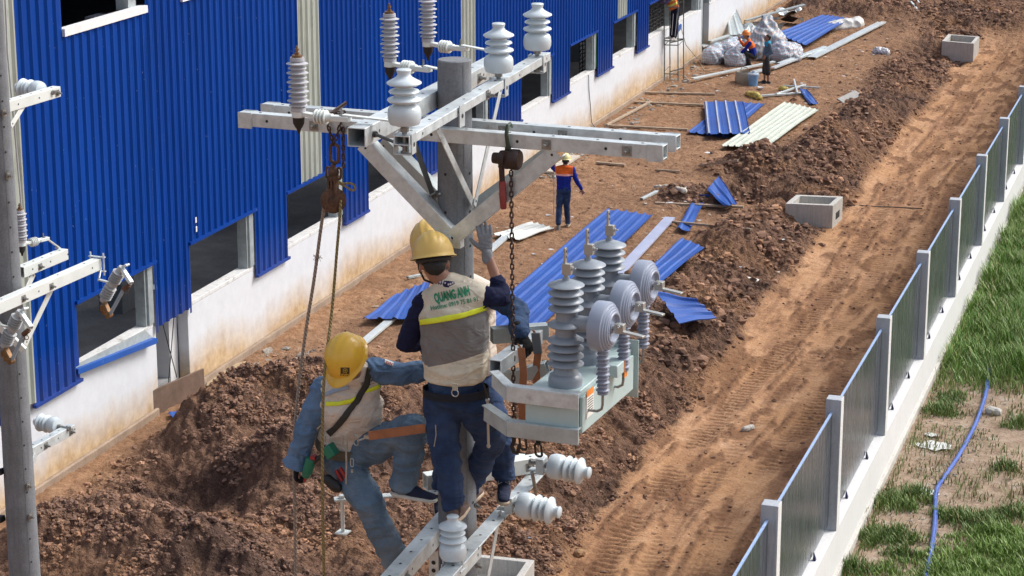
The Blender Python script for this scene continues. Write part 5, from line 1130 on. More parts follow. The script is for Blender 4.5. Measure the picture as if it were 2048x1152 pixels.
    for q in 'lr':
        if spec.get('glove'):
            hd = spec['hand' + q]; gm = spec['glove']; gg = hand(j['wr' + q], hd[0], hd[1], hd[2], hd[3], s * 1.06, hd[4] if len(hd) > 4 else .10, fat=1.12) + [[(j['wr' + q] - Vector(hd[0]).normalized() * .035, .034 * s), (j['wr' + q], .031 * s)]]
            soft('glove', gg, gm, root, .0045, 2)
        if hi: soft('sock', [[(j['an' + q] + UP * .05, .050 * s), (j['an' + q] - UP * .015, .044 * s)]], BLACKP, root, .008, 1)
        shoe(root, j['an' + q], j['to' + q], spec.get('footup' + q, UP), spec['shoe'], spec['sole'], s, laces=spec.get('laces') if q == spec.get('laceq') else None)
    return out

# -- worker seen from the back, one glove raised beside the pole
j1 = dict(head=J(868, 528, -.34), neck=J(900, 568, -.33), chest=J(908, 632, -.34), pel=J(912, 785, -.33), shl=J(850, 603, -.34), shr=J(974, 592, -.31), ell=J(812, 688, -.30), wrl=J(858, 680, -.06), elr=J(1006, 594, -.20), wrr=J(974, 506, -.18),
          hpl=J(882, 805, -.33), hpr=J(945, 805, -.31), knl=J(893, 915, -.38), anl=J(908, 1016, -.40), knr=J(983, 880, -.14), anr=J(932, 985, .20))
j1['tol'] = j1['anl'] + VY * .2 - VX * .02; j1['tor'] = j1['anr'] + VY * .2
pA, pB = J(833, 650, -.5), J(980, 618, -.5); dS = (pB - pA).normalized(); nS = (UP - dS * UP.dot(dS)).normalized()
VEST1 = zoned('worn beige and mesh vest', [(0, (.64, .60, .49)), (.245, (.195, .185, .18)), (.5, (.62, .56, .45))])
sp1 = dict(face=(VX * -.45 + VY * .85 - UP * .30), hup=(VX * -.20 + VY * .20 + UP * .95), top=NAVY, pants=DEN1, vest=VEST1, vzone=lambda p: (.5 + (p - pA).dot(nS)) if (p - J(905, 750, -.5)).z - .9 * ((p - j1['pel']).dot(VX) + .0) ** 2 > 0 else .12, hem=.085, helmet=YHEL1, glove=GLOVEG, shoe=mat('brown canvas', (.10, .06, .05), .8), sole=SOLEB,
           handl=(VY * .8 + UP * .4, VX * -1, 1, .6), handr=(UP * .97 - VX * .16 + VY * .1, VY * -.9 + VX * .45, -1, .34, .07), sleever=.30, vdim=dict(chestw=.168, chestd=.115, waistw=.152, waistd=.115), wr=.009, hemf=.90, leg_r=(.108, .084, .068), vwr=.008, pwr=.013)
w1 = make_person('worker seen from behind in a beige vest raising a grey glove beside the pole', j1, sp1, group='workers up the pole', hi=True)
v1o, v1 = w1['vest']
band(v1o, v1, 'reflective_strip', HV, [(834, 640), (880, 634), (930, 624), (983, 606)], [(835, 651), (880, 645), (930, 635), (983, 617)])
text_on(v1o, v1, 'lettering', 'QUANG ANH', GRN, (871, 606), (941, 590), 18.5, .045)
text_on(v1o, v1, 'lettering', 'Hotline: 0919 75 81 91', GRN, (863, 621), (956, 602), 8.6, .02)
# chin strap, head band, scarf, belt with ring, hanging spanner
HPf = w1['HP']; m = MB(); m.tube([HPf(.09 * math.cos(a), -.02 + .10 * math.sin(a), .022) for a in [math.pi + k * math.pi / 12 for k in range(13)]], .014, 8); m.tube([HPf(-.088, .0, .04), HPf(-.085, .02, -.02), HPf(-.06, .05, -.08), HPf(0, .06, -.11)], .006, 6); m.build('head_band', BLACKP, w1['root'])
nk = j1['neck']; g = [[(nk + UP * .005 + (VX * math.cos(a) * .055 + VY * math.sin(a) * .055), .024) , (nk + UP * .012 + (VX * math.cos(a + .6) * .055 + VY * math.sin(a + .6) * .055), .024)] for a in np.arange(0, 6.3, .6)]
SCARF = mat('patterned scarf', (.02, .02, .06), .9); t_ = SCARF.node_tree; vv = t_.nodes.new('ShaderNodeTexVoronoi'); vv.inputs['Scale'].default_value = 70; L(t_, coords(t_), vv.inputs[0]); L(t_, ramp(t_, vv.outputs[0], [(.35, (.55, .5, .55)), (.45, (.015, .012, .05))]).outputs[0], t_.nodes['Principled BSDF'].inputs['Base Color'])
soft('scarf', g, SCARF, w1['root'], .008, 2, .004, (30, 30, 30))
KH = cloth('khaki webbing', (.13, .12, .09), .15); PB_ = w1['pants'][1]
def beltring(root, j, B, ax, rad, hgt, material, name='belt', off=.0):
    m = MB(); n = 40; vs = []
    for z in (-hgt / 2, hgt / 2):
        for rr2 in (1, 1.035):
            for k in range(n):
                a = 2 * math.pi * k / n; vs.append(j['pel'] + ax * (z + off) + B @ Vector((math.cos(a) * rad[0] * rr2, math.sin(a) * rad[1] * rr2, 0)))
    fs = []
    for k in range(n):
        k2 = (k + 1) % n; fs += [(n + k, n + k2, 3 * n + k2, 3 * n + k), (k, 2 * n + k, 2 * n + k2, k2), (2 * n + k, 3 * n + k, 3 * n + k2, 2 * n + k2), (k, k2, n + k2, n + k)]
    m.add(vs, fs); return m.build(name, material, root)
b_ = beltring(w1['root'], j1, w1['B'], w1['ax'], (.185, .148), .045, cloth('dark belt', (.02, .022, .03)), off=.01)
c = J(910, 786, -.53); m = MB(); m.ring(c, VY, .020, .0035, 20, 6); m.build('belt_ring', SILV, b_); m = MB(); m.box(c + UP * .035, (.03, .008, .04)); m.build('belt_tab', CREAM, b_)
m = MB(); p0 = J(975, 800, -.46); p1 = J(977, 892, -.46); m.tube([p0, p1], .007, 6); m.ell(p0, .013); m.ell(p1, (.012, .006, .014)); m.build('hanging_spanner', SILV, w1['root'])
m = MB(); p0 = J(968, 770, -.5); m.tube([p0, J(972, 785, -.5), J(975, 800, -.46)], .006, 5); m.build('lanyard', BLACKP, w1['root'])
m = MB(); m.tube([J(868, 893, -.48), J(872, 870, -.49), J(871, 850, -.49)], .003, 4); m.build('pocket_zip', SILV, w1['pants'][0])

# -- worker behind the pole, mostly hidden
ftz = P.M @ P.pz(1004, 1000, zl + .05)
j3 = dict(head=J(869, 497, .26), neck=J(890, 540, .34), chest=J(928, 610, .42), pel=J(940, 758, .46), shl=J(986, 590, .40), shr=J(880, 592, .44), ell=J(1036, 622, .16), wrl=J(1040, 664, -.10), elr=J(850, 670, .46), wrr=J(870, 720, .3),
          hpl=J(968, 780, .42), hpr=J(920, 780, .46), knl=J(1003, 880, .22), anl=J(1008, 960, .34), knr=J(905, 890, .36), anr=J(882, 985, .46))
j3['tol'] = j3['anl'] - FH * .2; j3['tor'] = j3['anr'] - FH * .2
DENK = cloth('mid denim jacket cloth', (.028, .055, .12), .3, fade=(.05, .09, .17))
sp3 = dict(face=(VX * .30 - VY * .85 - UP * .45), hup=(VX * -.30 - VY * .35 + UP * .88), top=DENK, jacket=1, pants=DEN1, vest=BEIGE, helmet=YHEL1, glove=GLOVEB, shoe=CANV, sole=SOLEB, laces=LACE, laceq='l',
           handl=(VX * .50 - UP * .85 - VY * .1, VX * .6 + UP * .6 - VY * .5, 1, .7), handr=(UP * -1, VX * -1, 1, .5), hemf=.84, leg_r=(.10, .08, .070), sl_r=(.075, .066, .056), pwr=.014, wr=.012)
w3 = make_person('worker mostly hidden behind the pole whose denim sleeve and black glove reach the frame', j3, sp3, group='workers up the pole', hi=True)

# -- worker on the left, bending over his belt, holding the rope
j2 = dict(head=J(697, 722, -.36), neck=J(706, 748, -.22), chest=J(703, 806, -.16), pel=J(697, 893, -.06), shl=J(748, 742, -.14), shr=J(648, 778, -.20), ell=J(800, 748, -.10), wrl=J(852, 742, .02), elr=J(614, 850, -.26), wrr=J(594, 925, -.25),
          hpl=J(728, 900, -.10), hpr=J(680, 915, -.08), knl=J(828, 858, -.26), anl=J(806, 966, -.20), knr=J(733, 998, -.26), anr=J(796, 1128, -.10))
j2['tol'] = J(862, 985, -.22); j2['tor'] = j2['anr'] - VY * .15 + VX * .1
sp2 = dict(face=(VX * -.05 - VY * .72 - UP * .70), hup=(VX * -.06 - VY * .62 + UP * .70), top=DENJ, jacket=1, pants=DEN2, vest=BEIGE, helmet=YHEL, glove=GLOVEB, shoe=CANV, sole=SOLEW,
           handl=(VX * 1.0, UP, 1, .5), handr=(UP * -.95 - VX * .1, VX * -.8 - VY * .5, 1, 1.15), leg_r=(.112, .092, .082), sl_r=(.078, .066, .062), wr=.013, pwr=.015, vdim=dict(chestw=.160, chestd=.110), vwr=.015, hem=.05)
w2 = make_person('worker in a yellow helmet and denim jacket bending over his belt left of the pole', j2, sp2, group='workers up the pole', hi=True)
vo, v2 = w2['vest']; r2 = w2['root']
band(vo, v2, 'reflective_strip', HV, [(652, 803), (675, 803), (700, 798), (716, 790)], [(652, 812), (675, 812), (700, 807), (716, 800)], 24)
band(vo, v2, 'reflective_strip', HV, [(722, 780), (742, 775), (760, 768)], [(722, 788), (742, 783), (760, 776)], 20)
BLT = mat('pale blue tape', (.30, .38, .50), .6); band(vo, v2, 'shoulder_strip', BLT, [(650, 786), (675, 776), (698, 770)], [(650, 793), (675, 784), (698, 778)], 16)
text_on(vo, v2, 'lettering', 'QUANG ANH', BLKP, (722, 770), (746, 762), 5, .03); text_on(vo, v2, 'lettering', '0919 75 81 91', BLKP, (724, 775), (748, 767), 2.6, .02)
cw = j2['wrr']; dc_ = (j2['wrr'] - j2['elr']).normalized(); m = MB(); Bc = basis(dc_); vs = []; n_ = 28
for i_, (z_, rr3) in enumerate(((-.06, .058), (-.03, .066), (.0, .080), (.012, .084), (.012, .080), (-.03, .058))):
    for k in range(n_):
        a = 6.2832 * k / n_; rq = rr3 * (1 + .07 * math.sin(a * 7) * max(0, i_ - .5) / 3); vs.append(cw + dc_ * z_ + Bc @ Vector((math.cos(a) * rq, math.sin(a) * rq, 0)))
m.add(vs, [(i_ * n_ + k, i_ * n_ + (k + 1) % n_, (i_ + 1) * n_ + (k + 1) % n_, (i_ + 1) * n_ + k) for i_ in range(5) for k in range(n_)]); m.build('cuff', DENJ, w2['top'][0])
# crossbody strap, belt, badge, patch
STR = cloth('dark grey webbing', (.05, .048, .042), .2); band(r2, v2, 'crossbody_strap', STR, [(733, 735), (727, 765), (708, 800), (680, 835), (655, 862)], [(744, 738), (738, 770), (717, 807), (690, 843), (663, 872)], 30, 3, .012)
bl2 = beltring(r2, j2, w2['B'], w2['ax'], (.192, .150), .075, KH, off=.045)
ho_, hb = w2['helmet']
BADGE = mat('dark badge', (.045, .035, .01), .5); band(ho_, hb, 'badge', BADGE, [(681, 735), (699, 735)], [(681, 752), (699, 752)], 8, 6, .0015); text_on(ho_, hb, 'lettering', 'EVN', YHEL, (683, 750.6), (698, 750.6), 4.3, .03, .0055)
def px_disc(parent, bv, name, cx, cy, r0, r1, material, off, n=24, star=False):
    m = MB(); vs = []; 
    for k in range(n):
        a = 2 * math.pi * k / n; f = (1 if not star else (1 if k % (n // 4) == 0 else .28))
        for rr2 in (r0, r1 * f): 
            q = px_cast(bv, cx + math.cos(a) * rr2, cy + math.sin(a) * rr2, off); vs.append(q or Vector((0, 0, 0)))
    fs = [(2 * k, 2 * k + 1, 2 * ((k + 1) % n) + 1, 2 * ((k + 1) % n)) for k in range(n)]; m.add(vs, fs); return m.build(name, material, parent, smooth=0)
px_disc(ho_, hb, 'emblem', 690, 740.5, 3.6, 4.4, YHEL, .0055); px_disc(ho_, hb, 'emblem', 690, 740.5, .01, 3.6, YHEL, .0055, 16, True)
so2, sv2 = w2['top']; WP = mat('white patch', (.7, .7, .68), .6); band(so2, sv2, 'sleeve_patch', WP, [(770, 710), (787, 717)], [(769, 727), (786, 733)], 8, 6, .004); px_disc(so2, sv2, 'patch_star', 779, 718, .01, 4.5, mat('blue print', (.03, .06, .25), .6), .009, 16, True); text_on(so2, sv2, 'lettering', 'EVN', mat('red print', (.5, .03, .03), .6), (772, 728), (784, 732), 4, .03, .009)
m = MB()
for (x, y, st) in ((690, 885, .05), (712, 880, .03), (655, 880, .02)): m.ring(J(x, y, -.30), VY + VX * .3, .018, .004, 16, 6, stretch=st, sdir=UP)
m.build('carabiner', SILV, bl2)
m = MB(); m.tube([J(692, 890, -.31), J(693, 930, -.31), J(692, 968, -.3)], .006, 6); m.build('hook_rod', SILV, bl2); m = MB(); m.tube([J(742, 868, -.27), J(730, 876, -.28), J(715, 882, -.28)], .006, 6); m.box(J(735, 874, -.28), (.04, .02, .02)); m.build('buckle', SILV, bl2)
m = MB(); m.ring(J(704, 925, -.32), VY, .010, .003, 12, 5, stretch=.03, sdir=UP); m.box(J(704, 942, -.32), (.012, .006, .02)); m.build('key_ring', SILV, bl2)
RED = mat('red grip', (.30, .02, .02), .5); m = MB(); m.tube([J(680, 935, -.28), J(692, 955, -.28)], .012, 8); m.build('tool_handle', RED, bl2); m = MB(); m.tube([J(672, 940, -.27), J(684, 962, -.27)], .012, 8); m.build('tool_handle', RED, bl2)
soft('tool_pouch', [[(J(655, 958, -.3), (.035, .03, .03)), (J(672, 975, -.3), (.04, .03, .035))]], BLACKP, bl2, .008, 3, .006, (20, 20, 20))
# leather pole strap
m = MB()
for (ya, yb, dz) in ((868, 853, 0), (875, 860, 0)): m.bar(J(738, ya, -.40), J(850, yb, -.42), .006, .032, UP)
tag(m.build('pole_strap', LEATH), 'brown leather pole strap stretched taut from the left worker\'s belt to the pole', 'strap')
# green impact wrench
dr = thing('impact_wrench', 'green cordless impact wrench hanging by the left worker\'s hip', 'power tool', J(635, 960, -.3)); GT = mat('green tool plastic', (.005, .15, .09), .4); c = J(640, 915, -.30); d = (J(665, 905, -.30) - J(618, 935, -.30)).normalized()
m = MB(); m.tube([c - d * .075, c - d * .03, c + d * .05], [.020, .016, .016], 10); m.build('handle', BLACKP, dr)
m = MB(); B = basis(d, VY); m.box(c + d * .085, (.075, .07, .065), B); m.build('battery', GT, dr, bevel=.008)
m = MB(); q = c - d * .085; a = (UP * .9 + VX * .3).normalized(); m.cyl(q - a * .05, q + a * .04, .032, 14); m.cyl(q - a * .09, q - a * .05, .022, 12, .032); m.build('motor_housing', GT, dr, bevel=.004); m = MB(); m.cyl(q - a * .12, q - a * .09, .008, 8); m.box(q + d * .02 + a * .035, (.03, .04, .02)); m.build('chuck', RED, dr)

# -- people far off in the yard
def far_person(label, px, py, jj, spec, s=1.0, zoff=0, group='people in the yard'):
    g0 = GZ(px, py, 0); g0.z = hz(g0.x, g0.y) + zoff; F_ = spec['face2']; f = (FH * F_[1] + rtv * F_[0]).normalized(); r = rtv; K = lambda t_: g0 + (r * t_[0] + FH * t_[1] + UP * t_[2]) * s
    j = {k: K(v) for k, v in jj.items()}; spec = dict(spec); spec['face'] = f + UP * F_[2]; up_ = spec.get('hup2', (0, 0, 1)); spec['hup'] = r * up_[0] + FH * up_[1] + UP * up_[2]
    for q in 'lr':
        h = spec['h' + q]; spec['hand' + q] = (r * h[0] + FH * h[1] + UP * h[2], FH * -1 + UP * .2, 1 if q == 'r' else -1, .6)
        if 'fu' + q in spec: h = spec['fu' + q]; spec['footup' + q] = r * h[0] + FH * h[1] + UP * h[2]
    if 'z2' in spec: spec['zone'] = lambda p: 0 if abs((p - j['pel']).dot((j['shr'] - j['shl']).normalized())) > .205 * s else (p - j['pel']).dot((j['neck'] - j['pel']).normalized()) * 1.0 / s
    return make_person(label, j, spec, s, .014, group), j
ROY = zoned('royal blue and orange jacket', [(0, (.010, .022, .22)), (.31, (.85, .42, .36)), (.35, (.72, .13, .02))])
spx = dict(top=ROY, jacket=1, pants=DEN1, helmet=YHELP, shoe=mat('grey canvas', (.2, .18, .16), .8), sole=SOLEB, z2=1)
w4, j4 = far_person('person in a blue and orange jacket and pale yellow helmet walking away across the yard', 1127, 458, dict(head=(.04, .02, 1.55), neck=(0.01, 0, 1.42), chest=(0, 0, 1.22), pel=(0, 0, .92), shl=(-.19, 0, 1.37), shr=(.19, 0, 1.37), ell=(-.25, .02, 1.40), wrl=(-.215, .0, 1.66), elr=(.29, -.02, 1.10), wrr=(.40, .06, .90),
     hpl=(-.08, 0, .88), hpr=(.08, 0, .88), knl=(-.10, .04, .48), anl=(-.12, -.14, .14), knr=(.07, .08, .50), anr=(.10, .16, .09), tol=(-.12, -.02, -.08), tor=(.14, .36, .02)), dict(spx, face2=(.2, 1, -.15), hl=(0, .1, 1), hr=(.4, .1, -.9), ful=(0, -.75, .65)))
m = MB(); c = j4['wrl']; m.cyl(Vector((c.x, c.y, c.z + .12)) - rtv * .0, GZ(1107, 430, .25) , .009, 6); tag(m.build('measuring_stick', GALVD), 'thin grey measuring stick held upright by the walking person in blue and orange', 'stick')
YOUTH = zoned('grey jacket with bright shoulders', [(0, (.10, .14, .19)), (.34, (.02, .30, .48))])
w7, j7 = far_person('bare-headed person in a grey blue top and black shorts standing and looking up', 1531, 167, dict(head=(.02, 0, 1.42), neck=(.05, 0, 1.30), chest=(.05, 0, 1.10), pel=(.0, 0, .83), shl=(.02, .16, 1.24), shr=(.06, -.16, 1.24), ell=(.10, .22, 1.02), wrl=(-.02, .26, .86), elr=(.14, -.20, 1.0), wrr=(-.04, -.22, .92),
     hpl=(0, .08, .80), hpr=(0, -.08, .80), knl=(-.02, .09, .44), anl=(-.02, .10, .08), knr=(.04, -.09, .44), anr=(.08, -.10, .08), tol=(-.20, .10, .02), tor=(-.10, -.12, .02)), dict(top=YOUTH, pants=BLACKP, shoe=BLACKP, sole=SOLEB, leg=.25, face2=(-1, -.15, .35), hup2=(.3, 0, 1), hl=(-.3, 0, -1), hr=(-.5, 0, -.8), z2=1), 1.0)
ORJ = zoned('blue jacket with orange yoke', [(0, (.010, .025, .22)), (.26, (.75, .16, .03))])
w6, j6 = far_person('squatting person in an orange helmet beside the pile of striped bags', 1500, 131, dict(head=(-.16, -.05, .98), neck=(-.06, 0, .84), chest=(.02, 0, .66), pel=(.12, 0, .34), shl=(-.02, .17, .76), shr=(-.04, -.17, .76), ell=(-.20, .2, .62), wrl=(-.33, .1, .80), elr=(-.20, -.22, .55), wrr=(-.38, -.16, .38),
     hpl=(.10, .08, .30), hpr=(.10, -.08, .30), knl=(-.20, .12, .46), anl=(-.06, .12, .09), knr=(-.18, -.14, .44), anr=(-.04, -.12, .09), tol=(-.26, .12, .02), tor=(-.24, -.14, .02)), dict(top=ORJ, jacket=1, pants=BLACKP, helmet=OHEL, shoe=BLACKP, sole=SOLEB, face2=(-1, -.1, .05), hl=(-.3, 0, 1), hr=(-1, 0, -.3), z2=1))
ORV = zoned('orange and yellow reflective vest', [(0, (.80, .20, .05)), (.16, (.75, .72, .15)), (.22, (.80, .20, .05)), (.30, (.75, .72, .15)), (.36, (.80, .20, .05))])
TRK = cloth('navy tracksuit cloth', (.012, .014, .035), .15)
w5, j5 = far_person('person in an orange reflective vest standing high on the lattice ladder tower', 1348, 161, dict(head=(-.30, .05, 1.52), neck=(-.22, .05, 1.40), chest=(-.14, .04, 1.20), pel=(.0, 0, .90), shl=(-.34, .10, 1.32), shr=(-.10, -.10, 1.34), ell=(-.56, .12, 1.22), wrl=(-.78, .14, 1.16), elr=(-.30, -.15, 1.15), wrr=(-.55, -.10, 1.20),
     hpl=(-.06, .03, .86), hpr=(.06, -.03, .86), knl=(-.07, .02, .46), anl=(-.10, .02, .09), knr=(.04, -.04, .46), anr=(.0, -.05, .07), tol=(-.28, .02, .02), tor=(-.12, -.2, .02)), dict(top=cloth('floral sleeve cloth', (.10, .08, .16), .5, scale=60), vest=ORV, hem=.06, pants=TRK, shoe=mat('pale canvas shoe', (.5, .47, .44), .8), sole=SOLEW, face2=(-1, .1, -.1), hl=(-1, 0, 0), hr=(-1, 0, 0.1)), 1.0, 1.28)
o5, b5 = w5['vest']; a_ = o5.data.attributes.new('zone', 'FLOAT', 'POINT'); axx = (j5['neck'] - j5['pel']).normalized(); a_.data.foreach_set('value', np.array([max(0, (WM[o5.name] @ v.co - j5['pel']).dot(axx)) for v in o5.data.vertices], np.float32))
m = MB()
for q in 'lr': m.bar(j5['hp' + q] - rtv * .0 - FH * .098, j5['an' + q] - FH * .07 + UP * .04, .018, .004, FH)
m.build('side_stripe', WTRIM, w5['root'])
# ------------------------------------------------------------------ things lying about the yard
def gp(px, py, dz=0.0, it=2):
    q = GZ(px, py, 0)
    for _ in range(it): q = GZ(px, py, hz(q.x, q.y) + dz)
    return q
def sheet(name, label, cat, quad, n, material, dz=.05, amp=.028, group=None, flatw=.30, bend=0, thick=.0015, lift=(0, 0, 0, 0)):
    """profiled sheet: quad = A,B along the ribbed edge, D,C at the other end of the ribs"""
    A, B_, C_, D_ = [gp(*q, dz) for q in quad]
    zs = [A.z, B_.z, C_.z, D_.z]; zm = max(zs) * .5 + sum(zs) / 8
    for q, l_ in zip((A, B_, C_, D_), lift): q.z = q.z * .5 + zm * .5 + l_
    prof = [(0, 0)]
    for i in range(n):
        o_ = i / n; w_ = 1 / n; prof += [(o_ + w_ * .13, 1), (o_ + w_ * .25, 1), (o_ + w_ * .38, 0), (o_ + w_ * .58, 0), (o_ + w_ * .62, .12), (o_ + w_ * .66, 0), (o_ + w_ * .98, 0)]
    prof.append((1, .6)); m = MB(); NT = 10; vs = []
    nrm = (B_ - A).cross(D_ - A).normalized(); nrm = nrm if nrm.z > 0 else -nrm
    for k in range(NT + 1):
        t_ = k / NT; a = A.lerp(D_, t_); b = B_.lerp(C_, t_)
        for s_, h in prof: vs.append(a.lerp(b, s_) + nrm * (h * amp + bend * math.sin(t_ * math.pi) + .012 * math.sin(7 * t_ + 5 * s_)))
    W_ = len(prof); fs = [(k * W_ + i, k * W_ + i + 1, (k + 1) * W_ + i + 1, (k + 1) * W_ + i) for k in range(NT) for i in range(W_ - 1)]; m.add(vs, fs)
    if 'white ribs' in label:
        m.mi = [1 if (i % (W_ - 1)) % 7 == 1 else 0 for i in range(len(m.f))]; material = [material, mat('pale rib top', (.42, .46, .52), .6)]  # rib top faces get a paler grey than the pans
    o = m.build(name, material, smooth=0); s = o.modifiers.new('gauge', 'SOLIDIFY'); s.thickness = .004; return tag(o, label, cat, group)
G1 = 'blue roofing sheets lying in the yard'; G2_ = 'pale roofing sheets lying in the yard'
sheet('roofing_sheet', 'longest blue corrugated sheet lying in the yard behind the recloser', 'roofing sheet', [(1213, 421), (1305, 431), (1062, 672), (930, 660)], 5, BLUES, .07, .045, G1)
sheet('roofing_sheet', 'short crumpled blue sheet on the soil between the two yellow helmets', 'roofing sheet', [(792, 592), (862, 570), (842, 636), (725, 640)], 4, BLUES, .12, .035, G1, lift=(0, .1, 0, 0))
sheet('roofing_sheet', 'twisted blue sheet half covered by a pale one right of the farthest round coil', 'roofing sheet', [(1362, 492), (1409, 503), (1318, 566), (1292, 545)], 3, BLUES, .16, .03, G1, lift=(.1, .1, 0, 0))
sheet('roofing_sheet', 'blue sheet with slanted end lying on the rubble right of the coils', 'roofing sheet', [(1310, 590), (1360, 652), (1434, 659), (1390, 614)], 3, BLUES, .26, .04, G1, lift=(.12, 0, 0, .1))
sheet('roofing_sheet', 'narrow blue offcut crossing a timber in the middle of the yard', 'roofing sheet', [(1388, 397), (1412, 399), (1379, 462), (1353, 458)], 1, BLUES, .09, .03, G1)
sheet('roofing_sheet', 'small blue square of sheet propped on the timber near the trench', 'roofing sheet', [(1414, 381), (1437, 370), (1474, 412), (1450, 417)], 2, BLUES, .14, .035, G1, lift=(.05, .1, .02, 0))
sheet('roofing_sheet', 'little blue scrap tucked under the propped square sheet', 'roofing sheet', [(1396, 392), (1412, 386), (1440, 402), (1420, 404)], 1, BLUES, .04, .02, G1)
sheet('roofing_sheet', 'lower blue sheet of the crossed pair sticking out to both sides', 'roofing sheet', [(1452, 206), (1530, 207), (1455, 276), (1374, 265)], 5, BLUES, .05, .035, G1)
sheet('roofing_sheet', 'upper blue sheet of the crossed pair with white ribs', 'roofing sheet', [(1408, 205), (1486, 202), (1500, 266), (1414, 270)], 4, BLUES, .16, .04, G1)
sheet('roofing_sheet', 'large blue sheet lying farthest away behind the standing person', 'roofing sheet', [(1645, 32), (1702, 38), (1612, 90), (1550, 68)], 6, BLUES, .2, .04, G1)
sheet('roofing_sheet', 'long blue sheet end showing from under the striped tarpaulin', 'roofing sheet', [(1500, 52), (1512, 60), (1480, 78), (1462, 74)], 2, BLUES, .15, .03, G1)
sheet('roofing_sheet', 'narrow blue strip lying by the crossed metal channels', 'roofing sheet', [(1598, 180), (1612, 178), (1636, 207), (1620, 209)], 1, BLUES, .06, .03, G1)
sheet('roofing_sheet', 'small blue scrap on the soil beside the far side of the door opening', 'roofing sheet', [(336, 828), (352, 822), (376, 824), (350, 836)], 1, BLUES, .05, .01, G1)
sheet('roofing_sheet', 'large pale translucent sheet lying beside the crossed blue pair', 'roofing sheet', [(1568, 205), (1638, 219), (1532, 294), (1441, 294)], 7, PALE, .10, .035, G2_)
sheet('roofing_sheet', 'pale white sheet on the soil left of the walking person', 'roofing sheet', [(1062, 446), (1108, 456), (1040, 479), (985, 470)], 4, mat('white roofing sheet', (.66, .67, .63), .45, 0, .1, 4), .08, .035, G2_)
sheet('roofing_sheet', 'grey bent sheet leaning near the wall beyond the striped bags', 'roofing sheet', [(1453, 50), (1472, 46), (1492, 66), (1458, 72)], 2, GALVD, .3, .03, G2_, lift=(.35, .5, 0, 0))
def beam(name, label, cat, a, b, w_, h_, material, dz=.03, dz2=None, group=None, mid=None, profile=False):
    A = gp(*a, dz); B_ = gp(*b, dz if dz2 is None else dz2); m = MB()
    if profile: 
        Bs = basis(B_ - A)
        m.bar(A, B_, w_, .006)
        for s_ in (-1, 1): m.bar(A + Bs.col[0] * s_ * w_ * .47 - UP * h_ * .5, B_ + Bs.col[0] * s_ * w_ * .47 - UP * h_ * .5, .006, h_)
    else: m.bar(A, B_, w_, h_)
    o = m.build(name, material, bevel=.003); return tag(o, label, cat, group)
GT_ = 'timber battens lying in the yard'; GCH = 'metal channels lying in the yard'
LAV = mat('greyish lavender flashing', (.42, .46, .60), .4, .1, .1, 4); WHM = mat('bright zinc channel', (.62, .68, .68), .35, .3, .1, 5)
for a, b, w_, lab in (((1310, 406), (1487, 414), .09, 'timber batten under the narrow blue offcut'), ((1338, 443), (1502, 459), .07, 'timber batten running right towards the rubble bank below the blue offcut'), ((1284, 185), (1430, 188), .10, 'timber batten nearest the ladder tower foot'), ((1268, 204), (1408, 210), .10, 'timber batten second from the ladder tower foot'), ((1215, 251), (1375, 259), .10, 'long timber batten ending near the crossed blue sheets'),
                      ((1193, 325), (1250, 330), .10, 'short timber piece on its own above the walking person'), ((1398, 331), (1476, 321), .05, 'thin round timber crossed by a white channel'), ((1214, 250), (1302, 203), .09, 'muddy timber lying along the wall footing'), ((1310, 340), (1360, 343), .05, 'thin grey stick in the middle of the yard below the crossarm end'), ((1508, 45), (1545, 22), .08, 'timber stick among the far scrap by the wall')):
    beam('timber_batten', lab, 'timber', a, b, w_, .05, TIMBER, .045, group=GT_)
for a, b, w_, lab, mm, dz in (((1236, 546), (1340, 434), .24, 'long lavender grey ridge flashing lying right of the longest blue sheet', LAV, .08), ((722, 686), (800, 622), .16, 'bright channel lying under the crumpled blue sheet', WHM, .05), ((978, 500), (1022, 462), .16, 'bright channel just right of the raised grey glove', WHM, .06), ((1623, 114), (1765, 43), .30, 'long wide pale channel beyond the bag pile', WHM, .08), ((1385, 156), (1548, 122), .13, 'long thin bright channel in front of the squatting person', WHM, .12),
                         ((1545, 135), (1640, 98), .16, 'grey channel behind the standing person', GALV, .08), ((1556, 126), (1650, 92), .12, 'second grey channel behind the standing person, nearer the tarpaulin', GALV, .1), ((1437, 346), (1461, 306), .08, 'short white channel lying across a thin round timber', WHM, .08), ((1283, 396), (1324, 376), .08, 'short pale channel by the scrap of white cloth', WHM, .05), ((1520, 190), (1608, 184), .10, 'pale channel at the bottom of the crossed offcuts', WHM, .04),
                         ((1552, 187), (1610, 168), .07, 'pale channel slanting across the crossed offcuts', WHM, .08), ((1588, 158), (1595, 185), .05, 'short upright-pointing pale channel in the crossed offcuts', WHM, .1), ((1566, 170), (1640, 174), .06, 'thin grey channel across the top of the crossed offcuts', GALV, .05), ((1822, 2), (1850, 36), .07, 'pale channel leaning at the far top of the bank', WHM, .12), ((1832, -4), (1860, 34), .05, 'second pale channel leaning at the far top of the bank', WHM, .14),
                         ((1400, 92), (1500, 62), .25, 'wide grey channel lying by the wall beyond the steel column', GALV, .2), ((1420, 82), (1470, 66), .2, 'shorter grey channel by the wall beyond the steel column', GALVD, .3), ((1490, 40), (1608, 8), .14, 'long grey channel along the far end of the wall', GALVD, .2), ((1490, 148), (1526, 138), .2, 'short bluish channel end between the bag and the standing person', GALV, .06), ((815, 553), (840, 548), .06, 'short grey pipe stub left of the central worker\'s head', GALVD, .04), ((1033, 1064), (1060, 1076), .06, 'small grey plastic offcut on the soil right of the pole', mat('grey plastic', (.16, .17, .2), .5), .03)):
    beam('metal_channel', lab, 'metal channel', a, b, w_, .05, mm, dz + .03, group=GCH, profile=True)
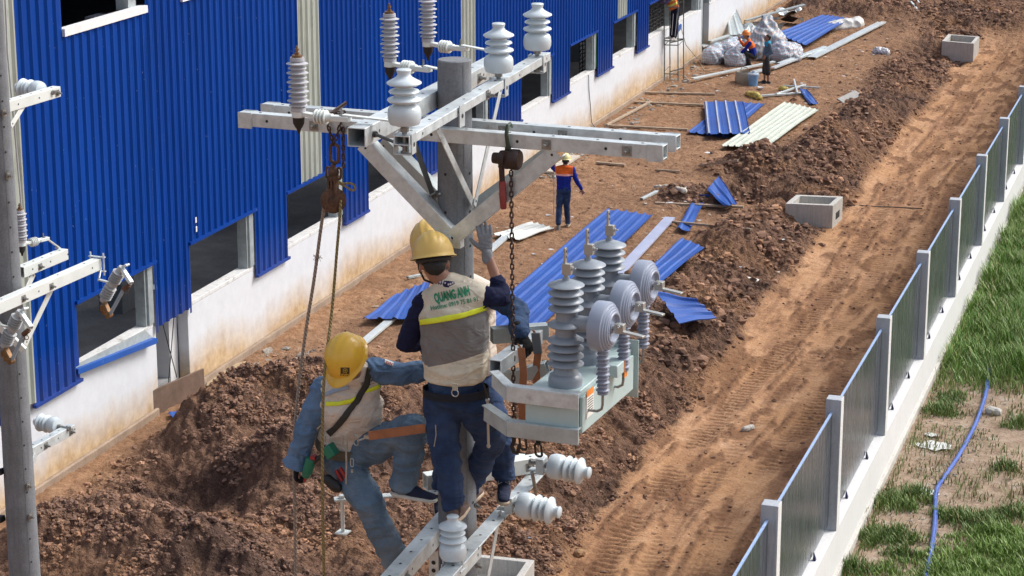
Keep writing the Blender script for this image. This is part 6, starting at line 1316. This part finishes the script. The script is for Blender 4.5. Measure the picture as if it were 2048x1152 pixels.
# precast concrete boxes
def pbox(label, fl, fr_, br, h, zt, t_=.12, slot=False, depth=.35):
    """open box given by three top corners: front left, front right, back right"""
    A = GZ(*fl, zt); B_ = GZ(*fr_, zt); C_ = GZ(*br, zt); D_ = A + (C_ - B_); x = (B_ - A); y = (D_ - A); root = thing('concrete_box', label, 'concrete box', (A + C_) / 2 - UP * (zt - (zt - h)), 'open precast concrete boxes')
    lx, ly = x.length, y.length; ex, ey = x / lx, y / ly; m = MB(); Bm = Matrix((ex, (UP.cross(ex)), UP)).transposed(); ii = []
    o4 = [A, B_, C_, D_]; i4 = [A + ex * t_ + ey * t_, B_ - ex * t_ + ey * t_, C_ - ex * t_ - ey * t_, D_ + ex * t_ - ey * t_]; dn = lambda q, z: Vector((q.x, q.y, zt - z))
    vs = o4 + i4 + [dn(q, h) for q in o4] + [dn(q, depth) for q in i4]; fs = []
    for k in range(4):
        k2 = (k + 1) % 4; fs += [(k, k2, k2 + 4, k + 4), (k, k + 8, k2 + 8, k2), (k + 4, k2 + 4, k2 + 12, k + 12)]
    fs += [(12, 13, 14, 15), (8, 11, 10, 9)]; m.add(vs, fs)
    m.build('box_shell', CONCL, root, bevel=.008)
    if slot:
        m = MB(); c = B_.lerp(C_, .5) + ex * .002 - UP * .33; Bs = Matrix((ey, UP.cross(ey), UP)).transposed(); m.box(c, (ly * .36, .01, .16), Bs); m.build('side_slot', DARK, root)
    return root
pbox('open concrete box with a side slot half buried in the middle bank', (1571, 407), (1666, 411), (1686, 393), .95, .18, slot=True)
pbox('far open concrete box at the top right beside the track', (1884, 82), (1948, 87), (1959, 73), 1.0, .2)
b3 = pbox('nearest open concrete box at the bottom edge right of the pole', (893, 1163), (1030, 1178), (1069, 1120), .9, .22, t_=.10, depth=.25)
# dirty boards standing by the door
m = MB(); A = GZ(297, 836, .0); B_ = GZ(408, 786, 0); m.bar(A + UP * .22, B_ + UP * .22, .04, .46); tag(m.build('formwork_board', concrete_mat('muddy formwork', (.17, .11, .08), .4, 5), bevel=.004), 'muddy brown formwork board standing on edge beside the door opening', 'board')
m = MB(); A = GZ(322, 800, .1); B_ = GZ(372, 772, .1); m.bar(A, B_, .25, .12); tag(m.build('rubble_sill', concrete_mat('muddy sill', (.22, .17, .13), .4, 5)), 'muddy concrete step in the door opening', 'step')
# puddle
pm = mat('muddy water', (.42, .32, .20), .06, 0, .05, 2); m = MB(); cs = [(412, 772), (420, 752), (438, 735), (462, 728), (492, 722), (503, 735), (490, 752), (462, 770), (436, 790)]; m.add([GZ(x, y, .03) for x, y in cs], [tuple(range(len(cs)))]); o = m.build('puddle', pm, smooth=0); o['kind'] = 'structure'
m = MB(); cs = [(180, 1075), (196, 1068), (222, 1066), (240, 1072), (222, 1084), (196, 1086)]; m.add([GZ(x, y, -.72) for x, y in cs], [tuple(range(len(cs)))]); o = m.build('puddle', pm, smooth=0); o['kind'] = 'structure'
# bags and tarpaulin
def plaid(name, base, c1, c2, sc=7):
    m, t, b = nodes(name); v = coords(t, (1, 1, 1)); w1_ = t.nodes.new('ShaderNodeTexWave'); w1_.inputs['Scale'].default_value = sc; w1_.inputs['Distortion'].default_value = 6; w1_.inputs['Detail'].default_value = 1; w1_.bands_direction = 'X'; L(t, v, w1_.inputs[0])
    w2_ = t.nodes.new('ShaderNodeTexWave'); w2_.inputs['Scale'].default_value = sc * .55; w2_.inputs['Distortion'].default_value = 6; w2_.bands_direction = 'Z'; L(t, v, w2_.inputs[0])
    c = mixc(t, ramp(t, w1_.outputs[0], [(.62, (0, 0, 0)), (.7, (.85, .85, .85))], 'LINEAR').outputs[0], base, c1); c = mixc(t, ramp(t, w2_.outputs[0], [(.86, (0, 0, 0)), (.92, (.7, .7, .7))]).outputs[0], c, c2); L(t, c, b.inputs['Base Color']); b.inputs['Roughness'].default_value = .5; return m
PL1 = plaid('striped woven plastic', (.54, .56, .57), (.10, .26, .42), (.42, .14, .13)); PL2 = plaid('pale striped woven plastic', (.42, .42, .40), (.20, .28, .40), (.42, .28, .25), 3)
def blob(name, label, cat, pxs, material, group=None, wr=.05, vox=.04, f=(3, 3, 3), r0=.3):
    q0 = gp(*pxs[0][:2]); root = None; g = []
    for (px, py, r, h) in pxs: q = gp(px, py); g.append((Vector((q.x, q.y, q.z + h)), (r, r, min(r, h + .25)) if h < .3 else r))
    root = thing('tmp', 'x', 'x', q0); o, _ = soft(name, [[g[i], g[min(i + 1, len(g) - 1)]] for i in range(max(1, len(g) - 1))], material, root, vox, 2, wr, f)
    o.parent = None; o.matrix_world = WM['tmp' if 'tmp' in WM else root.name]; bpy.data.objects.remove(root); WM.pop('tmp', None); return tag(o, label, cat, group)
GB = 'striped woven bags piled by the wall'
blob('woven_bag', 'striped plaid bag at the left end of the pile', 'bag', [(1422, 128, .34, .22), (1440, 122, .36, .28)], PL1, GB, .05, .03, (4, 4, 4))
blob('woven_bag', 'striped plaid bag in the middle of the pile, left of the squatting person', 'bag', [(1454, 122, .38, .30), (1468, 114, .36, .34)], PL1, GB, .05, .03, (4, 4, 4))
blob('woven_bag', 'greyish striped bag just beside the squatting person', 'bag', [(1470, 132, .36, .22), (1480, 124, .3, .3)], PL1, GB, .05, .03, (4, 4, 4))
blob('woven_bag', 'pale blue striped bag lying low behind the standing person', 'bag', [(1560, 122, .40, .25), (1585, 118, .35, .2)], PL1, GB, .05, .03, (4, 4, 4))
blob('tarpaulin_heap', 'tall heap under a pale striped tarpaulin behind the squatting person', 'tarpaulin', [(1508, 118, .55, .25), (1530, 116, .42, .75), (1533, 112, .22, 1.15), (1560, 118, .35, .3), (1590, 122, .2, .1)], PL2, None, .07, .035, (3, 3, 3))
blob('white_sheet', 'crumpled white sheet lying at the near end of the long wide channel', 'plastic sheet', [(1665, 58, .25, .03), (1712, 52, .30, .05)], mat('off white plastic', (.6, .6, .57), .6, 0, .1, 4), None, .05, .03)
blob('yellow_sack', 'crumpled yellow sack on the soil left of the crossed offcuts', 'sack', [(1495, 190, .07, .04), (1512, 196, .14, .05), (1520, 199, .08, .03)], mat('dull yellow sack', (.42, .32, .07), .7, 0, .3, 9), None, .03, .02, (8, 8, 8))
blob('yellow_sack', 'small yellow sack among the crossed offcuts', 'sack', [(1562, 180, .08, .05), (1572, 182, .08, .05)], mat('yellow sack scrap', (.5, .40, .10), .7), None, .02, .02, (8, 8, 8))
blob('white_cloth', 'long crumpled off white cloth lying near the trench edge', 'cloth', [(1312, 376, .06, .02), (1345, 378, .07, .03), (1368, 384, .07, .02), (1384, 376, .05, .04)], mat('off white cloth', (.55, .50, .42), .8, 0, .15, 9), None, .02, .02, (8, 8, 8))
blob('foam_piece', 'white oval scrap of foam on the rubble bank', 'foam', [(1492, 559, .05, .02), (1515, 564, .05, .02)], mat('white foam', (.68, .68, .66), .8), None, .005, .012)
blob('plastic_scraps', 'white plastic litter on the bank left of the far concrete box', 'litter', [(1755, 107, .16, .05), (1772, 110, .14, .06)], mat('white plastic litter', (.6, .6, .62), .5, 0, .3, 20), None, .06, .02, (9, 9, 9))
blob('foam_piece', 'pale concrete lump lying alone on the near track', 'stone', [(1488, 862, .05, .03), (1504, 858, .05, .03)], CONCL, None, .012, .012, (14, 14, 14))
blob('rubble_lump', 'small ochre stone at the foot of the nearest concrete box', 'stone', [(1156, 1112, .07, .03), (1164, 1110, .06, .03)], mat('ochre stone', (.34, .20, .10), .9, 0, .2, 14), None, .015, .012, (14, 14, 14))
blob('foam_piece', 'pale flat stone beside the blue hose in the weeds', 'stone', [(1980, 826, .09, .04), (1995, 829, .08, .04)], CONCL, None, .015, .012, (12, 12, 12))
# nine-sheet scraps of paper
PAP = mat('white paper scrap', (.66, .66, .66), .8)
for k, (x, y, sx_, lab) in enumerate(((1338, 405, 20, 'oval scrap of white paper by the upper timber'), (1322, 420, 14, 'scrap of white paper right above the ridge flashing'), (1436, 182, 14, 'white paper scrap at the end of the top timber'), (1482, 534, 7, 'upright white card on the rubble bank'), (1398, 440, 10, 'white scrap on the lower timber'), (1415, 305, 30, 'torn white strip above the thin round timber'), (1555, 528, 12, 'white scrap at the edge of the track'), (1068, 508, 10, 'tiny white scrap left of the coils'), (1318, 520, 10, 'bluish scrap by the ridge flashing'), (1718, 100, 12, 'white scrap below the long wide channel'), (1626, 128, 10, 'white scrap before the wide channel'), (1096, 430, 14, 'white scrap behind the walking person\'s heel'), (1144, 433, 8, 'small white scrap right of the walking person'), (1745, 298, 10, 'white scrap low on the far bank'), (1706, 182, 9, 'white scrap high on the bank'))):
    q = gp(x, y, .012); m = MB(); s_ = sx_ / 95.0; a = k * 1.3; n = 7; m.add([q + Vector((math.cos(i * 6.283 / n + a) * s_ * .5 * (1 + .3 * math.sin(i * 3 + k)), math.sin(i * 6.283 / n + a) * s_ * .32, .012 * math.sin(i * 2 + k))) for i in range(n)], [tuple(range(n))])
    o = m.build('paper_scrap', PAP, smooth=0); s = o.modifiers.new('gauge', 'SOLIDIFY'); s.thickness = .004; tag(o, lab, 'paper scrap', 'white scraps littering the yard')
m = MB(); q = gp(1700, 195, .1); B = frame3((.3, -.3, .9), (.4, 1, 0)); m.box(q, (.9, .32, .04), B); tag(m.build('broken_slab', CONC, bevel=.01), 'broken grey slab stuck in the rubble bank', 'slab')
# bucket, basket, bowl
bk = thing('bucket', 'light blue lidded bucket standing by the bare legs of the standing person', 'bucket', gp(1506, 172)); q = gp(1506, 172); BB = mat('light blue plastic', (.16, .33, .58), .4)
m = MB(); m.lathe([(0, 0), (.13, 0), (.165, .34), (.172, .34), (.172, .36)], q, (0, 0, 1), 24); m.build('pail', BB, bk); m = MB(); m.lathe([(.178, .355), (.178, .385), (.16, .40), (.0, .405)], q, (0, 0, 1), 24); m.lathe([(.06, .40), (.055, .47), (0, .48)], q, (0, 0, 1), 16); m.build('lid', mat('pale bucket lid', (.42, .50, .58), .5), bk)
bs = thing('basket', 'beige open bag with rope handles standing left of the blue bucket', 'bag', gp(1487, 166)); q = gp(1487, 166); BG = cloth('beige sacking', (.36, .31, .24), .2, scale=14)
m = MB(); m.lathe([(0, 0), (.24, 0), (.28, .10), (.25, .33), (.22, .36), (.20, .33), (.22, .1), (0, .06)], q, (0, 0, 1), 12); m.build('bag_body', BG, bs); m = MB(); m.tube([q + rtv * .15 + UP * .35, q + rtv * .10 + UP * .48, q - rtv * .06 + UP * .50, q - rtv * .12 + UP * .35], .012, 6); m.build('handle', BG, bs)
m = MB(); q = gp(1522, 179); m.lathe([(.06, 0), (.10, .07), (.11, .08), (.09, .06), (.04, .02), (0, .02)], q, (0, 0, 1), 16); tag(m.build('bowl', WTRIM), 'white bowl on the soil at the standing person\'s feet', 'bowl')
# lattice ladder tower
lt = thing('ladder_tower', 'narrow grey lattice ladder tower standing against the wall under the person in orange', 'ladder', gp(1348, 161)); g0 = gp(1348, 161); ex, ey = rtv, FH; LG = mat('green grey steel tube', (.14, .16, .15), .5, .3)
cor = [g0 - ex * .30 - ey * .05, g0 + ex * .12 - ey * .12, g0 - ex * .10 + ey * .35, g0 + ex * .32 + ey * .28]
for c in cor: m = MB(); m.cyl(c - UP * .02, c + UP * 4.6 + ex * (-.10) * 1, .018, 8); m.build('upright', LG, lt)
for z in (.22, 1.12, 2.30, 3.3, 4.3):
    f = z / 4.6 * -.10
    for a, b in ((0, 1), (2, 3)):
        m = MB(); m.cyl(cor[a] + UP * z + ex * f, cor[b] + UP * (z + (.0 if a == 0 else .12)) + ex * f, .016, 8); m.build('rung', LG, lt)
for a, b, z in ((0, 2, .3), (0, 2, 1.13), (1, 3, 1.13)): m = MB(); m.cyl(cor[a] + UP * z, cor[b] + UP * (z + .12), .012, 6); m.build('side_brace', LG, lt)
for a, b in ((0, 1), (2, 3)): m = MB(); m.cyl(cor[a] + UP * 1.25 + ex * -.03, cor[b] + UP * 1.25 + ex * -.03, .02, 8); m.build('rung', LG, lt)
m = MB(); m.tube([GX(1362, 55, -16.6), GX(1372, 90, -16.5), gp(1395, 118, .05), gp(1410, 142, .03), gp(1432, 146, .03), gp(1452, 142, .03), gp(1440, 136, .03), gp(1420, 140, .03)], .012, 6); tag(m.build('cord', mat('beige cord', (.42, .34, .25), .8), smooth=80), 'beige cord hanging from the ladder tower and coiled on the ground', 'cord')
m = MB(); m.tube([GX(1177, 150, XB + .03), GX(1178, 180, XB + .02), GX(1181, 215, XB + .03), GX(1183, 245, XB + .04), gp(1195, 262, .02)], .010, 6); tag(m.build('cable', BLACKP, smooth=80), 'thin dark cable hanging down the white wall from the window sill', 'cable')
# blue hose on the plot side
HOSE = mat('faded blue hose', (.06, .12, .42), .4, 0, .25, 12); m = MB(); hp = [(1977, 735), (1974, 770), (1968, 800), (1950, 850), (1918, 910), (1888, 955), (1872, 985), (1870, 1040), (1864, 1090), (1855, 1135), (1845, 1180)]
for q in range(1):
    pts = spl([gp(x, y, .045) for x, y in hp]); m.tube(pts, .036, 10); m.tube([p + rtv * .03 + UP * .02 for p in pts], .012, 6)
tag(m.build('hose', HOSE, smooth=60), 'faded blue hose winding over the weedy ground outside the boundary wall', 'hose')
m = MB(); m.tube([gp(1700 + 24 * k, 410 + 1.2 * k, .01) for k in range(7)], .012, 5); tag(m.build('cord', BLACKP, smooth=60), 'thin dark cord lying across the dirt track', 'cord')
# white plastic scraps beside the hose
for k, (x, y, lab) in enumerate(((1868, 892, 'torn white plastic sheet on the bare ground left of the hose'), (1850, 985, 'small pale plastic patch near the weed tuft'), (1862, 870, 'white rag close under the torn plastic sheet'))):
    q = gp(x, y, .01); m = MB(); n = 14; m.add([q + Vector((math.cos(i * 6.283 / n) * .30 * (1 + .16 * math.sin(i * 2 + k) + .1 * math.sin(i * 5)) * (1 - k * .3), math.sin(i * 6.283 / n) * .24 * (1 + .2 * math.sin(i * 3 + 1)) * (1 - k * .3), .02 * abs(math.sin(i * 2)))) for i in range(n)] + [q + UP * .02], [(i, (i + 1) % n, n) for i in range(n)])
    o = m.build('plastic_scrap', mat('dirty white plastic', (.55, .56, .55), .6, 0, .2, 12) if not k else bpy.data.materials['dirty white plastic'], smooth=0); tag(o, lab, 'plastic scrap', 'plastic scraps by the hose')
# rubble scattered near the wall and the far scrap heap
p = scat_pts(900, -16.75, -15.9, 52, 80, lambda x, y, r, rd, d, v: .5 + 0 * x); scatter('rubble', p, .02 + .09 * rng.random(len(p)) ** 3, PEB, 1, .6, label='grey rubble scattered along the foot of the plinth wall', cat='rubble')
p = scat_pts(260, -16.7, -15.8, 33.5, 37, lambda x, y, r, rd, d, v: .6 + 0 * x); scatter('rubble', p, .02 + .07 * rng.random(len(p)) ** 3, PEB, 1, .6, label='grey rubble beside the formwork board at the door', cat='rubble')
# hollow blocks of wall scrap at far top
for k, (x, y, w_, h_, a, b, mm, lab) in enumerate(((1500, 58, 1.0, .7, .5, .3, GALVD, 'grey bent scrap sheet nearest the tarpaulin heap'), (1535, 48, 1.2, .5, -.2, .35, DM, 'black scrap sheet in the middle of the scrap by the far wall'), (1565, 38, 1.5, .6, .2, -.25, DM, 'long black scrap sheet with a pale channel beside it'), (1580, 22, 1.0, .4, .4, .2, GALV, 'pale scrap sheet farthest along the wall'), (1512, 66, .5, .4, -.4, .6, WTRIM, 'small white crumpled scrap sheet on top of the scrap'))):
    q = gp(x, y, .22); B = Matrix.Rotation(a, 3, 'Z') @ Matrix.Rotation(b, 3, 'X'); m = MB(); vs = []
    for i in range(9):
        for j_ in range(5): vs.append(q + B @ Vector(((i / 8 - .5) * w_, (j_ / 4 - .5) * h_, .10 * math.sin(i * 1.1 + k) * math.cos(j_ * .9) + .03 * math.sin(i * 3))))
    m.add(vs, [(i * 5 + j_, i * 5 + j_ + 1, i * 5 + j_ + 6, i * 5 + j_ + 5) for i in range(8) for j_ in range(4)]); o = m.build('scrap_sheet', mm, smooth=0); s_ = o.modifiers.new('gauge', 'SOLIDIFY'); s_.thickness = .006; tag(o, lab, 'scrap sheet', 'bent scrap by the far wall')
blob('white_cloth', 'white cloth lying along the timber behind the walking person', 'cloth', [(1150, 305, .16, .05), (1165, 303, .12, .05), (1185, 304, .14, .04)], bpy.data.materials['off white cloth'], None, .05, .02, (8, 8, 8))
beam('timber_batten', 'whitish muddy plank running down the wall side to the walking person\'s raised arm', 'timber', (1098, 345), (1150, 312), .28, .06, mat('limey plank', (.48, .43, .36), .85, 0, .3, 9), .05, group=GT_)

p = scat_pts(420, -16.2, -8.9, 42, 82, lambda x, y, r, rd, d, v: .35 + 0 * x); p[:, 2] += .01
scatter('litter_bits', p, .012 + .045 * rng.random(len(p)) ** 2.5, PAP, 1, .12, label='tiny pale bits of litter sprinkled over the yard and the bank', cat='litter')
p = scat_pts(700, -16.4, -9.6, 40, 82, lambda x, y, r, rd, d, v: .35 + 0 * x); p[:, 2] += .01
scatter('wood_chips', p, .015 + .05 * rng.random(len(p)) ** 2, TIMBER, 1, .15, label='brown splinters and timber chips strewn over the yard', cat='wood chips')
